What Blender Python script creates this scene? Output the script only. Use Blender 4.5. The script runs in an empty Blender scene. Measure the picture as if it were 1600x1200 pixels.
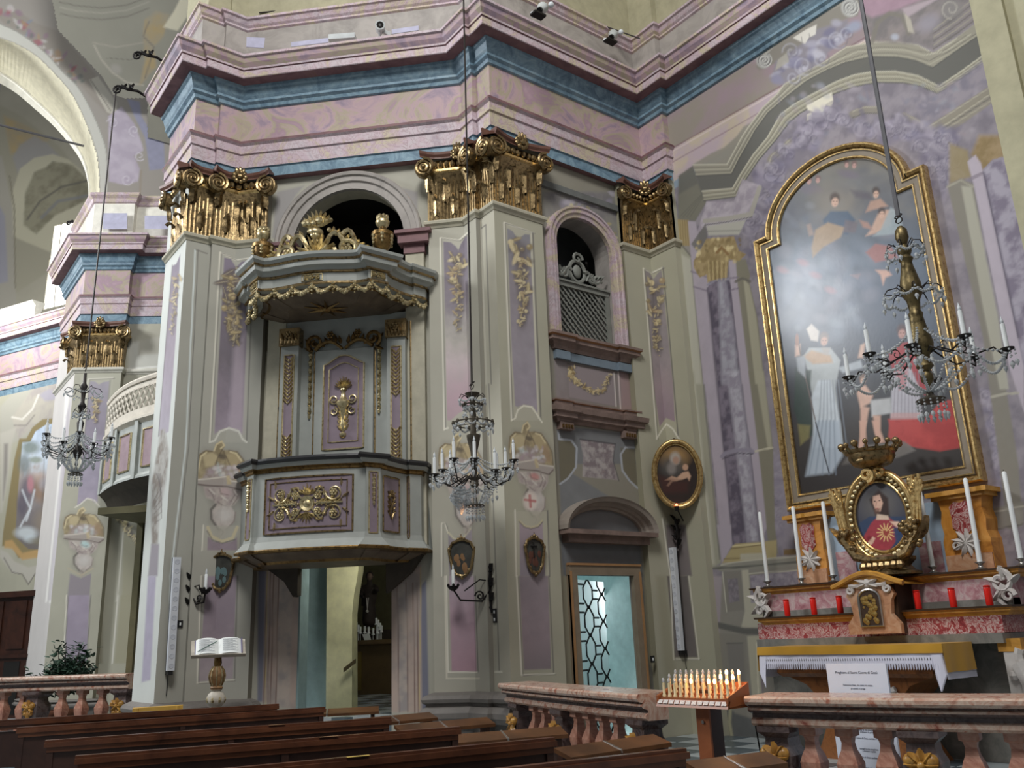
import bpy, math, random
import numpy as np
from mathutils import Vector, Matrix
random.seed(7)
SC = bpy.context.scene
COL = SC.collection
# ------------------------------------------------------------------ camera, world, light, exposure
F_PX, PITCH, ROLL, YAW, EYE = 1372.0, math.radians(16.17), math.radians(-2.305), math.radians(37.45), 1.6
_ex = np.array([math.cos(YAW), -math.sin(YAW), 0.0]); _fy = np.array([math.sin(YAW), math.cos(YAW), 0.0]); _ez = np.array([0, 0, 1.0])
FWD = _fy*math.cos(PITCH) + _ez*math.sin(PITCH); _up0 = -_fy*math.sin(PITCH) + _ez*math.cos(PITCH)
RT = math.cos(ROLL)*_ex + math.sin(ROLL)*_up0; UP = -math.sin(ROLL)*_ex + math.cos(ROLL)*_up0
ORG = np.array([0.0, 0.0, EYE])
cam = bpy.data.cameras.new('camera'); camo = bpy.data.objects.new('camera', cam); COL.objects.link(camo)
cam.sensor_width = 36.0; cam.lens = F_PX/1600*36.0; cam.clip_end = 200; cam.clip_start = 0.05
camo.matrix_world = Matrix(((RT[0], UP[0], -FWD[0], 0), (RT[1], UP[1], -FWD[1], 0), (RT[2], UP[2], -FWD[2], EYE), (0, 0, 0, 1)))
SC.camera = camo
SC.view_settings.view_transform = 'Standard'; SC.view_settings.look = 'None'; SC.view_settings.gamma = 1.0
SC.view_settings.use_curve_mapping = False; SC.view_settings.exposure = 0.0
wd = bpy.data.worlds.new('church_air'); SC.world = wd; wd.use_nodes = True
wd.node_tree.nodes['Background'].inputs[0].default_value = (0.93, 0.95, 1.0, 1); wd.node_tree.nodes['Background'].inputs[1].default_value = 0.125
def area_light(name, loc, target, sx, sy, power, color=(1, 1, 1), spread=180):
    l = bpy.data.lights.new(name, 'AREA'); l.shape = 'RECTANGLE'; l.size = sx; l.size_y = sy; l.energy = power; l.color = color; l.spread = math.radians(spread)
    o = bpy.data.objects.new(name, l); COL.objects.link(o); o.location = loc
    o.rotation_euler = (Vector(target)-Vector(loc)).to_track_quat('-Z', 'Y').to_euler(); return o
# windows of the dome drum and of the nave behind the viewer; one added fill
area_light('dome_window_light', (-1.5, 1.0, 17.0), (4.5, 9.5, 6.0), 5.0, 4.0, 1750, (1.0, 0.985, 0.96))
area_light('nave_window_light', (-6.6, 17.8, 12.6), (7.0, 8.0, 5.0), 2.8, 3.0, 1500, (0.96, 0.98, 1.0))
area_light('choir_window_light', (-1.5, 24.5, 11.5), (3.6, 19.5, 8.0), 3.0, 3.0, 420, (1.0, 0.99, 0.97))
area_light('choir_vault_light', (0.5, 24.0, 11.0), (4.0, 31.0, 15.0), 3.0, 3.0, 330, (1.0, 0.99, 0.95))  # unseen fill added to lift the dark choir vault wall
area_light('chapel_window_light', (4.0, -5.0, 11.0), (8.5, 6.5, 4.0), 3.0, 3.0, 120, (1.0, 0.98, 0.95))

# ------------------------------------------------------------------ pixel helpers: photograph pixel -> point on a real plane
def ray(x, y): return (x-800)/F_PX*RT - (y-600)/F_PX*UP + FWD
def on_x(x, y, c): d = ray(x, y); return ORG + d*(c/d[0])
def on_y(x, y, c): d = ray(x, y); return ORG + d*(c/d[1])
def on_z(x, y, c): d = ray(x, y); return ORG + d*((c-EYE)/d[2])
def on_s(x, y, s): d = ray(x, y); return ORG + d*(s/(d[0]+d[1]))          # plane X+Y = s
def on_d(x, y, dist): d = ray(x, y); return ORG + d*(dist/(d@_fy))          # at a distance ahead
def project(P):
    v = np.asarray(P, float)-ORG; z = v@FWD
    return 800+F_PX*(v@RT)/z, 600-F_PX*(v@UP)/z

# ------------------------------------------------------------------ colours and materials
def s2l(c):
    c = np.asarray(c, float)/255.0
    return np.where(c <= 0.04045, c/12.92, ((c+0.055)/1.055)**2.4)
def C4(c, g=1.0): return tuple(np.clip(s2l(c)*g, 0, 1)) + (1.0,)
def nd(nt, t, **kw):
    n = nt.nodes.new(t)
    for k, v in kw.items(): setattr(n, k, v)
    return n
def new_mat(name):
    m = bpy.data.materials.new(name); m.use_nodes = True
    return m, m.node_tree, m.node_tree.nodes['Principled BSDF']
def coords(nt): return nd(nt, 'ShaderNodeTexCoord').outputs['Object']
def noise(nt, scale, detail=4, rough=.6, dist=0.0, vec=None):
    n = nd(nt, 'ShaderNodeTexNoise'); n.inputs['Scale'].default_value = scale; n.inputs['Detail'].default_value = detail
    n.inputs['Roughness'].default_value = rough; n.inputs['Distortion'].default_value = dist
    nt.links.new(vec if vec is not None else coords(nt), n.inputs['Vector']); return n.outputs['Fac']
def ramp(nt, fac, stops):
    r = nd(nt, 'ShaderNodeValToRGB'); e = r.color_ramp.elements
    while len(e) < len(stops): e.new(0.5)
    for el, (p, c) in zip(e, stops): el.position = p; el.color = c
    nt.links.new(fac, r.inputs[0]); return r.outputs['Color']
def bump(nt, b, fac, strength=.2, dist=.01):
    n = nd(nt, 'ShaderNodeBump'); n.inputs['Strength'].default_value = strength; n.inputs['Distance'].default_value = dist
    nt.links.new(fac, n.inputs['Height']); nt.links.new(n.outputs['Normal'], b.inputs['Normal'])
def mix(nt, f, a, b, mode='MIX'):
    n = nd(nt, 'ShaderNodeMix', data_type='RGBA', blend_type=mode)
    for s, v in ((n.inputs[0], f), (n.inputs[6], a), (n.inputs[7], b)):
        if isinstance(v, (int, float)): s.default_value = v
        elif isinstance(v, tuple): s.default_value = v
        else: nt.links.new(v, s)
    return n.outputs[2]
M = {}
def plain(name, c, rough=.6, g=1.0, metal=0.0, var=.12, scale=6.0, bmp=.06, spec=.4):
    m, nt, b = new_mat(name); col = C4(c, g)
    lo = tuple(x*(1-var) for x in col[:3])+(1,); hi = tuple(min(1, x*(1+var)) for x in col[:3])+(1,)
    f = noise(nt, scale, 5); nt.links.new(ramp(nt, f, [(.3, lo), (.7, hi)]), b.inputs['Base Color'])
    b.inputs['Roughness'].default_value = rough; b.inputs['Metallic'].default_value = metal; b.inputs['Specular IOR Level'].default_value = spec
    if bmp: bump(nt, b, noise(nt, scale*6, 3), bmp, .004)
    M[name] = m; return m
def marbled(name, stops, scale=3.0, dist=1.5, rough=.35, g=1.0, detail=8, bmp=0.0, nrough=.65, vein=None):
    m, nt, b = new_mat(name)
    c = ramp(nt, noise(nt, scale, detail, nrough, dist), [(p, C4(c, g)) for p, c in stops])
    if vein:
        w = noise(nt, scale*2.3, 6, .7, 3.0); c = mix(nt, ramp(nt, w, [(.47, (0, 0, 0, 1)), (.5, (1, 1, 1, 1)), (.53, (0, 0, 0, 1))]), c, C4(vein, g))
    nt.links.new(c, b.inputs['Base Color']); b.inputs['Roughness'].default_value = rough
    if bmp: bump(nt, b, noise(nt, scale*8, 4), bmp, .004)
    M[name] = m; return m
def painted_mat(name, rough=.75, bmp=.08, spec=.25, coat=0.0):
    m, nt, b = new_mat(name); a = nd(nt, 'ShaderNodeAttribute', attribute_name='Col')
    nt.links.new(a.outputs['Color'], b.inputs['Base Color']); b.inputs['Roughness'].default_value = rough; b.inputs['Specular IOR Level'].default_value = spec
    if bmp: bump(nt, b, noise(nt, 30, 4), bmp, .004)
    if coat: b.inputs['Coat Weight'].default_value = coat; b.inputs['Coat Roughness'].default_value = .35
    M[name] = m; return m
G = 1.55                                      # photographed tone -> surface colour
painted_mat('fresco'); painted_mat('canvas', .27, .1, .42)
plain('stone', (152, 148, 132), .75, G); plain('stone_dark', (112, 108, 98), .8, G); plain('stone_light', (176, 174, 164), .75, G)
plain('plaster_olive', (138, 134, 112), .8, G); plain('plaster_white', (190, 188, 178), .8, G)
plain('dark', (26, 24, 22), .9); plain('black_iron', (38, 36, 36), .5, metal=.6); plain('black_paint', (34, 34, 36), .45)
marbled('scagliola_pink', [(.28, (102, 94, 108)), (.4, (130, 114, 126)), (.47, (150, 128, 132)), (.54, (140, 132, 112)), (.6, (134, 112, 122)), (.68, (146, 124, 132)), (.8, (110, 104, 120))], 1.1, 1.8, .6, G)
marbled('scagliola_light', [(.3, (130, 118, 128)), (.42, (162, 152, 156)), (.5, (158, 140, 148)), (.57, (160, 152, 126)), (.66, (154, 136, 144)), (.8, (138, 138, 154))], 1.3, 1.6, .6, G, vein=(136, 116, 120))
marbled('scagliola_blue', [(.25, (60, 78, 94)), (.42, (84, 108, 124)), (.55, (108, 132, 146)), (.65, (122, 142, 152)), (.8, (72, 94, 108))], 3.2, 1.5, .55, 1.4, nrough=.75)
marbled('scagliola_maroon', [(.3, (80, 56, 60)), (.6, (108, 80, 82)), (.8, (100, 76, 60))], 3, 1, .6, G)
marbled('grey_painted', [(.3, (112, 108, 104)), (.6, (140, 135, 130)), (.8, (126, 120, 122))], 2, 1, .6, G)
def gold_mat(name, c, rough, dirt, bmp=.4, g=1.0):
    m, nt, b = new_mat(name); f = noise(nt, 22, 5)
    nt.links.new(ramp(nt, f, [(.3, C4(dirt, g)), (.52, C4(c, g))]), b.inputs['Base Color']); b.inputs['Metallic'].default_value = .85
    r = nd(nt, 'ShaderNodeMapRange'); nt.links.new(noise(nt, 40, 3), r.inputs[0]); r.inputs[3].default_value = rough-.1; r.inputs[4].default_value = rough+.15
    nt.links.new(r.outputs[0], b.inputs['Roughness']); bump(nt, b, noise(nt, 35, 3), bmp, .006); M[name] = m
gold_mat('gold', (158, 136, 98), .3, (60, 48, 33)); gold_mat('gold_dark', (134, 108, 66), .42, (74, 54, 34)); gold_mat('gold_bright', (214, 184, 126), .28, (150, 112, 60), .2)
gold_mat('gilt_pale', (206, 192, 152), .36, (140, 118, 78), .3)

# ------------------------------------------------------------------ objects
def tag(o, label=None, cat=None, group=None, kind=None):
    if label: o['label'] = label
    if cat: o['category'] = cat
    if group: o['group'] = group
    if kind: o['kind'] = kind
    return o
def empty(name, loc=(0, 0, 0), label=None, cat=None, group=None, rz=0.0, kind=None):
    o = bpy.data.objects.new(name, None); o.empty_display_size = .1; COL.objects.link(o)
    o.location = tuple(float(v) for v in loc); o.rotation_euler = (0, 0, rz); return tag(o, label, cat, group, kind)
def kids(o): return [c for c in bpy.data.objects if c.parent is o]
def rebase(o):
    for c in kids(o): c.matrix_parent_inverse = Matrix.Identity(4)
def children_map():
    d = {}
    for o in bpy.data.objects:
        if o.parent: d.setdefault(o.parent.name, []).append(o)
    return d
def copy_tree(o, parent=None, cm=None):
    cm = cm if cm is not None else children_map()
    c = o.copy(); COL.objects.link(c)
    if parent is not None: c.parent = parent
    for ch in cm.get(o.name, []): copy_tree(ch, c, cm)
    return c
class MB:
    def __init__(s): s.v = []; s.f = []; s.mi = []; s.cur = 0
    def add(s, vs, fs, mi=None):
        n = len(s.v); s.v.extend([tuple(map(float, p)) for p in vs]); s.f.extend([tuple(i+n for i in q) for q in fs]); s.mi.extend([s.cur if mi is None else mi]*len(fs)); return s
    def box(s, c, d, R=None, taper=1.0):
        x, y, z = d[0]/2, d[1]/2, d[2]/2
        vs = [(-x, -y, -z), (x, -y, -z), (x, y, -z), (-x, y, -z), (-x*taper, -y*taper, z), (x*taper, -y*taper, z), (x*taper, y*taper, z), (-x*taper, y*taper, z)]
        vs = [Vector(p) for p in vs]
        if R is not None: vs = [R@p for p in vs]
        vs = [p+Vector(c) for p in vs]
        return s.add(vs, [(3, 2, 1, 0), (4, 5, 6, 7), (0, 1, 5, 4), (1, 2, 6, 5), (2, 3, 7, 6), (3, 0, 4, 7)])
    def obox(s, o, a, b, c):          # corner + three edge vectors
        o, a, b, c = map(lambda q: np.asarray(q, float), (o, a, b, c))
        if np.dot(np.cross(a, b), c) < 0: a, b = b, a
        vs = [o, o+a, o+a+b, o+b, o+c, o+a+c, o+a+b+c, o+b+c]
        return s.add(vs, [(3, 2, 1, 0), (4, 5, 6, 7), (0, 1, 5, 4), (1, 2, 6, 5), (2, 3, 7, 6), (3, 0, 4, 7)])
    def prism(s, pts, ext):           # polygon (3D points) extruded by a vector
        n = len(pts); e = np.asarray(ext, float); a = [np.asarray(p, float) for p in pts]
        return s.add(a+[p+e for p in a], [tuple(range(n))[::-1], tuple(range(n, 2*n))]+[(i, (i+1) % n, (i+1) % n+n, i+n) for i in range(n)])
    def tube(s, path, r, n=6, close=False, caps=True):
        P = [Vector(p) for p in path]; m = len(P); rs = r if hasattr(r, '__len__') else [r]*m
        vs = []; fs = []; up = None
        for i in range(m):
            t = (P[(i+1) % m]-P[i-1]) if close else (P[min(i+1, m-1)]-P[max(i-1, 0)])
            if t.length < 1e-9: t = Vector((0, 0, 1))
            t.normalize()
            if up is None:
                up = Vector((0, 0, 1)) if abs(t.z) < .9 else Vector((1, 0, 0))
            a = up-t*up.dot(t)
            if a.length < 1e-5: a = t.orthogonal()
            a.normalize(); b = t.cross(a); up = a
            for k in range(n):
                w = 2*math.pi*k/n; vs.append(P[i]+(a*math.cos(w)+b*math.sin(w))*rs[i])
        L = m if close else m-1
        for i in range(L):
            for k in range(n):
                fs.append((i*n+k, i*n+(k+1) % n, ((i+1) % m)*n+(k+1) % n, ((i+1) % m)*n+k))
        if caps and not close: fs += [tuple(range(n))[::-1], tuple(range((m-1)*n, m*n))]
        return s.add(vs, fs)
    def lathe(s, prof, c=(0, 0, 0), n=12, axis=None, a0=0.0, square=False):
        vs = []; fs = []; m = len(prof); c = Vector(c); R = None
        if axis is not None: R = Vector((0, 0, 1)).rotation_difference(Vector(axis)).to_matrix()
        for r, z in prof:
            for k in range(n):
                w = a0+2*math.pi*k/n
                p = Vector((r*math.cos(w), r*math.sin(w), z)); vs.append((R@p if R else p)+c)
        for i in range(m-1):
            for k in range(n): fs.append((i*n+k, i*n+(k+1) % n, (i+1)*n+(k+1) % n, (i+1)*n+k))
        fs += [tuple(range(n))[::-1], tuple(range((m-1)*n, m*n))]
        return s.add(vs, fs)
    def ball(s, c, r, n=6, m=4, sc=(1, 1, 1), R=None):
        vs = [Vector((0, 0, -1))]; fs = []
        for i in range(1, m):
            a = -math.pi/2+math.pi*i/m
            for k in range(n):
                w = 2*math.pi*k/n; vs.append(Vector((math.cos(a)*math.cos(w), math.cos(a)*math.sin(w), math.sin(a))))
        vs.append(Vector((0, 0, 1)))
        for k in range(n): fs.append((0, 1+(k+1) % n, 1+k)); fs.append((len(vs)-1, 1+(m-2)*n+k, 1+(m-2)*n+(k+1) % n))
        for i in range(m-2):
            for k in range(n): fs.append((1+i*n+k, 1+i*n+(k+1) % n, 1+(i+1)*n+(k+1) % n, 1+(i+1)*n+k))
        vs = [Vector((p.x*sc[0]*r, p.y*sc[1]*r, p.z*sc[2]*r)) for p in vs]
        if R is not None: vs = [R@p for p in vs]
        return s.add([p+Vector(c) for p in vs], fs)
    def grid(s, P, flip=False):       # P[i][j] points
        n, m = len(P), len(P[0]); vs = [p for row in P for p in row]; fs = []
        for i in range(n-1):
            for j in range(m-1):
                q = (i*m+j, i*m+j+1, (i+1)*m+j+1, (i+1)*m+j); fs.append(q[::-1] if flip else q)
        return s.add(vs, fs)
    def build(s, name, mat, parent=None, smooth=False, loc=None):
        me = bpy.data.meshes.new(name); v = s.v
        if loc is not None: v = [(p[0]-loc[0], p[1]-loc[1], p[2]-loc[2]) for p in v]
        me.from_pydata(v, [], s.f); o = bpy.data.objects.new(name, me); COL.objects.link(o)
        for m_ in (mat if isinstance(mat, (list, tuple)) else [mat]): me.materials.append(M[m_] if isinstance(m_, str) else m_)
        if any(s.mi): me.polygons.foreach_set('material_index', s.mi)
        if smooth:
            me.polygons.foreach_set('use_smooth', [True]*len(s.f))
            try: me.set_sharp_from_angle(angle=math.radians(50))
            except Exception: pass
        if loc is not None: o.location = tuple(map(float, loc))
        if parent is not None:
            o.parent = parent
            if loc is None: o.matrix_parent_inverse = parent_inv(parent)
        me.update(); return o
def parent_inv(p):
    m = Matrix.Identity(4); q = p; L = []
    while q is not None: L.append(q); q = q.parent
    for q in reversed(L):
        m = m@q.matrix_parent_inverse@Matrix.LocRotScale(q.location, q.rotation_euler, q.scale)
    return m.inverted()
def sweep(mb, path, prof, mats=None, close=False):
    """profile of (offset, z) swept along a plan polyline (outward = right hand of travel), mitred; mats: one slot per profile edge"""
    P = [np.array(p, float) for p in path]; n = len(P); rows = []
    for i in range(n):
        def nrm(a, b): d = b-a; d = d/np.linalg.norm(d); return np.array([d[1], -d[0]])
        if close: n1, n2 = nrm(P[i-1], P[i]), nrm(P[i], P[(i+1) % n])
        else:
            n1 = nrm(P[i-1], P[i]) if i else None; n2 = nrm(P[i], P[i+1]) if i < n-1 else None
            n1 = n2 if n1 is None else n1; n2 = n1 if n2 is None else n2
        m = (n1+n2)/(1+n1@n2)
        rows.append([(P[i][0]+m[0]*e, P[i][1]+m[1]*e, z) for e, z in prof])
    k = len(prof); vs = [p for r in rows for p in r]; base = len(mb.v); mb.add(vs, [])
    for i in range(n if close else n-1):
        for j in range(k-1):
            a = i*k+j; b = ((i+1) % n)*k+j
            mb.f.append((base+a, base+a+1, base+b+1, base+b)); mb.mi.append(mats[j] if mats else 0)
    if not close:                      # end caps
        mb.f.append(tuple(base+j for j in range(k))[::-1]); mb.mi.append(0)
        mb.f.append(tuple(base+(n-1)*k+j for j in range(k))); mb.mi.append(0)
    return mb
# ------------------------------------------------------------------ painter: flat fresco and canvas colour laid on real surfaces
_RT = np.random.default_rng(11).random((256, 256))
def vnoise(x, y):
    xi = np.floor(x).astype(int); yi = np.floor(y).astype(int); fx = x-xi; fy = y-yi
    fx = fx*fx*(3-2*fx); fy = fy*fy*(3-2*fy); a, b, c, d = xi & 255, (xi+1) & 255, yi & 255, (yi+1) & 255
    return (_RT[a, c]*(1-fx)+_RT[b, c]*fx)*(1-fy)+(_RT[a, d]*(1-fx)+_RT[b, d]*fx)*fy
def fbm(x, y, s, o=4, seed=0):
    r = 0; w = 1; t = 0
    for i in range(o): r = r+w*vnoise(x*s+seed*17.3+i*5.1, y*s+seed*9.7+i*3.3); t += w; w *= .55; s *= 2.03
    return r/t
def T(ox, oy, s): return lambda *p: [(ox+p[i]*s, oy+p[i+1]*s) for i in range(0, len(p), 2)]
class Surf:
    """a grid on o + a*u + b*v (u, v in metres); colours are worked out per vertex; photograph pixels are only used to digitise outlines"""
    def __init__(s, name, o, u, v, lu, lv, step, base, parent=None, mat='fresco', flip=False, fn=None, amp=.07):
        s.name, s.mat, s.parent, s.flip = name, mat, parent, flip
        o, u, v = (np.asarray(q, float) for q in (o, u, v)); s.nu, s.nv = max(2, int(lu/step)+1), max(2, int(lv/step)+1)
        a = np.linspace(0, lu, s.nu); b = np.linspace(0, lv, s.nv); A, B = np.meshgrid(a, b, indexing='ij'); s.a, s.b = A.ravel(), B.ravel()
        s.P = o+s.a[:, None]*u+s.b[:, None]*v
        if fn is not None: s.P = fn(s.P, s.a, s.b)
        V = s.P-ORG; z = np.maximum(V@FWD, .05); s.px = 800+F_PX*(V@RT)/z; s.py = 600-F_PX*(V@UP)/z
        s.C = np.tile(s2l(base)*G, (len(s.a), 1)); s.drop = np.zeros(len(s.a), bool); s.amp = amp
        n = fbm(s.a, s.b, 1.3, 5, seed=len(name)); s.C *= (1+amp*3.2*(n-.5))[:, None]
    def bb(s, pts, m): 
        x = [p[0] for p in pts]; y = [p[1] for p in pts]
        return np.nonzero((s.px > min(x)-m) & (s.px < max(x)+m) & (s.py > min(y)-m) & (s.py < max(y)+m))[0]
    def put(s, i, w, c, g=None):
        w = np.clip(w, 0, 1)[:, None]; s.C[i] = s.C[i]*(1-w)+w*(s2l(c)*(G if g is None else g) if not callable(c) else c(s, i))
def sd_poly(x, y, pts):
    d = np.full(len(x), 1e9); ins = np.zeros(len(x), bool); n = len(pts)
    for k in range(n):
        (x1, y1), (x2, y2) = pts[k], pts[(k+1) % n]; ex, ey = x2-x1, y2-y1; L = ex*ex+ey*ey+1e-9
        t = np.clip(((x-x1)*ex+(y-y1)*ey)/L, 0, 1); d = np.minimum(d, (x-x1-t*ex)**2+(y-y1-t*ey)**2)
        if y1 != y2: ins ^= ((y1 > y) != (y2 > y)) & (x < (x2-x1)*(y-y1)/(y2-y1)+x1)
    return np.where(ins, -1, 1)*np.sqrt(d)
def _L(S): return S if isinstance(S, (list, tuple)) else [S]
def poly(S, pts, c, a=1.0, soft=.7, g=None, tex=0.0, ts=9.0, c2=None):
    for s in _L(S):
        i = s.bb(pts, soft*2)
        if len(i) == 0: continue
        w = a*np.clip(.5-sd_poly(s.px[i], s.py[i], pts)/(2*soft), 0, 1)
        s.put(i, w, c, g)
        if c2 is not None:
            n = fbm(s.a[i], s.b[i], ts, 5, 3); s.put(i, w*np.clip((n-.36)*3.6, 0, 1), c2, g)
        elif tex: n = fbm(s.a[i], s.b[i], ts, 4, 5); s.C[i] *= (1+w*tex*2*(n-.5))[:, None]
def line(S, pts, w, c, a=1.0, soft=.5, close=False, g=None):
    if close: pts = list(pts)+[pts[0]]
    for s in _L(S):
        i = s.bb(pts, w+soft*2)
        if len(i) == 0: continue
        x, y = s.px[i], s.py[i]; d = np.full(len(i), 1e9)
        for (x1, y1), (x2, y2) in zip(pts[:-1], pts[1:]):
            ex, ey = x2-x1, y2-y1; L = ex*ex+ey*ey+1e-9; t = np.clip(((x-x1)*ex+(y-y1)*ey)/L, 0, 1); d = np.minimum(d, (x-x1-t*ex)**2+(y-y1-t*ey)**2)
        s.put(i, a*np.clip((w/2+soft-np.sqrt(d))/(2*soft), 0, 1), c, g)
def blob(S, cx, cy, rx, ry, c, ang=0, a=1.0, soft=.5, g=None):
    ca, sa = math.cos(math.radians(ang)), math.sin(math.radians(ang)); R = max(rx, ry)*(1+soft)+1
    for s in _L(S):
        i = s.bb([(cx-R, cy-R), (cx+R, cy+R)], 0)
        if len(i) == 0: continue
        x, y = s.px[i]-cx, s.py[i]-cy; r = np.hypot((x*ca+y*sa)/rx, (-x*sa+y*ca)/ry)
        s.put(i, a*np.clip((1+soft/2-r)/soft, 0, 1), c, g)
def grad(S, pts, stops, a=1.0, soft=.7, tex=.12, ts=6):           # vertical gradient by pixel row, for painted panels
    ys = [q[0] for q in stops]; cs = np.array([s2l(q[1])*G for q in stops])
    for s in _L(S):
        i = s.bb(pts, soft*2)
        if len(i) == 0: continue
        w = (a*np.clip(.5-sd_poly(s.px[i], s.py[i], pts)/(2*soft), 0, 1))[:, None]
        n = fbm(s.a[i], s.b[i], ts, 5, 2); y = s.py[i]+(n-.5)*40
        col = np.stack([np.interp(y, ys, cs[:, k]) for k in range(3)], 1)*(1+tex*2*(n-.5))[:, None]; s.C[i] = s.C[i]*(1-w)+w*col
def garland(S, pts, w, seed=1, pal=((158, 142, 98), (134, 116, 76), (178, 162, 118), (146, 122, 84), (118, 104, 80)), n=46):
    r = random.Random(seed); n = int(n*1.7)
    def at(t): i = min(int(t), len(pts)-2); f = t-i; return pts[i][0]*(1-f)+pts[i+1][0]*f, pts[i][1]*(1-f)+pts[i+1][1]*f
    for k in range(n):                                     # shade behind, then leaves and fruit
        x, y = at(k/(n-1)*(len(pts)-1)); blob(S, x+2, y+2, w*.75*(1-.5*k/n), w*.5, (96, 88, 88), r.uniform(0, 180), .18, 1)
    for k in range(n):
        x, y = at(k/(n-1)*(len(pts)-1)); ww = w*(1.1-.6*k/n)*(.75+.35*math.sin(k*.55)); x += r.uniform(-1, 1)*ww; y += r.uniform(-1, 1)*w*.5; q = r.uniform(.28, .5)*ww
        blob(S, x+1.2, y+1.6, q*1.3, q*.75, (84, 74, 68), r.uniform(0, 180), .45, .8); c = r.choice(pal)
        if r.random() < .3: blob(S, x, y, q*.9, q*.85, c, 0, .95, .4); blob(S, x-q*.3, y-q*.3, q*.4, q*.3, (190, 178, 138), 0, .5, .8)
        else:
            a = r.uniform(0, 180); ca, sa = math.cos(math.radians(a)), math.sin(math.radians(a)); blob(S, x, y, q*1.5, q*.5, c, a, .9, .5); line(S, [(x-ca*q*1.2, y-sa*q*1.2), (x+ca*q*1.2, y+sa*q*1.2)], .9, (196, 182, 140), .5)
def arc(cx, cy, rx, ry, a0, a1, n=14): return [(cx+rx*math.cos(math.radians(a0+(a1-a0)*k/n)), cy+ry*math.sin(math.radians(a0+(a1-a0)*k/n))) for k in range(n+1)]
def spiral(cx, cy, r0, r1, a0, turns, n=26): return [(cx+(r0+(r1-r0)*k/n)*math.cos(math.radians(a0)+turns*2*math.pi*k/n), cy+(r0+(r1-r0)*k/n)*math.sin(math.radians(a0)+turns*2*math.pi*k/n)) for k in range(n+1)]
def dens(P, n=5):                                                  # smooth curve through the points
    P = [np.array(p, float) for p in P]; out = []
    for i in range(len(P)-1):
        a, b, c, d = P[max(i-1, 0)], P[i], P[i+1], P[min(i+2, len(P)-1)]
        for k in range(n): t = k/n; out.append(tuple(.5*((2*b)+(c-a)*t+(2*a-5*b+4*c-d)*t*t+(3*b-a-3*c+d)*t**3)))
    return out+[tuple(P[-1])]
def hole(S, pts):
    for s in _L(S):
        i = s.bb(pts, 2); s.drop[i] |= sd_poly(s.px[i], s.py[i], pts) < 0
def keep_below(s, f): s.drop |= ~f(s)
def finish(S):
    out = []
    for s in _L(S):
        nu, nv = s.nu, s.nv; idx = np.arange(nu*nv).reshape(nu, nv)
        q = np.stack([idx[:-1, :-1], idx[1:, :-1], idx[1:, 1:], idx[:-1, 1:]], -1).reshape(-1, 4)
        if s.flip: q = q[:, ::-1]
        if s.drop.any(): q = q[~s.drop[q].all(axis=1)]
        me = bpy.data.meshes.new(s.name); me.vertices.add(len(s.P)); me.vertices.foreach_set('co', s.P.astype(np.float32).ravel())
        me.loops.add(q.size); me.loops.foreach_set('vertex_index', q.astype(np.int32).ravel()); me.polygons.add(len(q))
        me.polygons.foreach_set('loop_start', np.arange(0, q.size, 4, dtype=np.int32)); me.polygons.foreach_set('loop_total', np.full(len(q), 4, np.int32))
        at = me.color_attributes.new('Col', 'FLOAT_COLOR', 'POINT')
        at.data.foreach_set('color', np.concatenate([np.clip(s.C*.76+.24*(s.C@np.array([.3, .55, .15]))[:, None], 0, 1), np.ones((len(s.C), 1))], 1).astype(np.float32).ravel())
        me.update(calc_edges=True); me.validate(); me.materials.append(M[s.mat]); o = bpy.data.objects.new(s.name, me); COL.objects.link(o)
        if s.parent is not None: o.parent = s.parent; o.matrix_parent_inverse = parent_inv(s.parent)
        out.append(o)
    return out
# ------------------------------------------------------------------ the shell of the church
SQ = math.sqrt(.5)
YB, XA, XP, XP2, YL, YL2, SD = 8.83, 9.75, 6.57, 6.50, 11.98, 11.91, 15.97
ZF, ZC, ZT, ZA0, ZA1 = .25, 7.38, 8.47, 9.09, 9.66      # chapel floor, capital foot, architrave foot, frieze foot, frieze top
# floors
def st(name, loc=(0, 0, 0)): return empty(name, loc, kind='structure')
m, nt, b = new_mat('marble_floor')
ch = nd(nt, 'ShaderNodeTexChecker'); ch.inputs['Scale'].default_value = 2.2; nt.links.new(coords(nt), ch.inputs['Vector'])
ca = ramp(nt, noise(nt, 2.5, 6, .6, 1), [(.3, C4((150, 158, 162), 1.3)), (.7, C4((182, 188, 188), 1.3))]); cb = ramp(nt, noise(nt, 3, 6, .6, 1), [(.3, C4((72, 84, 92), 1.3)), (.7, C4((104, 114, 118), 1.3))])
nt.links.new(mix(nt, ch.outputs['Fac'], ca, cb), b.inputs['Base Color']); b.inputs['Roughness'].default_value = .22; M['marble_floor'] = m
fl = MB().box((-2, 4, -.1), (60, 60, .2)).build('floor', 'marble_floor'); tag(fl, kind='structure')
pl_ = MB().prism([(6.45, 8.75, 0), (6.45, 2.0, 0), (9.9, 2.0, 0), (9.9, 9.0, 0), (6.45, 9.0, 0)], (0, 0, ZF)).build('floor_chapel', 'marble_floor'); tag(pl_, kind='structure')
pf = MB().prism([(-8, 13.4, 0), (3.4, 13.4, 0), (5.2, 13.4, 0), (5.2, 30, 0), (-8, 30, 0)], (0, 0, .42)).build('floor_presbytery', 'marble_floor'); tag(pf, kind='structure')

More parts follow.
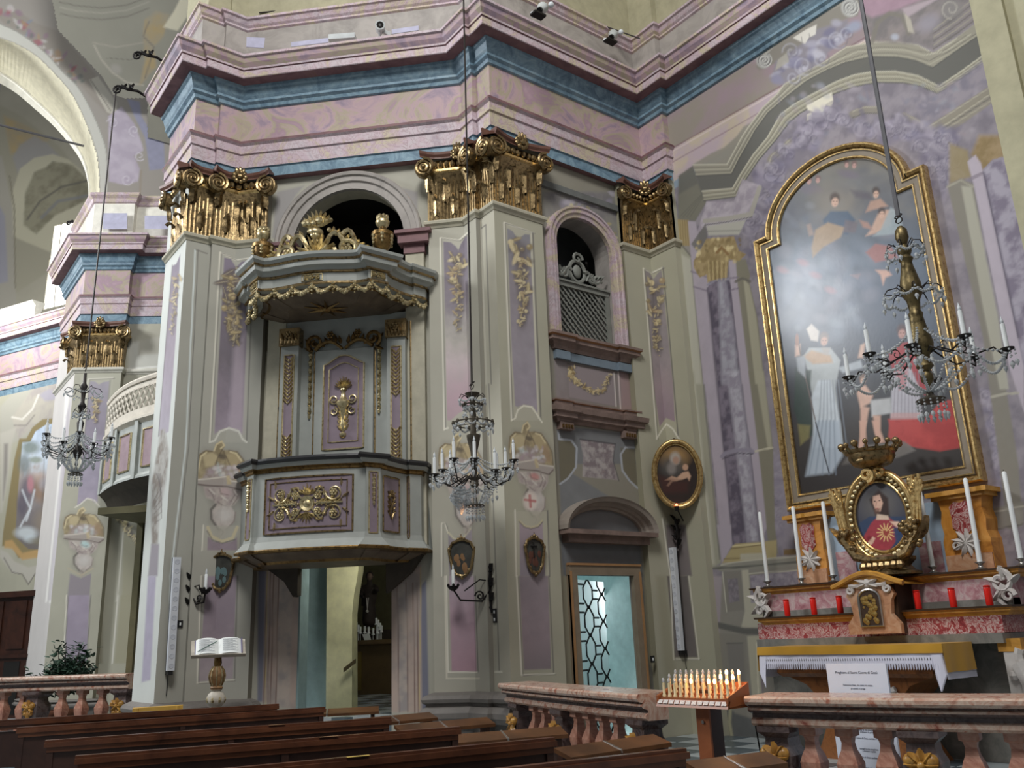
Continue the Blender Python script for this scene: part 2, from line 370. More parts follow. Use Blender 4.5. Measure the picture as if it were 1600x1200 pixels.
# ---- entablature swept along the whole wall
PATH = [(3.36, 13.3), (3.36, YL), (3.71, YL), (3.71, YL2), (SD-YL2, YL2), (XP2, SD-XP2), (XP2, 9.17), (XP, 9.17), (XP, YB), (9.63, YB), (9.63, 8.3), (XA, 8.3), (XA, 1.4)]
def entablature(path, name, zs=1.0):
    e = MB()
    prof = [(-.25, ZT), (.0, ZT), (.0, 8.63), (.025, 8.64), (.025, 8.86), (.05, 8.87), (.05, 9.0), (.085, 9.03), (.085, 9.07), (.0, ZA0)]
    ms = [3, 2, 2, 1, 1, 1, 1, 3, 1]
    low = path[:-2]+[(XA+.03, 8.3)] if name == 'trim_1' else path
    sweep(e, low, prof, ms)
    sweep(e, low, [(0, ZA0), (0, ZA1), (-.25, ZA1)], [0, 0])
    pr2 = [(0, ZA1), (.035, 9.67), (.05, 9.72), (.09, 9.75), (.09, 9.79), (.075, 9.80), (.1, 9.84), (.13, 9.93), (.16, 9.95), (.17, 9.99), (.33, 10.0), (.34, 10.01), (.34, 10.12), (.36, 10.13), (.365, 10.16), (.41, 10.22), (.43, 10.29), (.46, 10.30), (.46, 10.34), (-.1, 10.36)]
    sweep(e, path, pr2, [2, 2, 2, 2, 3, 2, 2, 2, 2, 4, 1, 1, 3, 1, 0, 0, 1, 1, 1])
    o = e.build(name, ['scagliola_pink', 'scagliola_light', 'scagliola_blue', 'scagliola_maroon', 'scagliola_maroon']); return tag(o, kind='structure')
entablature(PATH, 'trim_1')
# ---- attic above the cornice, and the drum
def off(path, e):
    P = [np.array(p, float) for p in path]; out = []
    for i in range(len(P)):
        def nrm(a, b_): d = b_-a; d = d/np.linalg.norm(d); return np.array([d[1], -d[0]])
        n1 = nrm(P[i-1], P[i]) if i else nrm(P[0], P[1]); n2 = nrm(P[i], P[i+1]) if i < len(P)-1 else n1
        q = P[i]+(n1+n2)/(1+n1@n2)*e; out.append((q[0], q[1]))
    return out
at = MB(); sweep(at, off(PATH, -.02), [(-.1, 10.3), (0, 10.3), (0, 11.15), (-.3, 11.15)], [0, 0, 0])
sweep(at, off(PATH, -.02), [(0, 11.12), (.03, 11.14), (.03, 11.17), (.06, 11.2), (.09, 11.27), (.12, 11.28), (.12, 11.32), (-.15, 11.34)], [1]*7)
sweep(at, off(PATH, -.12), [(0, 11.3), (0, 17.5), (-.3, 17.5)], [2, 2])
tag(at.build('wall_attic', ['grey_painted', 'scagliola_light', 'plaster_olive']), kind='structure')

# ---- frescoed faces
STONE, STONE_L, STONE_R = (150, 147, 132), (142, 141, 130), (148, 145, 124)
def face(name, p0, p1, z0, z1, base, step=.0125, **k):
    p0 = np.array([p0[0], p0[1], z0], float); p1 = np.array([p1[0], p1[1], z0], float); L = np.linalg.norm(p1-p0)
    return Surf(name, p0, (p1-p0)/L, (0, 0, 1), L, z1-z0, step, base, **k)
ZB = .98
# centre pier
pier_c = st('wall_pier_centre', (XP, YB, 0)); kk = dict(parent=pier_c)
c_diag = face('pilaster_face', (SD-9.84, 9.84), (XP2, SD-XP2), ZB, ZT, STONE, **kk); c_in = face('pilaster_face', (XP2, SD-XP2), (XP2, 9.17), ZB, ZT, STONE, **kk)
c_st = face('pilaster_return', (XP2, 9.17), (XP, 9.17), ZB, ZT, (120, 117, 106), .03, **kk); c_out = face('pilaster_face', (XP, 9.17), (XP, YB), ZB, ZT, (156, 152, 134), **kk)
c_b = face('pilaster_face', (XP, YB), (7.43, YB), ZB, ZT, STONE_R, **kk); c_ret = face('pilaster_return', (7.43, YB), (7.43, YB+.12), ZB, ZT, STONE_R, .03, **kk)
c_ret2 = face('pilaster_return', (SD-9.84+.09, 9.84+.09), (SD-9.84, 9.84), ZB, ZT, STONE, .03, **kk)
CP = [c_diag, c_in, c_out, c_b]
# left pier
pier_l = st('wall_pier_left', (3.36, YL, 0)); kk = dict(parent=pier_l)
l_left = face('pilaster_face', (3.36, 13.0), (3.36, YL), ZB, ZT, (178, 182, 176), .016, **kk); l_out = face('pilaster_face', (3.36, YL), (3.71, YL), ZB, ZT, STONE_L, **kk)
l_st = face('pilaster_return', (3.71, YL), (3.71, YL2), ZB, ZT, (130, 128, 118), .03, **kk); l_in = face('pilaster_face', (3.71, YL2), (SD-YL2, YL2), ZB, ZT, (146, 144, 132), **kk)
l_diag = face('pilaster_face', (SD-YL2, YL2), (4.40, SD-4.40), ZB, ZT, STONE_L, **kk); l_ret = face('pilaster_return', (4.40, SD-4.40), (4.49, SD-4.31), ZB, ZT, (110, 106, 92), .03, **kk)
LP = [l_left, l_out, l_in, l_diag]
# pulpit wall between the piers, recessed
w_p = face('wall_pulpit', (4.40+.09, SD-4.40+.09), (SD-9.84+.09, 9.84+.09), .1, ZT, (146, 144, 130), .015)
# chapel side wall with the door, recessed
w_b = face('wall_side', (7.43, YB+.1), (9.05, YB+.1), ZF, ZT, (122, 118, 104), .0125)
# corner pier beside the altar wall
pier_r = st('wall_pier_chapel', (9.63, YB, 0)); kk = dict(parent=pier_r)
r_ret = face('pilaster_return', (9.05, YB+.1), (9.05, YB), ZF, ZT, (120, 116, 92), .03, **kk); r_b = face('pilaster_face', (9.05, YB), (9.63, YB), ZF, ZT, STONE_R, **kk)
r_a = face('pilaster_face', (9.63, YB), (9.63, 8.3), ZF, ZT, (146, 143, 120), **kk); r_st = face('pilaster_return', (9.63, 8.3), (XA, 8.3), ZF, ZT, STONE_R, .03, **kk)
RP = [r_b, r_a]
# altar wall
w_a = face('wall_altar', (XA, 8.3), (XA, 1.5), ZF, ZA1+.02, (140, 130, 136), .0155)
# ------------------------------------------------------------------ fresco decoration
WHT, DRK, LAV, LAVD, PNK, OCH = (196, 192, 176), (92, 88, 86), (127, 118, 127), (108, 100, 112), (170, 144, 152), (166, 142, 88)
def frame(S, pts, w=2.2, lt=WHT, dk=(104, 100, 94), dx=2.4, close=False):
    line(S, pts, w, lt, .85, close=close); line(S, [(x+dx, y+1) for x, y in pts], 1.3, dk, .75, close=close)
def cartouche(S, cx, cy, sx, sy, sh=0.0, pink=(166, 140, 140)):
    """painted bracket: scalloped ochre shell with flowers, a moulded shelf, curling leaf and a round boss"""
    def K(*p): return [(cx+(p[i]-205)/160*sx+sh*(p[i+1]-110)/720*sy, cy+(p[i+1]-110)/720*sy) for i in range(0, len(p), 2)]
    r = random.Random(int(cx)); sc = sx/36.0
    def ln(w, c, a, *p): line(S, K(*p), w*sc, c, a, .7)
    def bl(x, y, rx, ry, c, ang=0, a=.8, so=.8): blob(S, *K(x, y)[0], rx/160*sx, ry/160*sx, c, ang, a, so)
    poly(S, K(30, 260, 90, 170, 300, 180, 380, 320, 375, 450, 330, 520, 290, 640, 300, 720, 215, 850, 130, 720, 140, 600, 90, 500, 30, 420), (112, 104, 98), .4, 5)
    poly(S, K(45, 290, 60, 215, 100, 185, 150, 195, 160, 140, 195, 112, 215, 150, 200, 185, 240, 185, 290, 195, 325, 250, 362, 320, 366, 425, 60, 405, 48, 340), (150, 134, 96), .95, 1.2, c2=(126, 112, 80), ts=12)
    poly(S, K(80, 220, 140, 200, 180, 230, 150, 300, 100, 310), (170, 154, 112), .8, 2); poly(S, K(220, 210, 290, 205, 320, 270, 290, 330, 230, 290), (158, 140, 98), .8, 2); poly(S, K(300, 270, 340, 300, 355, 400, 290, 390), (146, 118, 88), .7, 2)
    for p in ((48, 340, 62, 220, 100, 188, 150, 196), (240, 186, 292, 197, 330, 255, 364, 330, 366, 420), (200, 180, 175, 240, 160, 300), (205, 190, 232, 250, 250, 300)): ln(1.6, (96, 82, 62), .8, *p)
    for p in ((56, 330, 72, 230, 104, 200), (250, 196, 285, 208, 318, 262), (150, 190, 165, 140, 195, 118, 212, 148, 190, 172)): ln(2.2, (194, 178, 132), .8, *p)
    bl(200, 232, 26, 16, (84, 74, 62), 20, .8); poly(S, K(90, 395, 110, 330, 180, 290, 260, 310, 310, 380, 300, 405), (138, 122, 124), .7, 3, c2=(154, 142, 140), ts=20)
    for k in range(26): bl(r.uniform(100, 300), r.uniform(295, 385), r.uniform(9, 22), r.uniform(7, 15), r.choice(((178, 170, 172), (150, 128, 138), (192, 188, 184), (146, 138, 112), (160, 172, 168))), r.uniform(0, 180), .55)
    poly(S, K(55, 400, 130, 392, 235, 375, 260, 412, 370, 425, 368, 455, 330, 485, 240, 455, 110, 448, 60, 440), (146, 136, 128), .95, 1); ln(1.8, (188, 180, 166), .85, 60, 405, 130, 398, 232, 382, 262, 416, 366, 430); ln(2.2, (92, 76, 74), .85, 60, 440, 120, 450, 240, 458, 330, 486, 366, 452)
    poly(S, K(228, 378, 250, 372, 262, 440, 236, 440), (170, 152, 106), .8, 1.2)
    poly(S, K(95, 460, 240, 465, 325, 492, 318, 540, 285, 590, 250, 615, 175, 610, 160, 560, 110, 540), (164, 154, 144), .95, 1.5, c2=(146, 132, 128), ts=18); bl(225, 500, 36, 24, pink, 20, .7)
    for p in ((120, 480, 150, 520, 160, 560), (190, 470, 200, 510, 245, 520), (270, 480, 285, 520, 260, 570), (180, 570, 215, 600, 260, 610), (300, 500, 300, 545, 275, 590)): ln(1.3, (100, 88, 84), .7, *p)
    for p in ((130, 475, 162, 512), (205, 530, 240, 560), (280, 490, 300, 520)): ln(1.8, (194, 188, 178), .6, *p)
    poly(S, K(150, 640, 175, 605, 260, 600, 292, 660, 280, 730, 230, 775, 195, 770, 155, 720), (158, 148, 140), .95, 1.3, c2=(168, 158, 150), ts=16); bl(222, 670, 46, 42, (178, 174, 168), 0, .6, 1)
    ln(3.2, (86, 80, 76), .75, 170, 590, 142, 630, 146, 700, 190, 775, 215, 790); ln(1.8, (120, 104, 100), .7, 292, 650, 284, 720, 240, 775); bl(215, 800, 20, 34, (150, 140, 130), 10, .8); ln(1.4, (104, 94, 88), .7, 205, 775, 222, 800, 208, 826)
# -------- centre pier
k8 = T(660, 340, .3167); t10 = T(400, 300, .25); t11 = T(400, 600, .25); t20 = T(800, 300, .25); t21 = T(800, 600, .25); t12 = T(400, 900, .25); t22 = T(800, 900, .25)
poly(CP, k8(86, 100, 180, 112, 230, 68, 245, 700, 240, 900, 215, 960, 105, 1050), (158, 155, 140), .8)
grad([c_diag, c_in], k8(103, 118, 140, 122, 165, 142, 178, 160, 190, 130, 213, 92, 221, 90, 236, 700, 238, 890, 228, 940, 180, 965, 140, 1000, 122, 1000), [(370, LAVD), (470, LAV), (530, (160, 154, 146)), (570, (176, 160, 162)), (620, (168, 140, 150)), (660, (158, 134, 140))])
frame(CP, k8(108, 1045, 88, 100, 180, 112, 228, 70)); line(CP, k8(228, 72, 240, 900), 1.6, DRK, .8); line(CP, k8(108, 1045, 126, 1038), 3, WHT, .8)
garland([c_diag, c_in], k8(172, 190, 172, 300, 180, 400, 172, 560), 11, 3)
line(CP, t12(1190, 0, 1200, 600, 1385, 600), 2.4, WHT, .8); poly([c_diag, c_in], t11(1200, 930, 1235, 960, 1300, 955, 1350, 900, 1352, 1200, 1208, 1200), LAV, .9, tex=.15)
grad([c_diag, c_in], t12(1205, 0, 1362, 0, 1380, 597, 1222, 594), [(900, (142, 128, 138)), (960, (152, 126, 138)), (1050, (150, 116, 128))]); line(CP, t12(1180, 0, 1192, 640, 1395, 640), 2.2, (186, 180, 160), .8); line(CP, t12(1370, 0, 1388, 600), 1.6, DRK, .8)
frame(CP, t11(1160, 1200, 1160, 870, 1180, 870, 1200, 930), 1.8); line(CP, t11(1200, 925, 1235, 965, 1290, 968, 1340, 905), 3, (176, 170, 140), .9)
cartouche([c_diag, c_in], 718, 676, 36, 158, .06)
# narrow groove on the outer face
line(CP, t10(1408, 230, 1440, 1200), 2.2, (176, 172, 156), .8); line(CP, t10(1436, 205, 1470, 1200), 1.6, DRK, .8); line(CP, t10(1408, 228, 1436, 205), 2, DRK, .7)
line(CP, t11(1455, 0, 1500, 1200), 1.8, DRK, .7); line(CP, t12(1500, 0, 1520, 590), 1.8, DRK, .7); line(CP, t12(1495, 600, 1535, 600), 3, WHT, .8)
# right face
poly(c_b, k8(400, 22, 548, 75, 582, 1000, 440, 1002), (160, 156, 138), .6)
grad(c_b, k8(418, 52, 445, 66, 470, 106, 505, 82, 530, 84, 568, 965, 545, 930, 500, 922, 470, 935, 458, 930, 440, 640), [(370, (120, 118, 124)), (450, (126, 118, 124)), (560, (134, 126, 134)), (640, (138, 128, 138))])
frame(c_b, k8(440, 1000, 402, 24, 548, 76)); line(c_b, k8(545, 76, 585, 1005), 2.2, DRK, .8); line(c_b, k8(536, 80, 572, 990), 1.2, WHT, .6)
line(c_b, k8(440, 1000, 458, 990, 470, 950, 500, 928, 540, 935, 568, 975, 590, 1010), 2.6, (196, 192, 172), .9)
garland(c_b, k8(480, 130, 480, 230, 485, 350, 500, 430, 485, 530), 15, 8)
kc = T(780, 630, .2252)
cartouche(c_b, 826, 658, 34, 160, .06, (176, 100, 96)); blob(c_b, *kc(215, 680)[0], 11, 15, (190, 176, 164), 0, .9, .4)
for p in ((180, 670, 250, 680), (212, 640, 218, 720)): line(c_b, kc(*p), 4, (166, 84, 82), .8)
poly(c_b, kc(100, 750, 335, 750, 352, 1200, 105, 1200), (158, 154, 134), .7); grad(c_b, kc(140, 815, 175, 850, 220, 862, 270, 850, 300, 815, 320, 1200, 145, 1200), [(800, (150, 132, 140)), (900, (126, 116, 124))])
grad(c_b, t22(45, 0, 225, 0, 245, 580, 75, 588), [(900, (124, 112, 118)), (1000, (132, 116, 122)), (1050, (118, 106, 110))]); frame(c_b, t22(30, 0, 60, 620, 265, 610)); line(c_b, t22(230, 0, 260, 600), 2, DRK, .8); line(c_b, kc(110, 740, 118, 1200), 2, WHT, .8); line(c_b, kc(335, 745, 350, 1200), 2, DRK, .8)
line(c_b, kc(140, 815, 175, 850, 220, 862, 270, 850, 300, 815), 3.4, (170, 160, 124), .9); line(c_b, kc(138, 822, 175, 860, 220, 872, 270, 860, 303, 822), 1.6, DRK, .8)
# -------- left pier
kl = T(230, 360, .28333); kb = T(290, 640, .1832); t01 = T(0, 600, .25); t02 = T(0, 900, .25)
grad(l_left, kl(138, 195, 160, 185, 183, 130, 176, 250, 160, 560, 118, 1110, 100, 1120, 62, 1135, 105, 560), [(420, (120, 110, 124)), (560, (140, 128, 140)), (660, (154, 146, 158))], ts=4)
garland(l_left, kl(158, 250, 145, 420, 135, 560), 7, 5, n=24); line(l_left, kl(138, 190, 62, 1135), 1.4, (110, 104, 104), .7)
poly(l_left, t01(1000, 290, 1030, 280, 1055, 420, 1040, 600, 1000, 800, 985, 1000, 950, 1000, 945, 800, 950, 600, 985, 420), (150, 146, 140), .9, 2, c2=(120, 110, 100), ts=8)
for k in range(6): line(l_left, t01(975+6*k, 560, 1010, 640+40*k, 965, 720+30*k), 1.3, (104, 96, 92), .6)
poly(l_left, t01(945, 1000, 995, 1000, 985, 1200, 925, 1200), LAV, .9, 1.5); poly(l_left, t02(925, 0, 975, 0, 940, 650, 885, 665), (146, 138, 158), .95, 1.5, tex=.1)
for dx in (0, 4.6): line(LP, [(x+dx, y) for x, y in kl(265, 108, 212, 1200)+t02(1065, 0, 1050, 560)], 2.6 if dx == 0 else 1.4, (186, 196, 194) if dx == 0 else DRK, .8)
line(LP, kl(268, 106, 330, 128), 2.2, (104, 100, 94), .7)
poly(LP, kl(398, 118, 492, 162, 580, 150, 545, 1170, 345, 1170), (152, 150, 138), .7)
PL = kl(425, 150, 462, 158, 490, 205, 520, 172, 565, 165, 560, 330, 524, 1125, 500, 1095, 450, 1085, 400, 1100, 370, 1125, 405, 520)
grad([l_in, l_diag], PL, [(430, (116, 106, 122)), (560, (104, 96, 104)), (640, (128, 116, 128)), (700, (152, 138, 152))]); poly(l_diag, kl(480, 640, 545, 560, 527, 1120, 450, 1090), (164, 148, 160), .55, 4)  # diagonal half painted paler, for the light that face catches
frame(LP, kl(345, 1168, 402, 120, 490, 164, 580, 150)); line(LP, kl(585, 150, 548, 1165), 2, DRK, .7); line(LP, kl(345, 1168, 372, 1160, 400, 1110, 450, 1090, 505, 1108, 525, 1150, 548, 1168), 3, (188, 186, 174), .9)
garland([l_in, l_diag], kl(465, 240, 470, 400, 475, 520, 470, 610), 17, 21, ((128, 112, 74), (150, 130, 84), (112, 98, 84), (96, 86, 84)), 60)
cartouche([l_in, l_diag], 349, 688, 41, 150, -.03)
poly(LP, kb(155, 990, 500, 990, 490, 1200, 140, 1200), (154, 150, 136), .7); poly([l_in, l_diag], kb(190, 1080, 240, 1125, 320, 1140, 400, 1125, 440, 1085, 440, 1200, 185, 1200), (130, 114, 124), .95, 1, tex=.15)
line(LP, kb(190, 1005, 220, 1080, 310, 1125, 400, 1095, 440, 1005), 5, (176, 164, 126), .9); line(LP, kb(185, 1035, 230, 1115, 315, 1140, 420, 1108), 2, DRK, .7)
grad([l_in, l_diag], t02(1292, 0, 1478, 0, 1455, 640, 1240, 660), [(900, (136, 122, 134)), (980, (124, 110, 120)), (1060, (140, 128, 132))]); frame(LP, t02(1258, 0, 1232, 668, 1462, 650)); line(LP, t02(1485, 0, 1466, 640), 2, DRK, .8); line(LP, kb(152, 985, 140, 1200), 2.2, WHT, .8)
# -------- chapel corner pier
poly(RP, t20(812, 462, 872, 500, 945, 462, 1010, 1200)+t21(1045, 350, 905, 345, 880, 0), (154, 150, 126), .7)
grad(RP, t20(830, 488, 862, 505, 884, 545, 912, 506, 934, 488, 1006, 1200)+t21(1018, 235, 962, 212, 922, 268, 884, 0), [(430, (128, 120, 120)), (540, (132, 122, 124)), (600, (140, 124, 126)), (670, (134, 112, 124))])
frame(RP, t21(905, 345, 878, 0)+t20(820, 476, 874, 505, 946, 470), 2); line(RP, t20(944, 470, 1010, 1200)+t21(1040, 345), 2, DRK, .8); line(RP, t21(905, 340, 935, 290, 965, 250, 1005, 280, 1048, 352), 2.4, WHT, .85)
garland(RP, t20(890, 570, 900, 720, 895, 880, 912, 1000), 12, 14, n=40); poly(r_a, t20(1100, 300, 1110, 300, 1200, 1200, 1190, 1200), (100, 98, 88), .3, 5)
poly(RP, t22(940, 0, 1110, 0, 1175, 520, 1005, 520)+t21(1000, 1100, 920, 800), (150, 146, 124), .6); poly(RP, t21(960, 880, 1085, 880, 1125, 1200, 985, 1200), (104, 94, 96), .9, 1.5); poly(RP, t22(968, 0, 1098, 0, 1160, 508, 1018, 508), (92, 84, 84), .9, 1, tex=.1)
frame(RP, t21(940, 840, 990, 1200)+t22(1010, 520, 1170, 520)); line(RP, t22(1105, 0, 1168, 520), 1.6, WHT, .7)
for S_ in (CP, LP, RP):                       # grey socle lines at the foot of the plaster
    pass
# -------- chapel side wall
poly(w_b, t20(190, 0, 680, 0, 700, 320, 640, 340, 560, 180, 400, 75, 270, 130, 230, 250, 200, 250), (118, 116, 110), .9, 3, c2=(104, 100, 104), ts=4)
for q in range(26):
    r = random.Random(q); x, y = r.uniform(280, 640), r.uniform(0, 95); blob(w_b, *t20(x, y)[0], r.uniform(3, 8), r.uniform(2, 5), r.choice(((150, 144, 156), (128, 122, 138), (108, 104, 112))), r.uniform(0, 180), .7, .8)
for q in range(50):
    r = random.Random(q+90); u = r.random(); x, y = (225+u*180, 180-u*90) if q % 2 else (440+u*200, 90+u*190); blob(w_b, *t20(x+r.uniform(-25, 25), y+r.uniform(-25, 25))[0], r.uniform(2.5, 5), r.uniform(1.5, 3), r.choice(((152, 140, 92), (130, 120, 84), (170, 160, 116))), r.uniform(0, 180), .8, .5)
kd = T(820, 560, .1375); ke = T(840, 780, .1375)
poly(w_b, kd(330, 0, 1300, 0, 1300, 560, 360, 480), (122, 112, 112), .95, 2, tex=.1); poly(w_b, kd(470, 15, 1050, 120, 1060, 560, 500, 480), (112, 104, 100), .9, 2)
poly(w_b, kd(488, 62, 1010, 165, 1035, 545, 505, 440), (128, 116, 118), .9, 1); line(w_b, kd(488, 62, 1010, 165), 2, (84, 76, 72), .9); line(w_b, kd(1012, 165, 1038, 545), 1.6, (196, 186, 180), .8); line(w_b, kd(465, 20, 1050, 125), 2, (150, 144, 124), .7)
garland(w_b, kd(520, 110, 525, 215, 640, 300, 780, 390, 880, 360, 930, 260, 960, 190), 6.5, 31, ((168, 142, 76), (146, 118, 56), (124, 100, 52), (180, 158, 96)), 90)
poly(w_b, kd(1080, 120, 1180, 140, 1220, 590, 1100, 600), (146, 116, 116), .7, 2); line(w_b, kd(1060, 110, 1100, 760), 2, (196, 180, 176), .7)
poly(w_b, kd(1180, 80, 1300, 80, 1360, 700, 1240, 600), (118, 106, 70), .8, 5)
grey = (104, 106, 108)
poly(w_b, kd(360, 760, 1290, 860, 1290, 1200, 370, 1200)+ke(1180, 200, 1220, 1200, 380, 1200, 280, 700, 260, 0), grey, .97, 1.5, tex=.1, ts=5)
poly(w_b, t21(285, 350, 380, 355, 395, 400, 395, 520, 360, 590, 300, 625), (98, 92, 72), .95, 1.5); poly(w_b, t21(680, 400, 770, 410, 785, 650, 730, 610, 685, 520), (98, 92, 72), .95, 1.5)
line(w_b, t21(290, 290, 295, 345, 370, 350, 405, 400, 400, 520, 350, 590, 300, 625), 3, (150, 156, 164), .85); line(w_b, t21(770, 395, 710, 395, 680, 440, 690, 540, 735, 605, 785, 650), 3, (150, 156, 164), .85)
poly(w_b, t21(425, 345, 645, 375, 630, 480, 665, 600, 440, 580, 445, 450), (150, 142, 140), .95, 1, c2=(112, 100, 104), ts=14); line(w_b, t21(425, 345, 645, 375), 2.4, (70, 68, 72), .9); line(w_b, t21(645, 375, 632, 480, 668, 605), 1.6, (74, 72, 76), .8)
poly(w_b, t21(300, 960, 800, 985, 830, 1200, 320, 1200), (88, 92, 96), .8, 2, tex=.15); poly(w_b, t22(250, 0, 370, 0, 380, 690, 300, 680), (122, 116, 92), .8, 2)
poly(w_b, t21(800, 900, 890, 900, 905, 1200, 820, 1200)+t22(905, 0, 990, 690, 860, 690), (112, 108, 84), .8, 3); poly(w_b, t22(850, 560, 960, 560, 990, 800, 860, 800), (84, 84, 82), .7, 4)
poly(r_b, t22(900, 0, 960, 0, 1030, 690, 960, 690), (128, 122, 96), .5, 4)
blob(w_b, *t21(860, 1045)[0], 3.4, 3.4, (170, 168, 164), 0, 1, .3)
# -------- pulpit wall
poly(w_p, t10(130, 0, 300, -40, 250, 20, 175, 150, 160, 280, 100, 290), (128, 124, 126), .8, 2); poly(w_p, t10(860, -40, 1010, 0, 1010, 215, 990, 110), (126, 122, 124), .8, 2)
kt = T(360, 330, .2)
for x0, x1, x2, x3 in ((265, 330, 235, 305),): poly(w_p, kt(x0, 850, x1, 840, x2+60, 1200, x2, 1200), (96, 86, 62), .9, 3)
kq = T(360, 550, .2)
poly(w_p, kq(230, 0, 275, 0, 250, 820, 200, 820), (104, 94, 72), .85, 3); poly(w_p, kq(275, 0, 385, 0, 365, 800, 250, 800), (156, 152, 130), .8, 2); line(w_p, kq(330, 0, 310, 800), 1.2, (120, 116, 104), .7)
poly(w_p, kq(1400, 0, 1480, 0, 1500, 900, 1420, 830), (140, 138, 128), .8, 2); line(w_p, kq(1480, 0, 1495, 900), 1.6, (96, 90, 78), .8)
poly(w_p, kt(1325, 275, 1420, 275, 1420, 500, 1345, 500), (140, 130, 140), .9, 1); line(w_p, kt(1330, 500, 1330, 272, 1424, 272), 1.5, (110, 104, 100), .8)
# marbled surround of the door under the pulpit
km = T(380, 840, .2333)
for P_ in (km(100, 140, 160, 200, 140, 1100, 95, 1100), km(1185, 330, 1225, 280, 1245, 1140, 1195, 1160)): poly(w_p, P_, (98, 100, 118), .95, 1.5)
for P_ in (km(155, 180, 380, 330, 350, 1150, 130, 1100), km(970, 330, 1190, 180, 1195, 1170, 970, 1170)): poly(w_p, P_, (156, 136, 124), .95, 1.5, c2=(132, 122, 116), ts=3.0)
for P_ in (km(240, 250, 330, 300, 310, 1140, 220, 1130), km(1030, 330, 1100, 280, 1105, 1160, 1040, 1170)): poly(w_p, P_, (160, 148, 136), .7, 2, c2=(120, 116, 118), ts=5)
for x in (160, 185, 205, 240): line(w_p, km(x, 200, x-22, 1120), 1.3, (96, 66, 60), .8)
for x in (1040, 1100, 1145, 1170): line(w_p, km(x-8, 300, x+5, 1170), 1.3, (96, 66, 60), .8)
for x in (160, 1190): line(w_p, km(x, 200, x-12, 1150), 1.2, (168, 150, 84), .8)
# -------- altar wall: painted architecture around the altarpiece
kA = T(1170, 0, .275); kB = T(1060, 200, .2167); kC = T(1040, 280, .26667); kD = T(1040, 580, .26667); kE = T(1100, 820, .2832); kF = T(1460, 200, .5833)
rA = random.Random(5)
LIL, OLV, OLVL, OLVD, CHRO = (152, 142, 154), (118, 114, 100), (156, 152, 130), (92, 91, 84), (150, 128, 76)
poly(w_a, [(1030, 190), (1190, 92), (1330, 0), (1620, 0), (1620, 900), (1030, 900)], (130, 123, 131), 1, 2, c2=(110, 104, 114), ts=5)
# frieze and architrave that run on from the corner
poly(w_a, [(1030, 190), (1340, -10), (1480, -10), (1040, 242)], (136, 116, 124), .97, 1, c2=(128, 120, 108), ts=2.2)
poly(w_a, [(1036, 240), (1480, -10), (1530, -10), (1050, 286)], (160, 142, 150), .97, 1, c2=(166, 152, 130), ts=4)
for o_, c_ in ((0, (110, 80, 84)), (5, (184, 168, 164)), (22, (128, 104, 112))): line(w_a, [(1036, 240+o_), (1200, 146+o_), (1460, o_-4)], 2, c_, .7)
poly(w_a, [(1050, 285), (1140, 232), (1140, 242), (1052, 296)], (116, 134, 150), .95, 1)
# pediment bands
U1 = kB(105, 265, 350, 262, 400, 170, 460, 60, 500, 0)+kA(80, 610, 165, 530, 200, 480, 300, 420, 430, 350, 555, 268, 690, 243, 830, 235, 960, 255, 1050, 305, 1180, 220, 1345, 95)
U2 = kB(130, 347, 385, 332, 440, 220, 520, 80, 552, 20)+kA(110, 640, 220, 545, 330, 460, 440, 400, 550, 355, 700, 322, 850, 325, 950, 345, 1045, 385, 1200, 275, 1360, 165)
L1 = kB(170, 455, 390, 435, 450, 330, 540, 190, 640, 70)+kA(180, 650, 260, 590, 380, 525, 500, 462, 600, 425, 700, 408, 830, 405, 960, 430, 1080, 490, 1200, 410, 1365, 290)
L2 = kB(185, 525, 420, 495, 480, 380, 580, 230, 700, 90)+kA(230, 695, 290, 645, 380, 590, 480, 535, 600, 492, 730, 468, 880, 470, 980, 490, 1075, 532, 1200, 450, 1370, 330)
poly(w_a, kB(100, 265, 240, 180, 330, 140, 420, 60, 470, -10, 560, -60, 500, 0, 350, 265), (126, 122, 110), .95, 1.5)
poly(w_a, kB(0, 345, 105, 270, 160, 430, 200, 535, 120, 670, 0, 660), (92, 92, 84), .97, 1.5); poly(w_a, kB(0, 480, 140, 400, 200, 535, 120, 668, 0, 655), (108, 106, 92), .9, 2)
for k in range(4): line(w_a, kB(10+25*k, 640, 165+8*k, 480), 1.2, (84, 84, 76), .5)
poly(w_a, U1+L2[::-1], (90, 90, 84), .98, 1)
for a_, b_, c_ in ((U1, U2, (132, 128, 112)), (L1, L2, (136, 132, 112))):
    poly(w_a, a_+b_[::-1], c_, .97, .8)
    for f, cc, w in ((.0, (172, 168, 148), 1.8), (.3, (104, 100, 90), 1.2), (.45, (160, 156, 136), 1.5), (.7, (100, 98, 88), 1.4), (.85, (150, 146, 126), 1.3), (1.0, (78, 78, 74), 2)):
        line(w_a, [(p[0]*(1-f)+q[0]*f, p[1]*(1-f)+q[1]*f) for p, q in zip(a_, b_)], w, cc, .85)
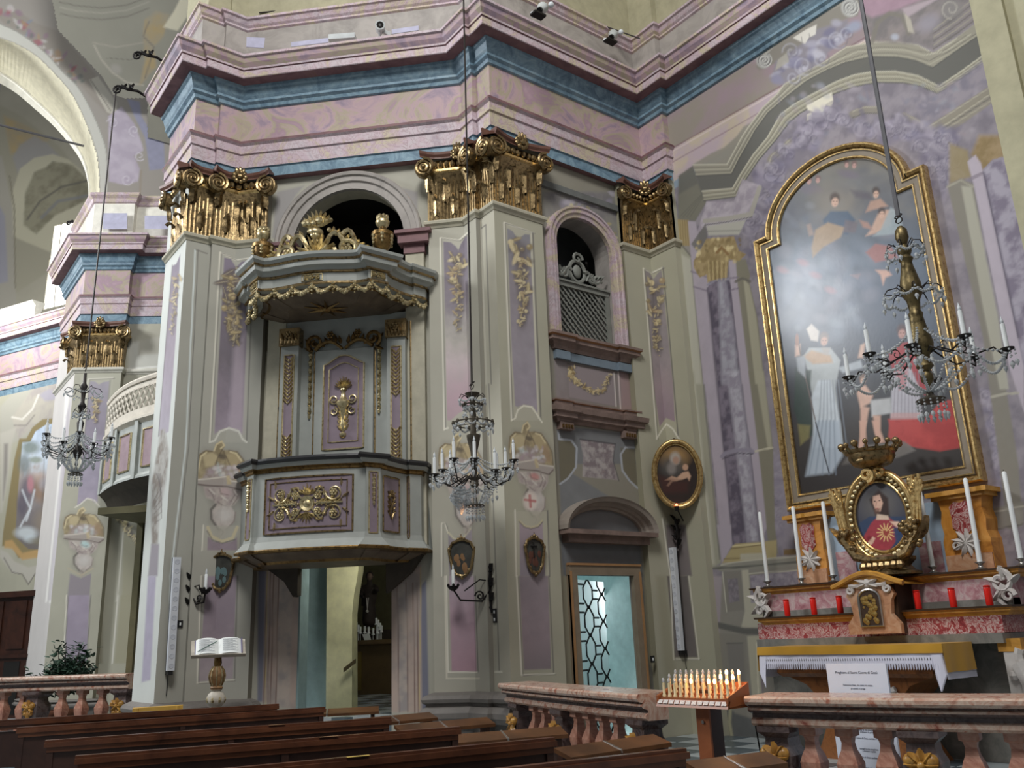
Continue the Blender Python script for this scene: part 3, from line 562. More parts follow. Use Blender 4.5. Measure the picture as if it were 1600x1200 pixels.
# upper broken attic fragments and scrolls
poly(w_a, kA(170, 180, 400, 60, 560, -10, 640, -10, 620, 90, 540, 110, 380, 200, 300, 260, 150, 360, 60, 400, 40, 380), (118, 114, 104), .95, 1.5)
poly(w_a, kA(175, 180, 405, 20, 405, 70, 180, 215), (148, 144, 130), .9, 1); poly(w_a, kA(400, 20, 520, -15, 540, 20, 405, 85), (138, 134, 122), .9, 1)
for cx, cy, r in ((85, 340, 44), (575, 42, 50)):
    X, Y = kA(cx, cy)[0]; blob(w_a, X, Y, r*.275, r*.3, (150, 150, 146), 0, .95, .2); line(w_a, spiral(X, Y, r*.26, 1, -60, 2.2), 2, (84, 82, 82), .85); line(w_a, spiral(X+1.5, Y+1, r*.26, 1, -60, 2.2), 1.2, (190, 190, 184), .7)
line(w_a, kA(175, 190, 140, 250, 90, 300), 8, (146, 144, 136), .9)
poly(w_a, kA(150, 350, 300, 250, 390, 165, 560, 110, 570, 200, 450, 300, 430, 350, 300, 420, 190, 480, 130, 460), (120, 116, 126), .9, 2)
for q in range(34):
    u = q/33; x, y = 150+u*390, 430-u*270; X, Y = kA(x+rA.uniform(-45, 45), y+rA.uniform(-45, 50))[0]
    blob(w_a, X, Y, rA.uniform(5, 12), rA.uniform(3, 7), rA.choice(((120, 118, 142), (146, 144, 160), (104, 102, 126), (162, 160, 172))), rA.uniform(-60, 30), .75, .8)
for cx, cy, r in ((310, 370, 60), (250, 440, 40), (410, 330, 45), (500, 220, 60), (240, 290, 50), (560, 190, 40)): line(w_a, spiral(*kA(cx, cy)[0], r*.275, 2, rA.uniform(0, 360), 1.3), 2.4, (156, 156, 170), .5, 1); line(w_a, spiral(*kA(cx+10, cy+10)[0], r*.24, 2, rA.uniform(0, 360), 1.1), 2, (92, 90, 108), .5, 1)
poly(w_a, kA(250, 215, 330, 165, 385, 140, 380, 195, 340, 215, 320, 250, 290, 235), (186, 182, 172), .95, .8); line(w_a, kA(300, 210, 305, 240), 1.4, (120, 116, 112), .8); line(w_a, kA(340, 190, 348, 212), 1.4, (120, 116, 112), .8)
poly(w_a, kA(165, 340, 215, 300, 230, 350, 150, 400), (150, 146, 132), .8, 1)
poly(w_a, kA(325, 600, 470, 525, 480, 570, 440, 592, 420, 640, 380, 640, 335, 625), (192, 186, 166), .97, .8); poly(w_a, kA(330, 650, 355, 640, 362, 680, 330, 685), (186, 180, 162), .95, .7); poly(w_a, kA(395, 645, 430, 645, 410, 688), (186, 180, 162), .95, .7); poly(w_a, kA(440, 595, 480, 575, 470, 610), (176, 170, 152), .95, .7)
# right upper clutter
poly(w_a, kA(650, 20, 1000, -20, 1260, -20, 1300, 120, 1050, 290, 960, 250, 700, 235, 660, 120), (120, 112, 112), .9, 3, c2=(104, 100, 100), ts=6)
poly(w_a, kA(640, -10, 1000, -10, 860, 50, 700, 100, 650, 70), (146, 116, 132), .9, 3, tex=.15); poly(w_a, kA(870, 50, 1050, -10, 1080, -10, 900, 100), (158, 142, 150), .8, 2)
line(w_a, kA(700, 240, 730, 130, 800, 75, 870, 90, 910, 190), 7, (110, 106, 96), .8, 1.5); poly(w_a, kA(880, 70, 920, 110, 940, 190, 905, 180), (160, 154, 138), .8, 1)
blob(w_a, *kA(830, 210)[0], 6, 5, (150, 156, 170), 0, .8, .8); blob(w_a, *kA(600, 150)[0], 12, 8, (128, 138, 160), -20, .8, .8); blob(w_a, *kA(1020, 130)[0], 18, 12, (132, 128, 140), -30, .7, 1)
for k in range(7): line(w_a, kA(1050, 300-22*k, 1180, 215-24*k, 1310, 120-26*k), 1.8, ((140, 136, 116), (86, 84, 78))[k % 2], .7)
blob(w_a, *kA(1150, 50)[0], 18, 14, (118, 114, 112), 0, .8, .7); line(w_a, spiral(*kA(1150, 50)[0], 16, 3, 90, 1.3), 2.5, (152, 148, 138), .6)
# mottled soffit between the bands and the frame; inner cornice
poly(w_a, kA(1075, 535, 1345, 335, 1380, 460, 1010, 715, 960, 640, 930, 560), (110, 106, 120), .8, 4, c2=(134, 126, 134), ts=8)
for q in range(70):
    x, y = rA.uniform(150, 1350), rA.uniform(470, 760); X, Y = kA(x, y)[0]; blob(w_a, X, Y, rA.uniform(3, 9), rA.uniform(2, 6), rA.choice(((112, 106, 124), (150, 142, 152), (128, 134, 146), (134, 118, 124), (104, 110, 130))), rA.uniform(0, 180), .35, 1)
    
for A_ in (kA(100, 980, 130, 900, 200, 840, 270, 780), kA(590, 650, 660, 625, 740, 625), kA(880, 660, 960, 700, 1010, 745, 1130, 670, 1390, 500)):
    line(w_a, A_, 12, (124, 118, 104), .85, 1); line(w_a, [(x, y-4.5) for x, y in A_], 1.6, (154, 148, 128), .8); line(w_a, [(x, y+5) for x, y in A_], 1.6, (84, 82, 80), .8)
poly(w_a, kA(1010, 740, 1395, 485, 1420, 560, 1120, 770, 1000, 790), (126, 120, 104), .85, 1.5)
for k in range(3): line(w_a, kA(1030, 760+12*k, 1130, 700+14*k, 1400, 515+22*k), 1.5, ((160, 154, 132), (90, 88, 80), (150, 144, 122))[k], .8)
# violet acanthus round the frame
def acan(pts, w, n, seed):
    r = random.Random(seed)
    for k in range(n):
        t = r.random()*(len(pts)-1); i = int(t); f = t-i; x = pts[i][0]*(1-f)+pts[i+1][0]*f+r.uniform(-w, w); y = pts[i][1]*(1-f)+pts[i+1][1]*f+r.uniform(-w, w)
        blob(w_a, x, y, r.uniform(.35, .8)*w, r.uniform(.2, .45)*w, r.choice(((110, 104, 124), (128, 120, 138), (146, 138, 154), (118, 114, 136), (98, 92, 112))), r.uniform(0, 180), .6, .9)
    for k in range(max(3, n//9)):                                  # large curling leaves: dark body, light rim
        t = (k+.5)/max(3, n//9)*(len(pts)-1); i = int(t); f = t-i; x = pts[i][0]*(1-f)+pts[i+1][0]*f+r.uniform(-w, w)*.6; y = pts[i][1]*(1-f)+pts[i+1][1]*f+r.uniform(-w, w)*.6; q = r.uniform(.55, 1.0)*w; a0 = r.uniform(0, 360)
        blob(w_a, x+2, y+3, q*1.6, q*.6, (90, 85, 99), a0, .5, .8); blob(w_a, x, y, q*1.4, q*.5, (128, 121, 136), a0, .6, .8); blob(w_a, x-q*.2, y-q*.2, q*.8, q*.28, (146, 140, 152), a0, .5, .9)
        line(w_a, arc(x, y, q*.95, q*.82, a0+150, a0+330), 2.2, (156, 150, 163), .4, 1.5); line(w_a, arc(x, y, q, q*.86, a0-20, a0+120), 2, (86, 81, 96), .4, 1.5)
    for k in range(max(3, n//6)):
        t = r.random()*(len(pts)-1); i = int(t); f = t-i; x = pts[i][0]*(1-f)+pts[i+1][0]*f+r.uniform(-w, w)*.7; y = pts[i][1]*(1-f)+pts[i+1][1]*f+r.uniform(-w, w)*.7; q = r.uniform(.4, .9)*w
        a0 = r.uniform(0, 360); line(w_a, spiral(x, y, q, q*.2, a0, r.uniform(.5, 1.1)), 2, (154, 148, 160), .3, 1); line(w_a, spiral(x+1, y+2, q, q*.2, a0, .8), 1.6, (84, 78, 96), .5, .8)
acan(kB(640, 300, 700, 350, 620, 470, 640, 600, 520, 680, 560, 780, 520, 900), 15, 60, 1)
acan(kA(350, 700, 450, 660, 560, 680, 700, 720, 830, 760, 880, 700, 960, 780), 16, 80, 2); acan(kA(300, 800, 350, 760, 200, 880, 100, 1000, 60, 1080), 16, 50, 7)
acan(kA(960, 820, 1060, 790, 1120, 800, 1080, 900, 1140, 950, 1110, 1040, 990, 930), 20, 80, 3)
acan(kD(640, 480, 650, 600, 660, 720, 650, 850, 670, 960), 11, 46, 4); acan(kF(150, 700, 160, 760, 175, 820, 180, 900, 190, 960), 14, 70, 6)
poly(w_a, kD(620, 560, 640, 500, 680, 470, 700, 640, 735, 860, 700, 1080, 650, 1000, 640, 900, 660, 760, 620, 680), (140, 132, 146), .5, 4)
# left painted column, pilasters, capital
poly(w_a, kC(60, 240, 130, 240, 180, 480, 260, 1200, 30, 1200, 0, 400)+[], (134, 130, 108), .5, 3)
poly(w_a, kC(60, 235, 135, 240, 145, 390, 60, 390), (148, 128, 76), .9, 1); [line(w_a, kC(70+14*k, 240, 78+14*k, 390), 1.2, (112, 92, 50), .7) for k in range(5)]
poly(w_a, kC(68, 390, 90, 380, 160, 470, 225, 1200)+kD(325, 1120, 210, 1200, 60, 0), (140, 138, 118), .95, 1); poly(w_a, kC(92, 440, 150, 470, 210, 1200, 135, 1200)+kD(165, 0, 290, 1130, 260, 1130), (160, 158, 142), .9, 2); line(w_a, kC(150, 470, 222, 1200)+kD(240, 300, 318, 1100), 2.4, (108, 106, 100), .8); line(w_a, kC(66, 390, 130, 1200)+kD(110, 0, 200, 1100), 3, (104, 102, 84), .7)
line(w_a, kC(70, 385, 92, 382, 165, 472), 2.5, (100, 98, 88), .9)
poly(w_a, kC(130, 245, 175, 250, 250, 600, 295, 1200, 222, 1200, 150, 470)+[], LIL, .95, 1, tex=.08); poly(w_a, kD(222, 0, 298, 0, 345, 500, 395, 1010, 335, 1110, 290, 640), LIL, .95, 1, tex=.08)
poly(w_a, kC(370, 480, 410, 470, 440, 620, 520, 1200, 440, 1200, 380, 620), LIL, .95, 1); poly(w_a, kD(442, 0, 490, 0, 540, 400, 600, 900, 560, 1000, 500, 480), LIL, .95, 1)
poly(w_a, kC(410, 470, 470, 470, 495, 560, 490, 600, 540, 820, 580, 1200, 495, 1200, 420, 600)+[], (116, 112, 92), .95, 1); poly(w_a, kD(485, 0, 575, 0, 630, 450, 640, 900, 660, 1080, 600, 1000, 560, 600), (116, 112, 92), .95, 1)
poly(w_a, kC(455, 580, 490, 620, 530, 800, 578, 1200, 525, 1200), (150, 146, 122), .9, 1); poly(w_a, kD(525, 0, 575, 0, 625, 450, 600, 460), (150, 146, 122), .9, 1.5)
line(w_a, kC(410, 600, 450, 580, 495, 600), 4, (96, 92, 84), .9); line(w_a, kD(520, 470, 580, 455, 625, 450), 3, (172, 166, 140), .9)
for yy in ((150, 540, 245, 575), (165, 630, 245, 655), (375, 580, 425, 575), (375, 650, 425, 640)): line(w_a, kC(*yy), 2.6, (112, 102, 118), .8)
COLL = kC(245, 640, 262, 602, 310, 585, 360, 580, 380, 612, 445, 1200)+kD(500, 480, 555, 1000, 395, 1015, 345, 500, 298, 0)
poly(w_a, COLL, (80, 73, 88), 1, .8, c2=(112, 103, 118), ts=9)
poly(w_a, kC(310, 600, 350, 590, 400, 900, 430, 1200, 330, 1200, 320, 900)+[], (156, 156, 166), .75, 3, c2=(116, 108, 124), ts=12); poly(w_a, kD(360, 0, 430, 0, 490, 480, 545, 1000, 480, 1000, 420, 500), (164, 162, 172), .8, 3, c2=(120, 112, 128), ts=12)
line(w_a, kC(245, 640, 300, 1200)+kD(345, 500, 395, 1010), 3, (74, 68, 82), .6, 1.5); line(w_a, kC(245, 620, 300, 590, 375, 585), 3, (128, 124, 140), .9)
line(w_a, kD(330, 500, 350, 480, 420, 462, 500, 462, 512, 475), 6, (126, 120, 136), .95); line(w_a, kD(332, 515, 420, 480, 512, 485), 1.6, (72, 68, 80), .9)
poly(w_a, kC(220, 290, 500, 230, 560, 40, 450, 0, 400, 130, 240, 130, 180, 330), (140, 130, 142), .9, 1, c2=(160, 152, 160), ts=8); line(w_a, kC(230, 245, 350, 232, 500, 205, 550, 50), 7, (146, 142, 130), .9); line(w_a, kC(230, 268, 350, 252, 505, 222), 1.6, (84, 84, 82), .9)
poly(w_a, kC(240, 275, 470, 240, 430, 325, 250, 330), (156, 154, 142), .95, 1); line(w_a, kC(240, 305, 440, 300), 1.5, (110, 108, 102), .8); poly(w_a, kC(150, 380, 235, 260, 245, 350, 190, 430), (98, 96, 92), .9, 1)
poly(w_a, kC(165, 480, 240, 350, 400, 335, 430, 420, 470, 440, 430, 480, 370, 470, 360, 575, 300, 585, 245, 605, 240, 560, 200, 575, 165, 520), CHRO, .95, 1, c2=(128, 108, 62), ts=14)
for k in range(9): line(w_a, kC(250+13*k, 480, 256+12*k, 590), 1.2, ((182, 162, 104), (104, 86, 46))[k % 2], .7)
for q in range(26): blob(w_a, *kC(rA.uniform(180, 440), rA.uniform(350, 490))[0], rA.uniform(2, 5), rA.uniform(1.5, 3), rA.choice(((176, 156, 98), (110, 92, 54), (196, 178, 122))), rA.uniform(0, 180), .7, .7)
line(w_a, kC(300, 430, 330, 400, 365, 440), 4, (124, 92, 44), .9)
# column base, pedestal and dado
poly(w_a, kE(0, 0, 160, 0, 130, 230, 240, 1200, 0, 1200)[:0]+kE(70, 0, 150, 0, 150, 110, 100, 215), LIL, .9, 1)
poly(w_a, kE(100, 210, 150, 130, 170, 105, 310, 95, 400, 85, 400, 190), (156, 140, 88), .97, 1); line(w_a, kE(150, 130, 320, 112), 2, (112, 96, 58), .8); line(w_a, kE(110, 190, 330, 172), 2, (116, 100, 60), .8); line(w_a, kE(160, 118, 310, 104), 2.4, (190, 176, 124), .8)
poly(w_a, kE(200, 160, 330, 155, 335, 200, 200, 195), (160, 156, 136), .9, 1); poly(w_a, kE(440, 135, 510, 132, 508, 165, 440, 168), (112, 88, 42), .95, .8)
poly(w_a, kE(45, 235, 100, 215, 520, 170, 520, 230, 100, 260), (126, 124, 112), .97, 1); line(w_a, kE(95, 220, 180, 205, 520, 172), 2.2, (168, 164, 146), .9); line(w_a, kE(50, 240, 180, 235, 520, 205), 3, (86, 86, 80), .9)
poly(w_a, kE(100, 260, 520, 225, 520, 260, 560, 1200, 60, 1200), (124, 120, 110), .97, 1, tex=.06)
poly(w_a, kE(105, 260, 200, 255, 228, 470, 125, 480), (116, 112, 104), .95, 1); poly(w_a, kE(130, 300, 185, 295, 195, 420, 140, 430), (104, 98, 106), .95, 1, c2=(124, 116, 124), ts=20); line(w_a, kE(102, 262, 125, 480), 1.6, (180, 178, 160), .8)
poly(w_a, kE(208, 250, 245, 248, 260, 420, 320, 425, 380, 500, 360, 570, 205, 565, 225, 480), (160, 156, 136), .95, 1); poly(w_a, kE(255, 280, 400, 262, 520, 255, 560, 330, 270, 350, 300, 430, 260, 430), (118, 110, 124), .95, 1, c2=(140, 132, 142), ts=18); line(w_a, kE(250, 270, 520, 250), 2, (170, 166, 146), .8)
poly(w_a, kE(70, 535, 225, 570, 360, 570, 360, 605, 225, 605, 75, 570), (86, 86, 82), .95, 1); poly(w_a, kE(80, 600, 230, 605, 240, 1200, 100, 1200), (120, 116, 106), .9, 1.5); poly(w_a, kE(125, 650, 215, 650, 230, 900, 150, 900), (110, 106, 102), .8, 1.5); line(w_a, kE(125, 655, 215, 652), 1.5, (90, 88, 84), .8)
poly(w_a, kE(238, 615, 350, 610, 330, 680, 320, 940, 265, 940), (158, 154, 132), .95, 1); poly(w_a, kE(295, 655, 340, 655, 330, 900, 320, 940), (120, 108, 116), .9, 1); line(w_a, kE(290, 652, 300, 930), 2, (190, 184, 160), .8)
poly(w_a, kE(0, 1030, 130, 980, 170, 1040, 330, 1090, 400, 1300, 0, 1300), (84, 86, 86), .95, 2, tex=.1); line(w_a, kE(145, 1020, 140, 1090, 155, 1180), 5, (150, 146, 112), .85, 1.5)
# right side
poly(w_a, kF(120, 20, 200, 20, 200, 90, 180, 80, 130, 115, 100, 70), (148, 122, 66), .8, 4, c2=(120, 100, 56), ts=9); poly(w_a, kF(40, 40, 90, 60, 100, 130, 40, 150), (134, 118, 70), .8, 3)
poly(w_a, kF(35, 155, 70, 135, 105, 150, 160, 500, 225, 900, 240, 1100, 200, 1100, 130, 560), (116, 112, 100), .95, 1.5); poly(w_a, kF(72, 155, 100, 158, 170, 500, 200, 700, 175, 700, 130, 480), (150, 148, 132), .9, 1.5); line(w_a, kF(35, 158, 70, 140, 105, 158), 3, (140, 136, 120), .9)
poly(w_a, kF(88, 90, 110, 72, 125, 95, 240, 640, 240, 760, 200, 640, 160, 420, 105, 150), (158, 148, 160), .95, 1.2, tex=.06); line(w_a, kF(100, 135, 130, 120), 5, (120, 110, 122), .8)
poly(w_a, kF(130, 115, 155, 85, 200, 75, 260, 80, 260, 760, 225, 560), (112, 104, 122), .97, 1.2, c2=(146, 140, 154), ts=8); line(w_a, kF(132, 112, 158, 88, 205, 78), 3, (130, 124, 138), .9); line(w_a, kF(132, 120, 225, 560), 3.5, (76, 70, 86), .7, 1.5)
line(w_a, kF(155, 720, 190, 712, 225, 710), 4, (150, 146, 130), .9); poly(w_a, kF(150, 1020, 240, 1000, 240, 1060, 150, 1080), (126, 122, 112), .9, 1.5); line(w_a, kF(150, 1030, 240, 1012), 2.2, (170, 166, 150), .8); line(w_a, kF(150, 1078, 240, 1060), 2, (84, 82, 80), .8); poly(w_a, kF(150, 1085, 240, 1065, 240, 1130, 150, 1140), (120, 112, 122), .9, 1.5, c2=(140, 132, 140), ts=16)
# -------- openings, then the finished faces
NC = np.array([5.26, 10.71])                                   # middle of the pulpit wall
NT, NN = np.array([1, -1])*SQ, np.array([-1, -1])*SQ           # along it (to the right), out of it
def PW(t, e, z): return np.array([NC[0]+NT[0]*t+NN[0]*e, NC[1]+NT[1]*t+NN[1]*e, z])   # pulpit wall coordinates
ASP, ARAD = 7.28, .86
def pxs(P): return [tuple(map(float, project(p))) for p in P]
REC = -.127
hole(w_p, pxs([PW(-ARAD, REC, 5.0), PW(ARAD, REC, 5.0)]+[PW(ARAD*math.cos(a), REC, ASP+ARAD*1.03*math.sin(a)) for a in np.linspace(0, math.pi, 24)]))
hole(w_p, pxs([PW(-.62, REC, 0), PW(.66, REC, 0), PW(.66, REC, 2.9), PW(-.62, REC, 2.9)]))
YW = YB+.1
WX0, WX1, WZ0, WZS = 7.72, 8.84, 5.70, 7.17
hole(w_b, pxs([(WX0, YW, WZ0), (WX1, YW, WZ0)]+[((WX0+WX1)/2+(WX1-WX0)/2*math.cos(a), YW, WZS+.5*math.sin(a)) for a in np.linspace(0, math.pi, 24)]))
DX0, DX1, DZ1 = 7.74, 8.76, 2.37
hole(w_b, pxs([(DX0, YW, ZF-.1), (DX1, YW, ZF-.1), (DX1, YW, DZ1), (DX0, YW, DZ1)]))
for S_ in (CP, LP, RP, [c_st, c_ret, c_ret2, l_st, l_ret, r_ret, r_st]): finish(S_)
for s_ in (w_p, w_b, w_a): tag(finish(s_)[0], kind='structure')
# backs of the openings (dark rooms behind)
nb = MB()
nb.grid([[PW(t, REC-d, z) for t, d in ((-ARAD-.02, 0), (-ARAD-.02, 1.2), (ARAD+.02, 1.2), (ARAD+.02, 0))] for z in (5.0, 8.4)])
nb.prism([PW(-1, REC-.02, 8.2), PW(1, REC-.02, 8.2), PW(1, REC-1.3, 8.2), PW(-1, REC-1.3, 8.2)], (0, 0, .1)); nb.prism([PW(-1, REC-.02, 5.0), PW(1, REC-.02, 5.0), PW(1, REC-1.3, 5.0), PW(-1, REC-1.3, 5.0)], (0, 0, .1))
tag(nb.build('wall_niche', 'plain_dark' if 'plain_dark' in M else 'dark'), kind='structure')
wb = MB(); wb.grid([[(WX0-.02, YW, z), (WX0-.02, YW+1.0, z), (WX1+.5, YW+1.0, z), (WX1+.3, YW, z)] for z in (WZ0, 8.1)]); wb.box(((WX0+WX1)/2, YW+.5, 8.05), (1.8, 1.1, .1)); wb.box(((WX0+WX1)/2, YW+.5, WZ0-.05), (1.8, 1.1, .1))
tag(wb.build('wall_window_recess', 'grey_dim' if 'grey_dim' in M else plain('grey_dim', (96, 98, 96), .85, 1.3)), kind='structure')
# thick jambs of the arch (a strip following the arch)
def arch_strip(mb, fpt, rx, rz, zs, z0, d0, d1, n=22):
    pts = [(-rx, z0)]+[(rx*math.cos(a), zs+rz*math.sin(a)) for a in np.linspace(math.pi, 0, n)]+[(rx, z0)]
    mb.grid([[fpt(x, d0, z), fpt(x, d1, z)] for x, z in pts])
js = MB(); arch_strip(js, PW, ARAD, ARAD*1.03, ASP, 5.0, REC, REC-.3); tag(js.build('trim_2', 'stone'), kind='structure')
WC = (WX0+WX1)/2; FW = lambda x, d, z: (WC+x, YW-d, z)
js = MB(); arch_strip(js, FW, (WX1-WX0)/2, .5, WZS, WZ0, 0, -.35); tag(js.build('trim_3', 'grey_painted'), kind='structure')
# moulded archivolts
def archivolt(name, fpt, rx, rz, zs, z0, prof, mat, par=None, n=26, kind='structure', a_from=math.pi, legs=True):
    mb = MB(); pts = []
    if legs: pts.append((-1, 0, z0, True))
    rows = []
    def row(cx, sz, zc, leg):
        return [fpt((rx+w)*cx, d, (zc if leg else zs+(rz+w)*sz)) for w, d in prof]
    if legs: rows.append(row(-1, 0, z0, True))
    for a in np.linspace(math.pi, 0, n): rows.append(row(math.cos(a), math.sin(a), 0, False))
    if legs: rows.append(row(1, 0, z0, True))
    mb.grid(rows); o = mb.build(name, mat, par)
    if kind: tag(o, kind=kind)
    return o
archivolt('trim_4', PW, ARAD, ARAD*1.03, ASP, 7.2, [(-.01, REC-.02), (-.01, REC+.05), (.1, REC+.05), (.11, REC+.08), (.19, REC+.08), (.2, REC+.11), (.24, REC+.12), (.26, REC+.10), (.26, REC-.02)], 'grey_painted', legs=False)
archivolt('trim_5', FW, (WX1-WX0)/2, .5, WZS, WZ0, [(-.01, -.02), (-.01, .05), (.05, .06), (.06, .08), (.12, .08), (.13, .1), (.16, .1), (.17, -.02)], 'scagliola_light')
# imposts and little piers of the arch
for sgn in (-1, 1):
    mb = MB(); t0 = sgn*(ARAD+.02); w = .27
    mb.obox(PW(t0, REC, 2.8), PW(t0+sgn*w, REC, 5.0)-PW(t0, REC, 5.0), PW(0, .1, 0)-PW(0, 0, 0), (0, 0, ASP-.3-2.8)); mb.cur = 1
    for z0, z1, e in ((ASP-.3, ASP-.16, .02), (ASP-.16, ASP-.02, .09), (ASP-.02, ASP+.03, .13)):
        mb.obox(PW(t0-sgn*e, REC, z0), PW(t0+sgn*(w+e), REC, 0)-PW(t0-sgn*e, REC, 0), PW(0, .1+e, 0)-PW(0, 0, 0), (0, 0, z1-z0))
    o = mb.build('trim_%d' % (6 if sgn < 0 else 7), ['stone', 'scagliola_maroon']); tag(o, kind='structure')
# astragal mouldings under the capitals, socle bands round the piers
def band(name, path, prof, mat, kind='structure', par=None):
    mb = MB(); sweep(mb, path, prof); o = mb.build(name, mat, par); 
    if kind: tag(o, kind=kind)
    return o
AST = [(-.02, ZC-.06), (.01, ZC-.06), (.025, ZC-.03), (.055, ZC-.005), (.06, ZC+.03), (.045, ZC+.05), (-.02, ZC+.05)]
PTHL = [(3.36, 13.0), (3.36, YL), (3.71, YL), (3.71, YL2), (SD-YL2, YL2), (4.40, SD-4.40), (4.47, SD-4.33)]
PTHC = [(SD-9.84+.07, 9.84+.07), (SD-9.84, 9.84), (XP2, SD-XP2), (XP2, 9.17), (XP, 9.17), (XP, YB), (7.43, YB), (7.43, YB+.1)]
PTHR = [(9.05, YB+.1), (9.05, YB), (9.63, YB), (9.63, 8.3), (XA, 8.3)]
for i, p_ in enumerate((PTHL, PTHC, PTHR)): band('trim_%d' % (8+i), p_, AST, 'stone')
SOC = [(.06, 0), (.06, .62), (.14, .64), (.17, .7), (.17, .76), (.13, .82), (.09, .83), (.09, .86), (.13, .88), (.14, .92), (.11, .96), (.03, .99), (-.02, 1.0)]
plain('socle', (104, 100, 96), .6, 1.35, bmp=.1)
band('baseboard_centre', PTHC, SOC, 'socle'); band('baseboard_left', PTHL, SOC, 'socle')
# the near pier at the right edge
npier = MB(); sweep(npier, [(XP, 2.40), (XP, 2.18), (XP+.05, 2.18), (XP+.05, 2.1), (XP, 2.1), (XP, .8)], [(0, 0), (0, 12)]); tag(npier.build('wall_pier_right', plain('plaster_cream', (150, 146, 122), .8, G)), kind='structure')
# ---- door unit on the chapel side wall: sills, pediment, door case
pm = ['scagliola_maroon', 'stone_dark', 'gold_dark']
plain('oxide_stone', (110, 94, 87), .6, G, var=.25); plain('rust_edge', (122, 86, 56), .6, G); plain('blue_grey', (98, 110, 120), .6, G); plain('pediment_stone', (124, 116, 108), .6, G); plain('slate_grey', (96, 98, 104), .7, G)
def cornice(name, x0, x1, zs_prof, ressaut=.2, r=.04, mats=('oxide_stone', 'rust_edge')):
    mb = MB(); y = YW
    sweep(mb, [(x0, y+.02), (x0, y-r), (x0+ressaut, y-r), (x0+ressaut, y), (x1-ressaut, y), (x1-ressaut, y-r), (x1, y-r), (x1, y+.02)], zs_prof, [1 if k == len(zs_prof)-2 or k == len(zs_prof)-4 else 0 for k in range(len(zs_prof)-1)])
    return tag(mb.build(name, list(mats)), kind='structure')
cornice('trim_11', 7.58, 9.06, [(-.02, 5.48), (.02, 5.48), (.03, 5.53), (.07, 5.57), (.11, 5.59), (.11, 5.64), (.14, 5.66), (.14, 5.70), (-.02, 5.72)])
cornice('trim_12', 7.62, 9.02, [(-.02, 5.34), (.03, 5.34), (.03, 5.46), (-.02, 5.48)], mats=('blue_grey', 'blue_grey'))
cornice('trim_13', 7.57, 9.08, [(-.02, 4.42), (.02, 4.42), (.04, 4.46), (.09, 4.48), (.09, 4.54), (.13, 4.56), (.14, 4.63), (.05, 4.65), (.05, 4.71), (.07, 4.72), (.07, 4.74), (-.02, 4.75)])
for x in (7.60, 8.80):
    mb = MB(); mb.box((x+.1, YW-.04, 4.37), (.24, .09, .1)); mb.cur = 1
    for k in range(4): mb.box((x+.02+.053*k, YW-.09, 4.36), (.022, .04, .05))
    tag(mb.build('trim_%d' % (14 if x < 8 else 15), ['oxide_stone', 'gold_dark']), kind='structure')
PC, PZ, PR_, PH = 8.32, 2.95, .84, .52
fp = lambda x, d, z: (PC+x, YW-d, z)
archivolt('trim_16', fp, PR_-.13, PH-.19, PZ, PZ, [(-.02, -.02), (-.02, .05), (.01, .06), (.02, .1), (.06, .12), (.07, .2), (.11, .22), (.13, .24), (.13, -.02)], 'pediment_stone', legs=False)
mb = MB(); mb.box((PC, YW-.11, PZ-.03), (1.66, .24, .06)); mb.box((PC, YW-.06, PZ-.11), (1.5, .14, .1)); tag(mb.build('trim_17', 'oxide_stone'), kind='structure')
mb = MB(); mb.box((DX0-.07, YW-.02, 1.3), (.13, .1, 2.14)); mb.box((DX1+.07, YW-.02, 1.3), (.13, .1, 2.14)); mb.box(((DX0+DX1)/2, YW-.02, DZ1+.075), (DX1-DX0+.28, .1, .15)); mb.cur = 1
mb.box((DX0-.12, YW-.06, 1.32), (.03, .05, 2.2)); mb.box((DX1+.12, YW-.06, 1.32), (.03, .05, 2.2)); mb.box(((DX0+DX1)/2, YW-.06, DZ1+.14), (DX1-DX0+.3, .05, .03))
plain('door_case', (116, 104, 88), .6, 1.4); plain('door_edge', (140, 106, 72), .6, 1.4)
tag(mb.build('trim_18', ['door_case', 'door_edge']), kind='structure')
# ------------------------------------------------------------------ gilded capitals
def mat4(o, x, y, z): return Matrix(((x[0], y[0], z[0], o[0]), (x[1], y[1], z[1], o[1]), (x[2], y[2], z[2], o[2]), (0, 0, 0, 1)))
def inst(mesh, name, parent, mw):
    o = bpy.data.objects.new(name, mesh); COL.objects.link(o); o.parent = parent; o.matrix_parent_inverse = parent_inv(parent); o.matrix_basis = mw; return o
def mesh_of(mb, name, mat, smooth=True):
    o = mb.build(name, mat, smooth=smooth); me = o.data; bpy.data.objects.remove(o); return me
def leaf_mb(w=.078, h=.3, curl=.1, n=8, lobes=3):
    """acanthus leaf: x across, y outwards, z up"""
    mb = MB(); rows = []
    for i in range(n):
        t = i/(n-1); ww = w*(.55+.45*math.sin(math.pi*min(1, t*1.1)))*(1+.16*math.cos(t*lobes*2*math.pi))*(1 if t < .85 else .75)
        if t < .72: z = h*t/.72*.98; y = .012+.03*t
        else: a = (t-.72)/.28*math.pi*1.05; z = h*.98+curl*.45*math.sin(a); y = .034+curl*.55*(1-math.cos(a))
        rows.append([(ww*s, y+.02*(1-abs(s)*1.4)*(1 if abs(s) < .9 else 0)-.012*abs(s), z-.012*abs(s)) for s in (-1, -.55, 0, .55, 1)])
    mb.grid(rows); mb.grid([[(p[0], p[1]-.014, p[2]-.004) for p in r] for r in rows], flip=True); return mb
LEAF = mesh_of(leaf_mb(), 'acanthus_leaf', 'gold'); LEAF_S = mesh_of(leaf_mb(.06, .2, .09), 'acanthus_leaf', 'gold')
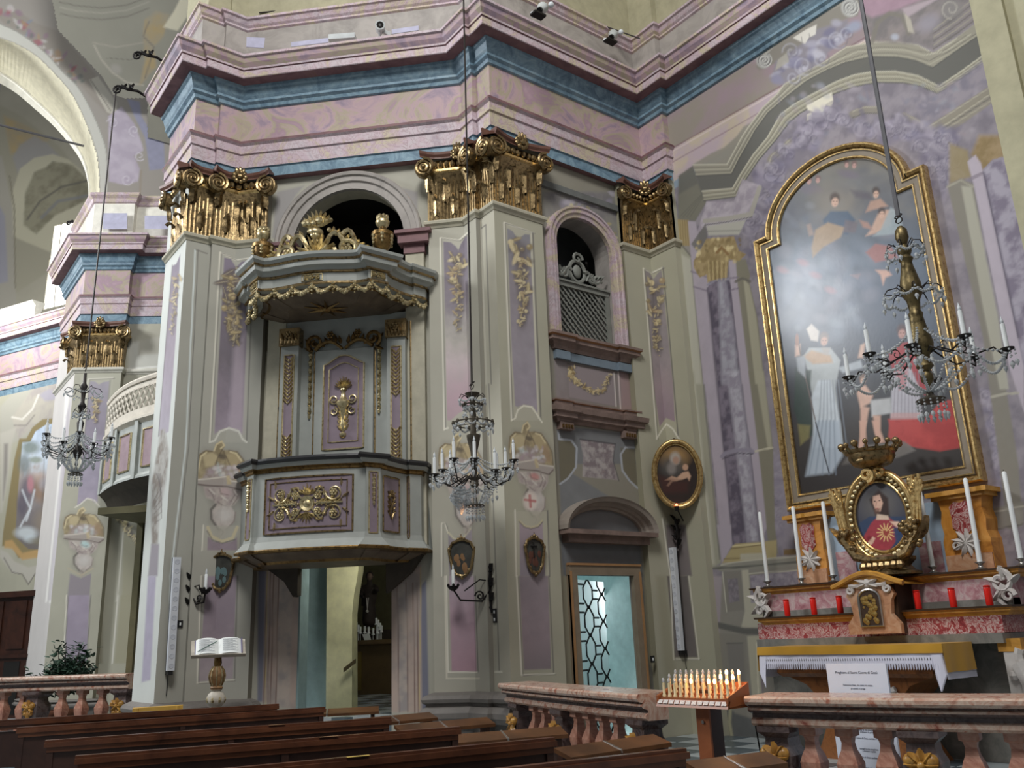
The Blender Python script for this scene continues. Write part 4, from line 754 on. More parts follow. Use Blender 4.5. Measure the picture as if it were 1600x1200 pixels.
def volute_mb(r=.15):
    mb = MB(); P = [(x, .05, z) for x, z in spiral(0, 0, r, .02, 90, 2.4, 30)]; mb.tube(P, [r*.17*(1-.55*k/30) for k in range(31)], 5)
    mb.lathe([(r*.95, -.06), (r*.95, .03), (r*.3, .05), (.001, .055)], (0, 0, 0), 14, axis=(0, 1, 0)); mb.ball((0, .07, 0), r*.16); return mb
VOL = mesh_of(volute_mb(), 'volute', 'gold')
def fleuron_mb():
    mb = MB(); mb.ball((0, .06, 0), .05)
    for k in range(9): a = k*math.pi*2/9; mb.ball((.085*math.cos(a), .04, .075*math.sin(a)+.01), .05, sc=(.9, .5, .9))
    for s in (-1, 0, 1): mb.ball((s*.05, .05, .12-.02*abs(s)), .04, sc=(.6, .5, 1.5))
    return mb
FLE = mesh_of(fleuron_mb(), 'fleuron', 'gold')
plain('abacus_brown', (92, 62, 52), .5, 1.4)
def capital(label, path, faces, fl, z0=ZC, H=1.12, k=1.0, name='pilaster_capital'):
    """faces: (p0, p1, leaves, left volute?, right volute?), p0 -> p1 runs to the right seen from the front"""
    root = empty(name, (path[len(path)//2][0], path[len(path)//2][1], z0), label, 'capital', 'gilded capitals of the pilasters')
    zt = z0+H
    mb = MB(); sweep(mb, path, [(-.05, z0+.05), (.012, z0+.05), (.012, z0+.3*H), (.03, z0+.6*H), (.075, z0+.7*H), (.075, z0+.72*H), (-.05, z0+.72*H)])
    for p0, p1, *_ in faces:
        p0, p1 = np.array(p0), np.array(p1); L = np.linalg.norm(p1-p0); d = (p1-p0)/L; nn = np.array([d[1], -d[0]]); n = max(3, int(L/(.052*k)))
        for i in range(n):
            q = p0+d*L*(i+.5)/n+nn*.012; hh = .5+.16*((i*7) % 5)/5
            mb.tube([(q[0], q[1], z0+.06), (q[0]+nn[0]*.008, q[1]+nn[1]*.008, z0+hh*H)], .017*k, 5)
    mb.build('bell', 'gold', root, smooth=True)
    mb = MB(); sweep(mb, path, [(-.05, z0+.7*H), (.07, z0+.7*H), (.095, z0+.72*H), (.095, z0+.75*H), (.06, z0+.77*H), (-.05, z0+.77*H)]); mb.build('bell_rim', 'gold_bright', root)
    mb = MB()
    for p0, p1, *_ in faces:
        p0, p1 = np.array(p0), np.array(p1); L = np.linalg.norm(p1-p0); d = (p1-p0)/L; nn = np.array([d[1], -d[0]]); n = max(2, int(L/(.085*k)))
        for i in range(n): q = p0+d*L*(i+.5)/n+nn*.075; mb.ball((q[0], q[1], z0+.82*H), .05*k, 6, 5, (.8, .8, 1.15))
    tag(mb.build('egg_moulding', 'gold', root, smooth=True), kind='stuff')
    mb = MB(); sweep(mb, path, [(-.05, z0+.78*H), (.035, z0+.78*H), (.035, z0+.9*H), (-.05, z0+.9*H)]); mb.build('frieze_block', 'gold_dark', root)
    mb = MB(); rows = []
    prof = [(0, z0+.9*H), (.0, z0+.92*H), (.025, z0+.95*H), (.03, z0+.985*H), (.0, zt)]
    for p0, p1, nl, lv, rv in faces:                     # abacus: concave in plan between its horns
        p0, p1 = np.array(p0), np.array(p1); L = np.linalg.norm(p1-p0); d = (p1-p0)/L; nn = np.array([d[1], -d[0]]); m = 7; R = []
        for i in range(m):
            t = i/(m-1); ein = .09; eo = .2*k
            e = ein+(eo-ein)*((max(0, 1-2*t)**2 if lv else 0)+(max(0, 2*t-1)**2 if rv else 0)); tt = t*L+(-.07*k if lv else 0)*(1-t)+(.07*k if rv else 0)*t
            R.append([(p0[0]+d[0]*tt+nn[0]*(e+w), p0[1]+d[1]*tt+nn[1]*(e+w), z) for w, z in prof]+[(p0[0]+d[0]*tt-nn[0]*.04, p0[1]+d[1]*tt-nn[1]*.04, zt)])
        mb.grid(R, flip=True); mb.add(R[0], [tuple(range(6))]); mb.add(R[-1], [tuple(range(6))[::-1]])
    mb.build('abacus', 'abacus_brown', root)
    for p0, p1, nl, lv, rv in faces:
        p0, p1 = np.array(p0), np.array(p1); L = np.linalg.norm(p1-p0); d = (p1-p0)/L; nn = np.array([d[1], -d[0]]); X, Y, Z = (-d[0], -d[1], 0), (nn[0], nn[1], 0), (0, 0, 1)
        for i in range(nl):
            for row, me in ((0, LEAF_S), (1, LEAF)):
                if row == 1 and i == nl-1 and nl > 1: continue
                q = p0+d*L*((i+.5)/nl if row == 0 else (i+1)/nl)+nn*.02; s = k*min(1.0, L/nl/.2)
                inst(me, 'acanthus_leaf', root, mat4((q[0], q[1], z0+(.12 if row == 0 else .3)*H), np.array(X)*s, np.array(Y)*s, np.array(Z)*(H/1.12)*(1.25 if row == 0 else 1.0)))
        for s, on in ((0, lv), (1, rv)):
            if not on: continue
            q = p0+d*(L+.02 if s else -.02)+nn*.13; sg = 1 if s else -1
            inst(VOL, 'volute', root, mat4((q[0], q[1], z0+.76*H), np.array(X)*(-sg)*k, np.array(Y)*k, np.array(Z)*k))
            r_ = p0+d*(L-.03 if s else .03)+nn*.06; inst(LEAF_S, 'acanthus_leaf', root, mat4((r_[0], r_[1], z0+.47*H), np.array(X)*k, np.array(Y)*k*1.3, np.array(Z)*k))
    for (fx, fy, nx, ny) in fl:
        inst(FLE, 'fleuron', root, mat4((fx+nx*.12, fy+ny*.12, z0+.93*H), (-ny, nx, 0), (nx, ny, 0), (0, 0, 1)))
    return root
fC, fL_ = (XP2, SD-XP2), (SD-YL2, YL2)
capital('gold composite capital folded round the pier between pulpit and chapel door', PTHC[1:7], [(PTHC[1], fC, 2, 1, 0), (fC, (XP2, 9.17), 1, 0, 1), ((XP, 9.17), (XP, YB), 1, 0, 1), ((XP, YB), (7.40, YB), 3, 1, 1)], [(fC[0], fC[1], -SQ*1.2, -SQ*.6), (7.0, YB, 0, -1)])
capital('gold composite capital on the pier behind the open book stand', PTHL[1:6], [((3.36, YL+.75), (3.36, YL), 2, 1, 1), ((3.36, YL), (3.71, YL), 1, 1, 0), ((3.71, YL2), fL_, 1, 1, 0), (fL_, (4.40, SD-4.40), 3, 0, 1)], [(fL_[0], fL_[1], -.3, -.95)])
capital('small folded gold capital in the chapel corner above the oval painting', PTHR[1:4], [((9.05, YB), (9.63, YB), 2, 1, 0), ((9.63, YB), (9.63, 8.3), 2, 0, 1)], [(9.6, 8.8, -SQ, -SQ)], k=.8)
# ------------------------------------------------------------------ pulpit with sounding board
plain('pulpit_grey', (132, 135, 131), .5, G, var=.06); plain('pulpit_lavender', (112, 100, 109), .55, G, var=.08); plain('rim_black', (40, 40, 42), .35, 1.2)
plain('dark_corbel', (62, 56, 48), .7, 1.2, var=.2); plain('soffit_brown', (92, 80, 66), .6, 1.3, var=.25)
class Pth:
    def __init__(s, P):
        s.P = [np.array(p, float) for p in P]; s.L = [0]
        for a, b in zip(s.P[:-1], s.P[1:]): s.L.append(s.L[-1]+np.linalg.norm(b-a))
    def at(s, d, off=0.0):
        d = min(max(d, 0), s.L[-1]-1e-6); i = max(k for k in range(len(s.L)-1) if s.L[k] <= d); a, b = s.P[i], s.P[i+1]; u = (b-a)/np.linalg.norm(b-a)
        return a+u*(d-s.L[i])+np.array([u[1], -u[0]])*off
    def sub(s, d0, d1, n): return [s.at(d0+(d1-d0)*k/n) for k in range(n+1)]
def gilt_frame(mb, f, u0, u1, v0, v1, r=.012, d=.006, n=10, top=None):
    P = [f(u0+(u1-u0)*k/n, v0, d) for k in range(n+1)]+[f(u1, v1, d)]+([f(u1+(u0-u1)*k/n, v1+(top(k/n) if top else 0), d) for k in range(1, n)])+[f(u0, v1, d)]
    mb.tube(P, r, 5, close=True)
def gleaf(mb, f, u, v, ang, l, w, d=.02):
    ca, sa = math.cos(ang), math.sin(ang); R = []
    for t, ww in ((0, .25), (.3, 1), (.6, .8), (.85, .45), (1, .06)):
        R.append([f(u+ca*l*t-sa*w*ww*s, v+sa*l*t+ca*w*ww*s, d*(1.1-abs(s))*(1.6 if t > .5 else 1.1)) for s in (-1, 0, 1)])
    mb.grid(R)
def gscroll(mb, f, pts, r0, r1, d=.02):
    n = len(pts); mb.tube([f(u, v, d) for u, v in pts], [r0+(r1-r0)*k/(n-1) for k in range(n)], 5)
def rosette(mb, f, u, v, r, d=.02, n=6):
    mb.ball(f(u, v, d+.012), r*.35)
    for k in range(n): a = 2*math.pi*k/n; mb.ball(f(u+r*.65*math.cos(a), v+r*.65*math.sin(a), d), r*.38)
def scrollwork(mb, f, W, Hh):
    """symmetrical acanthus scroll, u in -W..W, v in -Hh..Hh"""
    mb.lathe([(.001, .022), (.03, .02), (.05, .006), (.09, .018), (.105, .0)], (0, 0, 0), 12)
    c = f(0, 0, 0); zax = np.array(f(0, 0, 1))-np.array(c); R = Vector((0, 0, 1)).rotation_difference(Vector(zax)).to_matrix(); k = len(mb.v)-60
    for i in range(k, len(mb.v)): p = R@Vector(mb.v[i]); mb.v[i] = tuple(p+Vector(c))
    for sx in (-1, 1):
        for sy in (-1, 1):
            gscroll(mb, f, [(sx*(.06+.30*W*math.sin(t*1.55)*1.2), sy*(.25*Hh+.62*Hh*math.sin(t*2.4+.2)**2)) for t in np.linspace(0, 1, 12)], .012, .01)
            gscroll(mb, f, [(sx*x, sy*y) for x, y in spiral(.76*W, .58*Hh, .24*W, .05*W, 180, 1.5, 22)], .012, .008); rosette(mb, f, sx*.76*W, sy*.58*Hh, .05)
            gscroll(mb, f, [(sx*x, sy*y) for x, y in spiral(.32*W, .42*Hh, .13*W, .03*W, 30, 1.2, 14)], .011, .007); rosette(mb, f, sx*.33*W, sy*.42*Hh, .045)
            for k_ in range(7): gleaf(mb, f, sx*(.14*W+.09*W*k_), sy*(.55+.3*math.sin(k_))*Hh, (0 if sx > 0 else math.pi)+sx*sy*(.8-.3*k_), .12*W+.02, .028, .02)
            gleaf(mb, f, sx*.95*W, sy*.95*Hh, math.pi/2*sy, .1, .02); gleaf(mb, f, sx*.98*W, sy*.3*Hh, sx*sy*.6+(0 if sx > 0 else math.pi), .1, .02)
        gscroll(mb, f, [(sx*.14, 0), (sx*.5*W, .0), (sx*W, 0)], .022, .012)
        for x in (.3, .42, .55, .68, .8): rosette(mb, f, sx*x*W, 0, .035, .015, 4); gleaf(mb, f, sx*x*W, 0, (0.6 if sx > 0 else math.pi-.6), .1, .025)
    for sy in (-1, 1):
        for k_ in range(-3, 4): gleaf(mb, f, 0, sy*.5*Hh, sy*math.pi/2+k_*.4, .14-.015*abs(k_), .018, .02)
def bellflowers(mb, f, u, v0, v1, n, r=.03):
    for k in range(n):
        v = v0+(v1-v0)*(k+.5)/n; s = 1-.35*k/n
        mb.ball(f(u, v, .02), r*s, 6, 4); mb.ball(f(u, v-r*1.1*s, .02), r*.7*s, 6, 4); gleaf(mb, f, u, v+r*s, math.pi/2+.5, r*1.6, r*.4); gleaf(mb, f, u, v+r*s, math.pi/2-.5, r*1.6, r*.4)
pul = empty('pulpit', PW(-.13, 0, 2.7), 'grey and lavender wooden pulpit with gilt scrolls and a sounding board above the doorway', 'pulpit')
PU = lambda t, e, z=0: PW(t-.13, e, z)
xy = lambda t, e: tuple(PU(t, e)[:2])
half = [(0.0, .935), (.25, .925), (.5, .89), (.72, .84), (.735, .875), (.88, .745), (.86, .71), (.90, .6), (.96, .42), (1.03, .27), (1.08, .2), (1.12, .22), (1.24, .1), (1.24, REC)]
ppath = [(-t, e) for t, e in half[::-1]]+half[1:]
PB = [xy(t, e) for t, e in ppath]
mb = MB(); sweep(mb, PB, [(.0, 2.72), (.09, 2.72), (.10, 2.745), (.09, 2.76), (.06, 2.8), (.015, 2.86), (0, 2.93), (0, 3.72), (.02, 3.73), (.02, 3.76), (.05, 3.775)], [1, 1, 1, 0, 0, 0, 0, 1, 1, 1])
mb.build('parapet', ['pulpit_grey', 'gold_dark'], pul)
mb = MB(); sweep(mb, PB, [(-.06, 3.76), (.05, 3.775), (.07, 3.80), (.08, 3.825), (.10, 3.83), (.115, 3.86), (.10, 3.89), (-.06, 3.895), (-.06, 3.76)], [0, 1, 1, 0, 0, 0, 0, 0]); mb.build('rim', ['rim_black', 'pulpit_grey'], pul)
mb = MB(); mb.prism([PU(t, e*.97, 2.7) for t, e in ppath], (0, 0, .06)); sc = lambda k, z: [PU(t*k, REC+(e-REC)*k, z) for t, e in ppath]
mb.grid([sc(1.0, 2.72), sc(.97, 2.69), sc(.86, 2.63)], flip=True); mb.cur = 1; mb.grid([sc(.86, 2.63), sc(.84, 2.60), sc(.8, 2.60)], flip=True); mb.cur = 0; mb.prism(sc(.8, 2.6), (0, 0, .05))
mb.build('underside', ['soffit_brown', 'gold_dark'], pul)
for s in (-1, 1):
    mb = MB(); kk_ = T(380, 840, .23333); mb.prism([on_s(x, y, SD-(REC+.01)*2**.5) for x, y in (kk_(80, 105, 395, 140, 388, 390, 360, 400, 300, 300, 180, 210) if s < 0 else kk_(1225, 100, 975, 130, 975, 375, 992, 360, 1060, 300, 1140, 230))], PW(0, .14, 0)-PW(0, 0, 0)); mb.build('bracket', 'dark_corbel', pul)  # dark slabs in the outline of the shade under the pulpit, not brackets
PP = Pth(PB); mid = PP.L[-1]/2; fP = lambda u, v, d: (lambda q: (q[0], q[1], 3.31+v))(PP.at(mid+u, d))
def field(mb, f, u0, u1, v0, v1, d=.004, n=8, top=None): mb.grid([[f(u0+(u1-u0)*k/n, v0, d), f(u0+(u1-u0)*k/n, v1+(top(k/n) if top else 0), d)] for k in range(n+1)])
mb = MB(); field(mb, fP, -.57, .57, -.36, .33); pnl = mb.build('front_panel', 'pulpit_lavender', pul)
mb = MB(); gilt_frame(mb, fP, -.57, .57, -.36, .33, .014); gilt_frame(mb, fP, -.5, .5, -.3, .27, .009); mb.build('gilt_moulding', 'gold', pnl)
mb = MB(); scrollwork(mb, lambda u, v, d: fP(u, v-.01, d), .45, .22); mb.build('gilt_scrollwork', 'gilt_pale', pnl, smooth=True)
iR = [k for k, p in enumerate(ppath) if p == (.735, .875)][0]
for s in (-1, 1):
    i0 = iR if s > 0 else len(ppath)-2-iR; a, b_ = PP.L[i0], PP.L[i0+1]; w = b_-a; f = lambda u, v, d, a=a, w=w: (lambda q: (q[0], q[1], 3.31+v))(PP.at(a+w/2+u, d))
    mb = MB(); field(mb, f, -w*.3, w*.3, -.4, .36); p_ = mb.build('corner_panel', 'pulpit_lavender', pul); mb = MB(); gilt_frame(mb, f, -w*.3, w*.3, -.4, .36, .010); bellflowers(mb, f, 0, .3, -.06, 6, .026); mb.build('gilt_drop', 'gilt_pale', p_)
    j0, j1 = (iR+2, iR+5) if s > 0 else (len(ppath)-1-iR-5, len(ppath)-1-iR-2); a, b_ = PP.L[j0], PP.L[j1]; w = b_-a; f = lambda u, v, d, a=a, w=w: (lambda q: (q[0], q[1], 3.31+v))(PP.at(a+w/2+u, d))
    mb = MB(); field(mb, f, -w*.36, w*.36, -.36, .33); p_ = mb.build('side_panel', 'pulpit_lavender', pul); mb = MB(); gilt_frame(mb, f, -w*.36, w*.36, -.36, .33, .013)
    for sx in (-1, 1): gscroll(mb, f, [(sx*.03*math.sin(t*6)*(1+t), -.2+.34*t) for t in np.linspace(0, 1, 10)], .012, .01); [gleaf(mb, f, sx*.02, -.15+.06*k, math.pi/2-sx*.8, .08, .02) for k in range(5)]
    rosette(mb, f, 0, .12, .05); mb.build('gilt_trophy', 'gold', p_)
    j0, j1 = (iR+6, iR+7) if s > 0 else (len(ppath)-1-iR-7, len(ppath)-1-iR-6); a, b_ = PP.L[j0], PP.L[j1]; w = b_-a; f = lambda u, v, d, a=a, w=w: (lambda q: (q[0], q[1], 3.31+v))(PP.at(a+w/2+u, d))
    mb = MB(); field(mb, f, -w*.36, w*.36, -.42, .38); p_ = mb.build('wall_panel', 'pulpit_lavender', pul); mb = MB(); gilt_frame(mb, f, -w*.36, w*.36, -.42, .38, .010); mb.build('gilt_moulding', 'gold', p_)
# backboard
f0 = lambda u, v, d: tuple(PW(u, REC+.09+d, v))
mb = MB(); mb.obox(PW(-.97, REC, 3.7), PW(.97, REC, 3.7)-PW(-.97, REC, 3.7), PW(0, .09, 0)-PW(0, 0, 0), (0, 0, 2.4)); bb_ = mb.build('backboard', 'pulpit_grey', pul)
for s in (-1, 1):
    mb = MB(); mb.obox(PW(s*.77-.13, REC+.08, 3.72), PW(.26, 0, 0)-PW(0, 0, 0), PW(0, .13, 0)-PW(0, 0, 0), (0, 0, 1.98)); p_ = mb.build('pilaster', 'pulpit_grey', pul)
    f = lambda u, v, d, s=s: tuple(PW(s*.77+u, REC+.21+d, v)); mb = MB(); field(mb, f, -.07, .07, 3.9, 5.55); mb.build('lavender_strip', 'pulpit_lavender', p_)
    mb = MB(); gilt_frame(mb, f, -.07, .07, 3.88, 5.55, .012)
    for z0, z1, n in ((3.92, 4.4, 9), (4.85, 5.52, 12)):
        for k in range(n): v = z0+(z1-z0)*k/n; [gleaf(mb, f, q*.012, v, math.pi/2-q*.7, .075, .02) for q in (-1, 1)]; mb.ball(f(0, v, .02), .016)
    mb.build('gilt_leafwork', 'gilt_pale', p_)
    mb = MB(); mb.obox(PW(s*.77-.15, REC+.07, 5.68), PW(.3, 0, 0)-PW(0, 0, 0), PW(0, .18, 0)-PW(0, 0, 0), (0, 0, .26)); f = lambda u, v, d, s=s: tuple(PW(s*.77+u, REC+.25+d, v))
    for k in range(5): gleaf(mb, f, -.1+.05*k, 5.7, math.pi/2, .16, .03)
    rosette(mb, f, 0, 5.83, .06); mb.build('gilt_capital', 'gold', p_)
    mb = MB(); mb.tube([PW(s*.95, REC+.1, 3.8), PW(s*.95, REC+.1, 5.95)], .014, 5); mb.tube([PW(s*.44, REC+.1, 3.8), PW(s*.44, REC+.1, 5.6)], .012, 5); mb.build('gilt_edge', 'gold', bb_)
    mb = MB(); bellflowers(mb, f0, s*.5, 5.62, 4.62, 9, .035); mb.build('gilt_bellflowers', 'gilt_pale', bb_)
mb = MB(); mb.obox(PW(-.42, REC+.08, 3.75), PW(.84, 0, 0)-PW(0, 0, 0), PW(0, .05, 0)-PW(0, 0, 0), (0, 0, 1.85)); dr = mb.build('door_leaf', 'pulpit_grey', pul)
fd = lambda u, v, d: tuple(PW(u-.0, REC+.13+d, v)); hump = lambda t: .13*math.sin(math.pi*t)**1.5
mb = MB(); field(mb, fd, -.29, .29, 4.17, 5.38, n=12, top=hump); lp_ = mb.build('lavender_panel', 'pulpit_lavender', dr)
mb = MB(); gilt_frame(mb, fd, -.29, .29, 4.17, 5.38, .014, n=14, top=hump); gilt_frame(mb, fd, -.21, .21, 4.27, 5.31, .009, n=14, top=lambda t: .09*math.sin(math.pi*t)**1.5)
for a in np.linspace(-1.2, 1.2, 9): gleaf(mb, fd, 0, 5.02, math.pi/2+a, .17-.03*abs(a), .022, .03)
mb.lathe([(r, v) for v, r in ((4.32, .02), (4.35, .05), (4.385, .05), (4.4, .02), (4.44, .025), (4.5, .045), (4.56, .03), (4.62, .035), (4.74, .065), (4.8, .1), (4.83, .1), (4.86, .06), (4.92, .035), (4.98, .03), (5.0, .05), (5.02, .045))], fd(0, 0, 0)[:2]+(0,), 12)
for s in (-1, 1):
    gscroll(mb, fd, [(s*x, y) for x, y in spiral(.13, 4.87, .07, .02, 200, 1.4, 16)], .014, .008); gscroll(mb, fd, [(s*x, y) for x, y in spiral(.13, 4.7, .06, .02, 100, 1.2, 14)], .013, .008); [gleaf(mb, fd, s*.02, 4.42+.07*k, math.pi/2-s*.6, .11, .025) for k in range(4)]
mb.build('gilt_vase', 'gilt_pale', lp_, smooth=True)
mb = MB(); f1 = lambda u, v, d: tuple(PW(u, REC+.14+d, v))
for s in (-1, 1):
    gscroll(mb, f1, [(s*x, y) for x, y in spiral(.42, 5.72, .12, .03, -60, 1.4, 18)], .03, .014); gscroll(mb, f1, [(s*(.02+.4*t), 5.6+.12*math.sin(t*3.1)) for t in np.linspace(0, 1, 8)], .025, .03)
    for k in range(8): gleaf(mb, f1, s*(.05+.06*k), 5.68+.04*math.sin(k), math.pi/2-s*(.2+.1*k), .13, .03)
    rosette(mb, f1, s*.2, 5.82, .06); gleaf(mb, f1, s*.45, 5.6, math.pi+s*.4 if s < 0 else -.4, .14, .03)
mb.build('gilt_crest', 'gold_dark', pul, smooth=True)
# sounding board
half = [(0.0, 1.0), (.2, .985), (.4, .94), (.58, .91), (.74, .93), (.76, .96), (.96, .76), (.94, .73), (.96, .6), (1.04, .42), (1.14, .27), (1.17, .24), (1.2, .26), (1.32, .1), (1.32, REC)]
cpath = [(-t, e-.03) for t, e in half[::-1]]+[(t, e-.03) for t, e in half[1:]]
CPX = [xy(t, e) for t, e in cpath]
mb = MB(); sweep(mb, CPX, [(-.1, 6.2), (0, 6.2), (.012, 6.21), (.012, 6.235), (0, 6.24), (0, 6.36), (.03, 6.37), (.03, 6.39), (.06, 6.42), (.11, 6.44), (.115, 6.50), (.135, 6.51), (.14, 6.525), (.175, 6.56), (.18, 6.60), (-.02, 6.63)], [0, 1, 1, 1, 0, 1, 1, 0, 0, 0, 1, 1, 0, 0, 0]); mb.build('cornice', ['pulpit_grey', 'gold'], pul)
mb = MB(); mb.prism([PU(t, e, 6.6) for t, e in cpath], (0, 0, .03)); mb.build('canopy_top', 'pulpit_grey', pul)
mb = MB(); sc = lambda k, z: [PU(t*k, REC+(e-REC)*k, z) for t, e in cpath]; mb.grid([sc(.98, 6.2), sc(.93, 6.22), sc(.85, 6.19)]); mb.cur = 1; mb.grid([sc(.85, 6.19), sc(.84, 6.16), sc(.82, 6.17)]); mb.cur = 0; mb.grid([sc(.82, 6.17), sc(.6, 6.08)]); mb.prism(sc(.6, 6.08), (0, 0, .05)); mb.build('canopy_soffit', ['soffit_brown', 'gold_dark'], pul)
mb = MB()
for k in range(9): a = 2*math.pi*k/9; c = PU(0, .4, 6.06); mb.tube([c, c+np.array([.3*math.cos(a), .3*math.sin(a), .01])], [.03, .006], 4)
mb.ball(PU(0, .4, 6.05), .07, sc=(1.2, 1, .6)); mb.build('gilt_dove_glory', 'gold_dark', pul)
PC2 = Pth(CPX); Lc = PC2.L[-1]; nfs = 14
for k in range(nfs):
    d0, d1 = .14+(Lc-.28)*k/nfs, .14+(Lc-.28)*(k+1)/nfs; mb = MB(); r = random.Random(k)
    for j in range(9):
        t = j/8; q = PC2.at(d0+(d1-d0)*t, -.01); z = 6.2-.1*math.sin(math.pi*t); s = .017+.012*math.sin(math.pi*t)
        mb.ball((q[0], q[1], z), s*1.2, 6, 4); mb.ball((q[0]+r.uniform(-.02, .02), q[1]+r.uniform(-.02, .02), z-.02), s, 5, 4)
    q = PC2.at(d0, -.01)
    for j in range(4): mb.ball((q[0], q[1], 6.21-.045*j), .026-.005*j, 6, 4, (1.2, 1.2, 1))
    mb.build('festoon', 'gilt_pale', pul, smooth=True)
iC = [k for k, p in enumerate(half) if p == (.76, .96)][0]; base = len(half)-1
for (a, b_), nm in (((base+iC, base+iC+1), 0), ((base-iC-1, base-iC), 0), ((base-1, base+1), 1)):
    d = (PC2.L[a]+PC2.L[b_])/2; f = lambda u, v, dd, d=d: (lambda q: (q[0], q[1], 6.3+v))(PC2.at(d+u, dd)); mb = MB(); w = .1 if nm == 0 else .14; gilt_frame(mb, f, -w, w, -.045, .045, .008); rosette(mb, f, 0, 0, .04); [rosette(mb, f, s*w*.6, 0, .03) for s in (-1, 1)]; [gleaf(mb, f, s*.03, 0, (0 if s > 0 else math.pi)+q, .08, .02) for s in (-1, 1) for q in (-.4, .4)]; mb.build('gilt_plaque', 'gilt_pale', pul)
fc = lambda u, v, d: tuple(PU(u-.02, .8+d-.12*abs(u), 6.62+v))
mb = MB(); mb.ball(fc(0, .06, 0), .13, 10, 6, (1.2, .6, .7))
for a in np.linspace(-1.1, 1.1, 7): gleaf(mb, fc, 0, .08, math.pi/2+a, .3, .04, .05)
for v, r in ((.28, .07), (.36, .09), (.42, .11)): mb.ball(fc(0, v, 0), r, 8, 5, (1, .7, .6))
for k in range(16): rr = random.Random(k); mb.ball(fc(rr.uniform(-.2, .2), .48+rr.uniform(-.05, .14), rr.uniform(-.04, .06)), rr.uniform(.03, .06), 6, 4)
for k in range(9): gleaf(mb, fc, 0, .5, math.pi/2+(k-4)*.3, .24, .035, .03)
for s in (-1, 1):
    gscroll(mb, fc, [(s*x, y) for x, y in spiral(.42, .16, .17, .04, 180, 1.5, 22)], .04, .018, .02); rosette(mb, fc, s*.42, .15, .08, .02)
    gscroll(mb, fc, [(s*(.08+.3*t), .1+.3*math.sin(t*2.6)) for t in np.linspace(0, 1, 9)], .03, .035); gscroll(mb, fc, [(s*(.36+.3*t), .36-.2*t+.12*math.sin(t*5)) for t in np.linspace(0, 1, 9)], .04, .02); gscroll(mb, fc, [(s*(.5+.3*t), .05+.08*math.sin(t*4)) for t in np.linspace(0, 1, 7)], .035, .015)
    for k in range(10): gleaf(mb, fc, s*(.2+.06*k), .38-.03*k, math.pi/2-s*(.5+.15*k), .11, .03, .03)
    for k in range(5): gleaf(mb, fc, s*(.12+.05*k), .06, math.pi/2-s*.9, .12, .03, .03)
mb.build('gilt_crown_ornament', 'gilt_pale', pul, smooth=True)
for s in (-1, 1):
    c = PU(s*.86, .62 if s > 0 else .62, 6.62); mb = MB(); mb.lathe([(.1, 0), (.09, .05), (.06, .07), (.045, .12), (.06, .14)], c, 10); mb.cur = 1
    mb.lathe([(.05, .13), (.1, .17), (.135, .26), (.14, .33), (.155, .34), (.155, .39), (.1, .42), (.06, .44), (.05, .48)], c, 12); mb.cur = 2
    for k in range(6): a = k*math.pi/3; [mb.ball((c[0]+.14*math.cos(a), c[1]+.14*math.sin(a), c[2]+.33-.05*j), .03-.005*j) for j in range(3)]
    mb.lathe([(.05, .47), (.09, .52), (.1, .57), (.075, .6)], c, 10)
    for k in range(7): a = k*math.pi*2/7; mb.ball((c[0]+.06*math.cos(a), c[1]+.06*math.sin(a), c[2]+.62), .035, 6, 4, (1, 1, 1.5))
    mb.build('urn', ['pulpit_grey', 'gold_dark', 'gilt_pale'], pul, smooth=True)
# ------------------------------------------------------------------ altarpiece
def sweep2(mb, path, prof, fmap, close=True, mats=None):
    t = MB(); sweep(t, path, prof, mats, close); mb.add([fmap(*p) for p in t.v], t.f); 
    if mats: mb.mi[-len(t.f):] = t.mi
    return mb
YC, HW, HI = 5.64, 1.25, 1.05
ZBOT, ZSH = 3.03, 6.83
def arch_outline(hw, hi, zb, zs, zt):          # runs so that "outward" is the right-hand side: counter-clockwise in (u right, z up) reversed
    P = [(-hw, zb), (-hw, zs), (-hi, zs), (-hi, zs+.12)]+[(hi*math.cos(a), zs+.12+(zt-zs-.12)*math.sin(a)) for a in np.linspace(math.pi, 0, 24)[1:-1]]+[(hi, zs+.12), (hi, zs), (hw, zs), (hw, zb)]
    return P
ap = empty('altarpiece', (XA, YC, ZBOT), 'tall arched altar painting of saints and a bishop in a gilded frame', 'painting')
out = arch_outline(HW-.2, HI-.2, ZBOT+.2, ZSH-.2, 7.62-.2)[::-1]     # inner edge, offset outwards
fm = lambda u, z, d: (XA-d, YC-u, z)
mb = MB(); sweep2(mb, out, [(0, .03), (0, .07), (.012, .085), (.025, .085), (.035, .07), (.09, .075), (.1, .09), (.115, .09), (.12, .08), (.14, .1), (.165, .125), (.185, .125), (.2, .1), (.2, 0)][::-1], fm, True, [0, 0, 0, 0, 2, 1, 0, 1, 1, 1, 0, 0, 0])
plain('frame_grey', (122, 112, 98), .5, 1.3)
mb.build('frame', ['gold_bright', 'frame_grey', 'gold_dark'], ap)
cv = Surf('painted_canvas', (XA-.045, YC+HW-.18, ZBOT+.18), (0, -1, 0), (0, 0, 1), 2*(HW-.18), 4.5, .0085, (92, 96, 104), parent=ap, mat='canvas', amp=.1)
inner = [tuple(map(float, project(fm(u, z, .045)))) for u, z in arch_outline(HW-.19, HI-.19, ZBOT+.19, ZSH-.19, 7.62-.19)]
cv.drop |= sd_poly(cv.px, cv.py, inner) > 1.5
kp = T(1180, 230, .3917); rP = random.Random(2)
grad(cv, [(1100, 200), (1600, 200), (1600, 900), (1100, 900)], [(250, (112, 108, 98)), (320, (92, 96, 104)), (400, (78, 92, 108)), (470, (84, 96, 114)), (540, (70, 80, 94)), (600, (54, 58, 66)), (680, (58, 54, 52)), (760, (46, 42, 42))], tex=.2, ts=3)
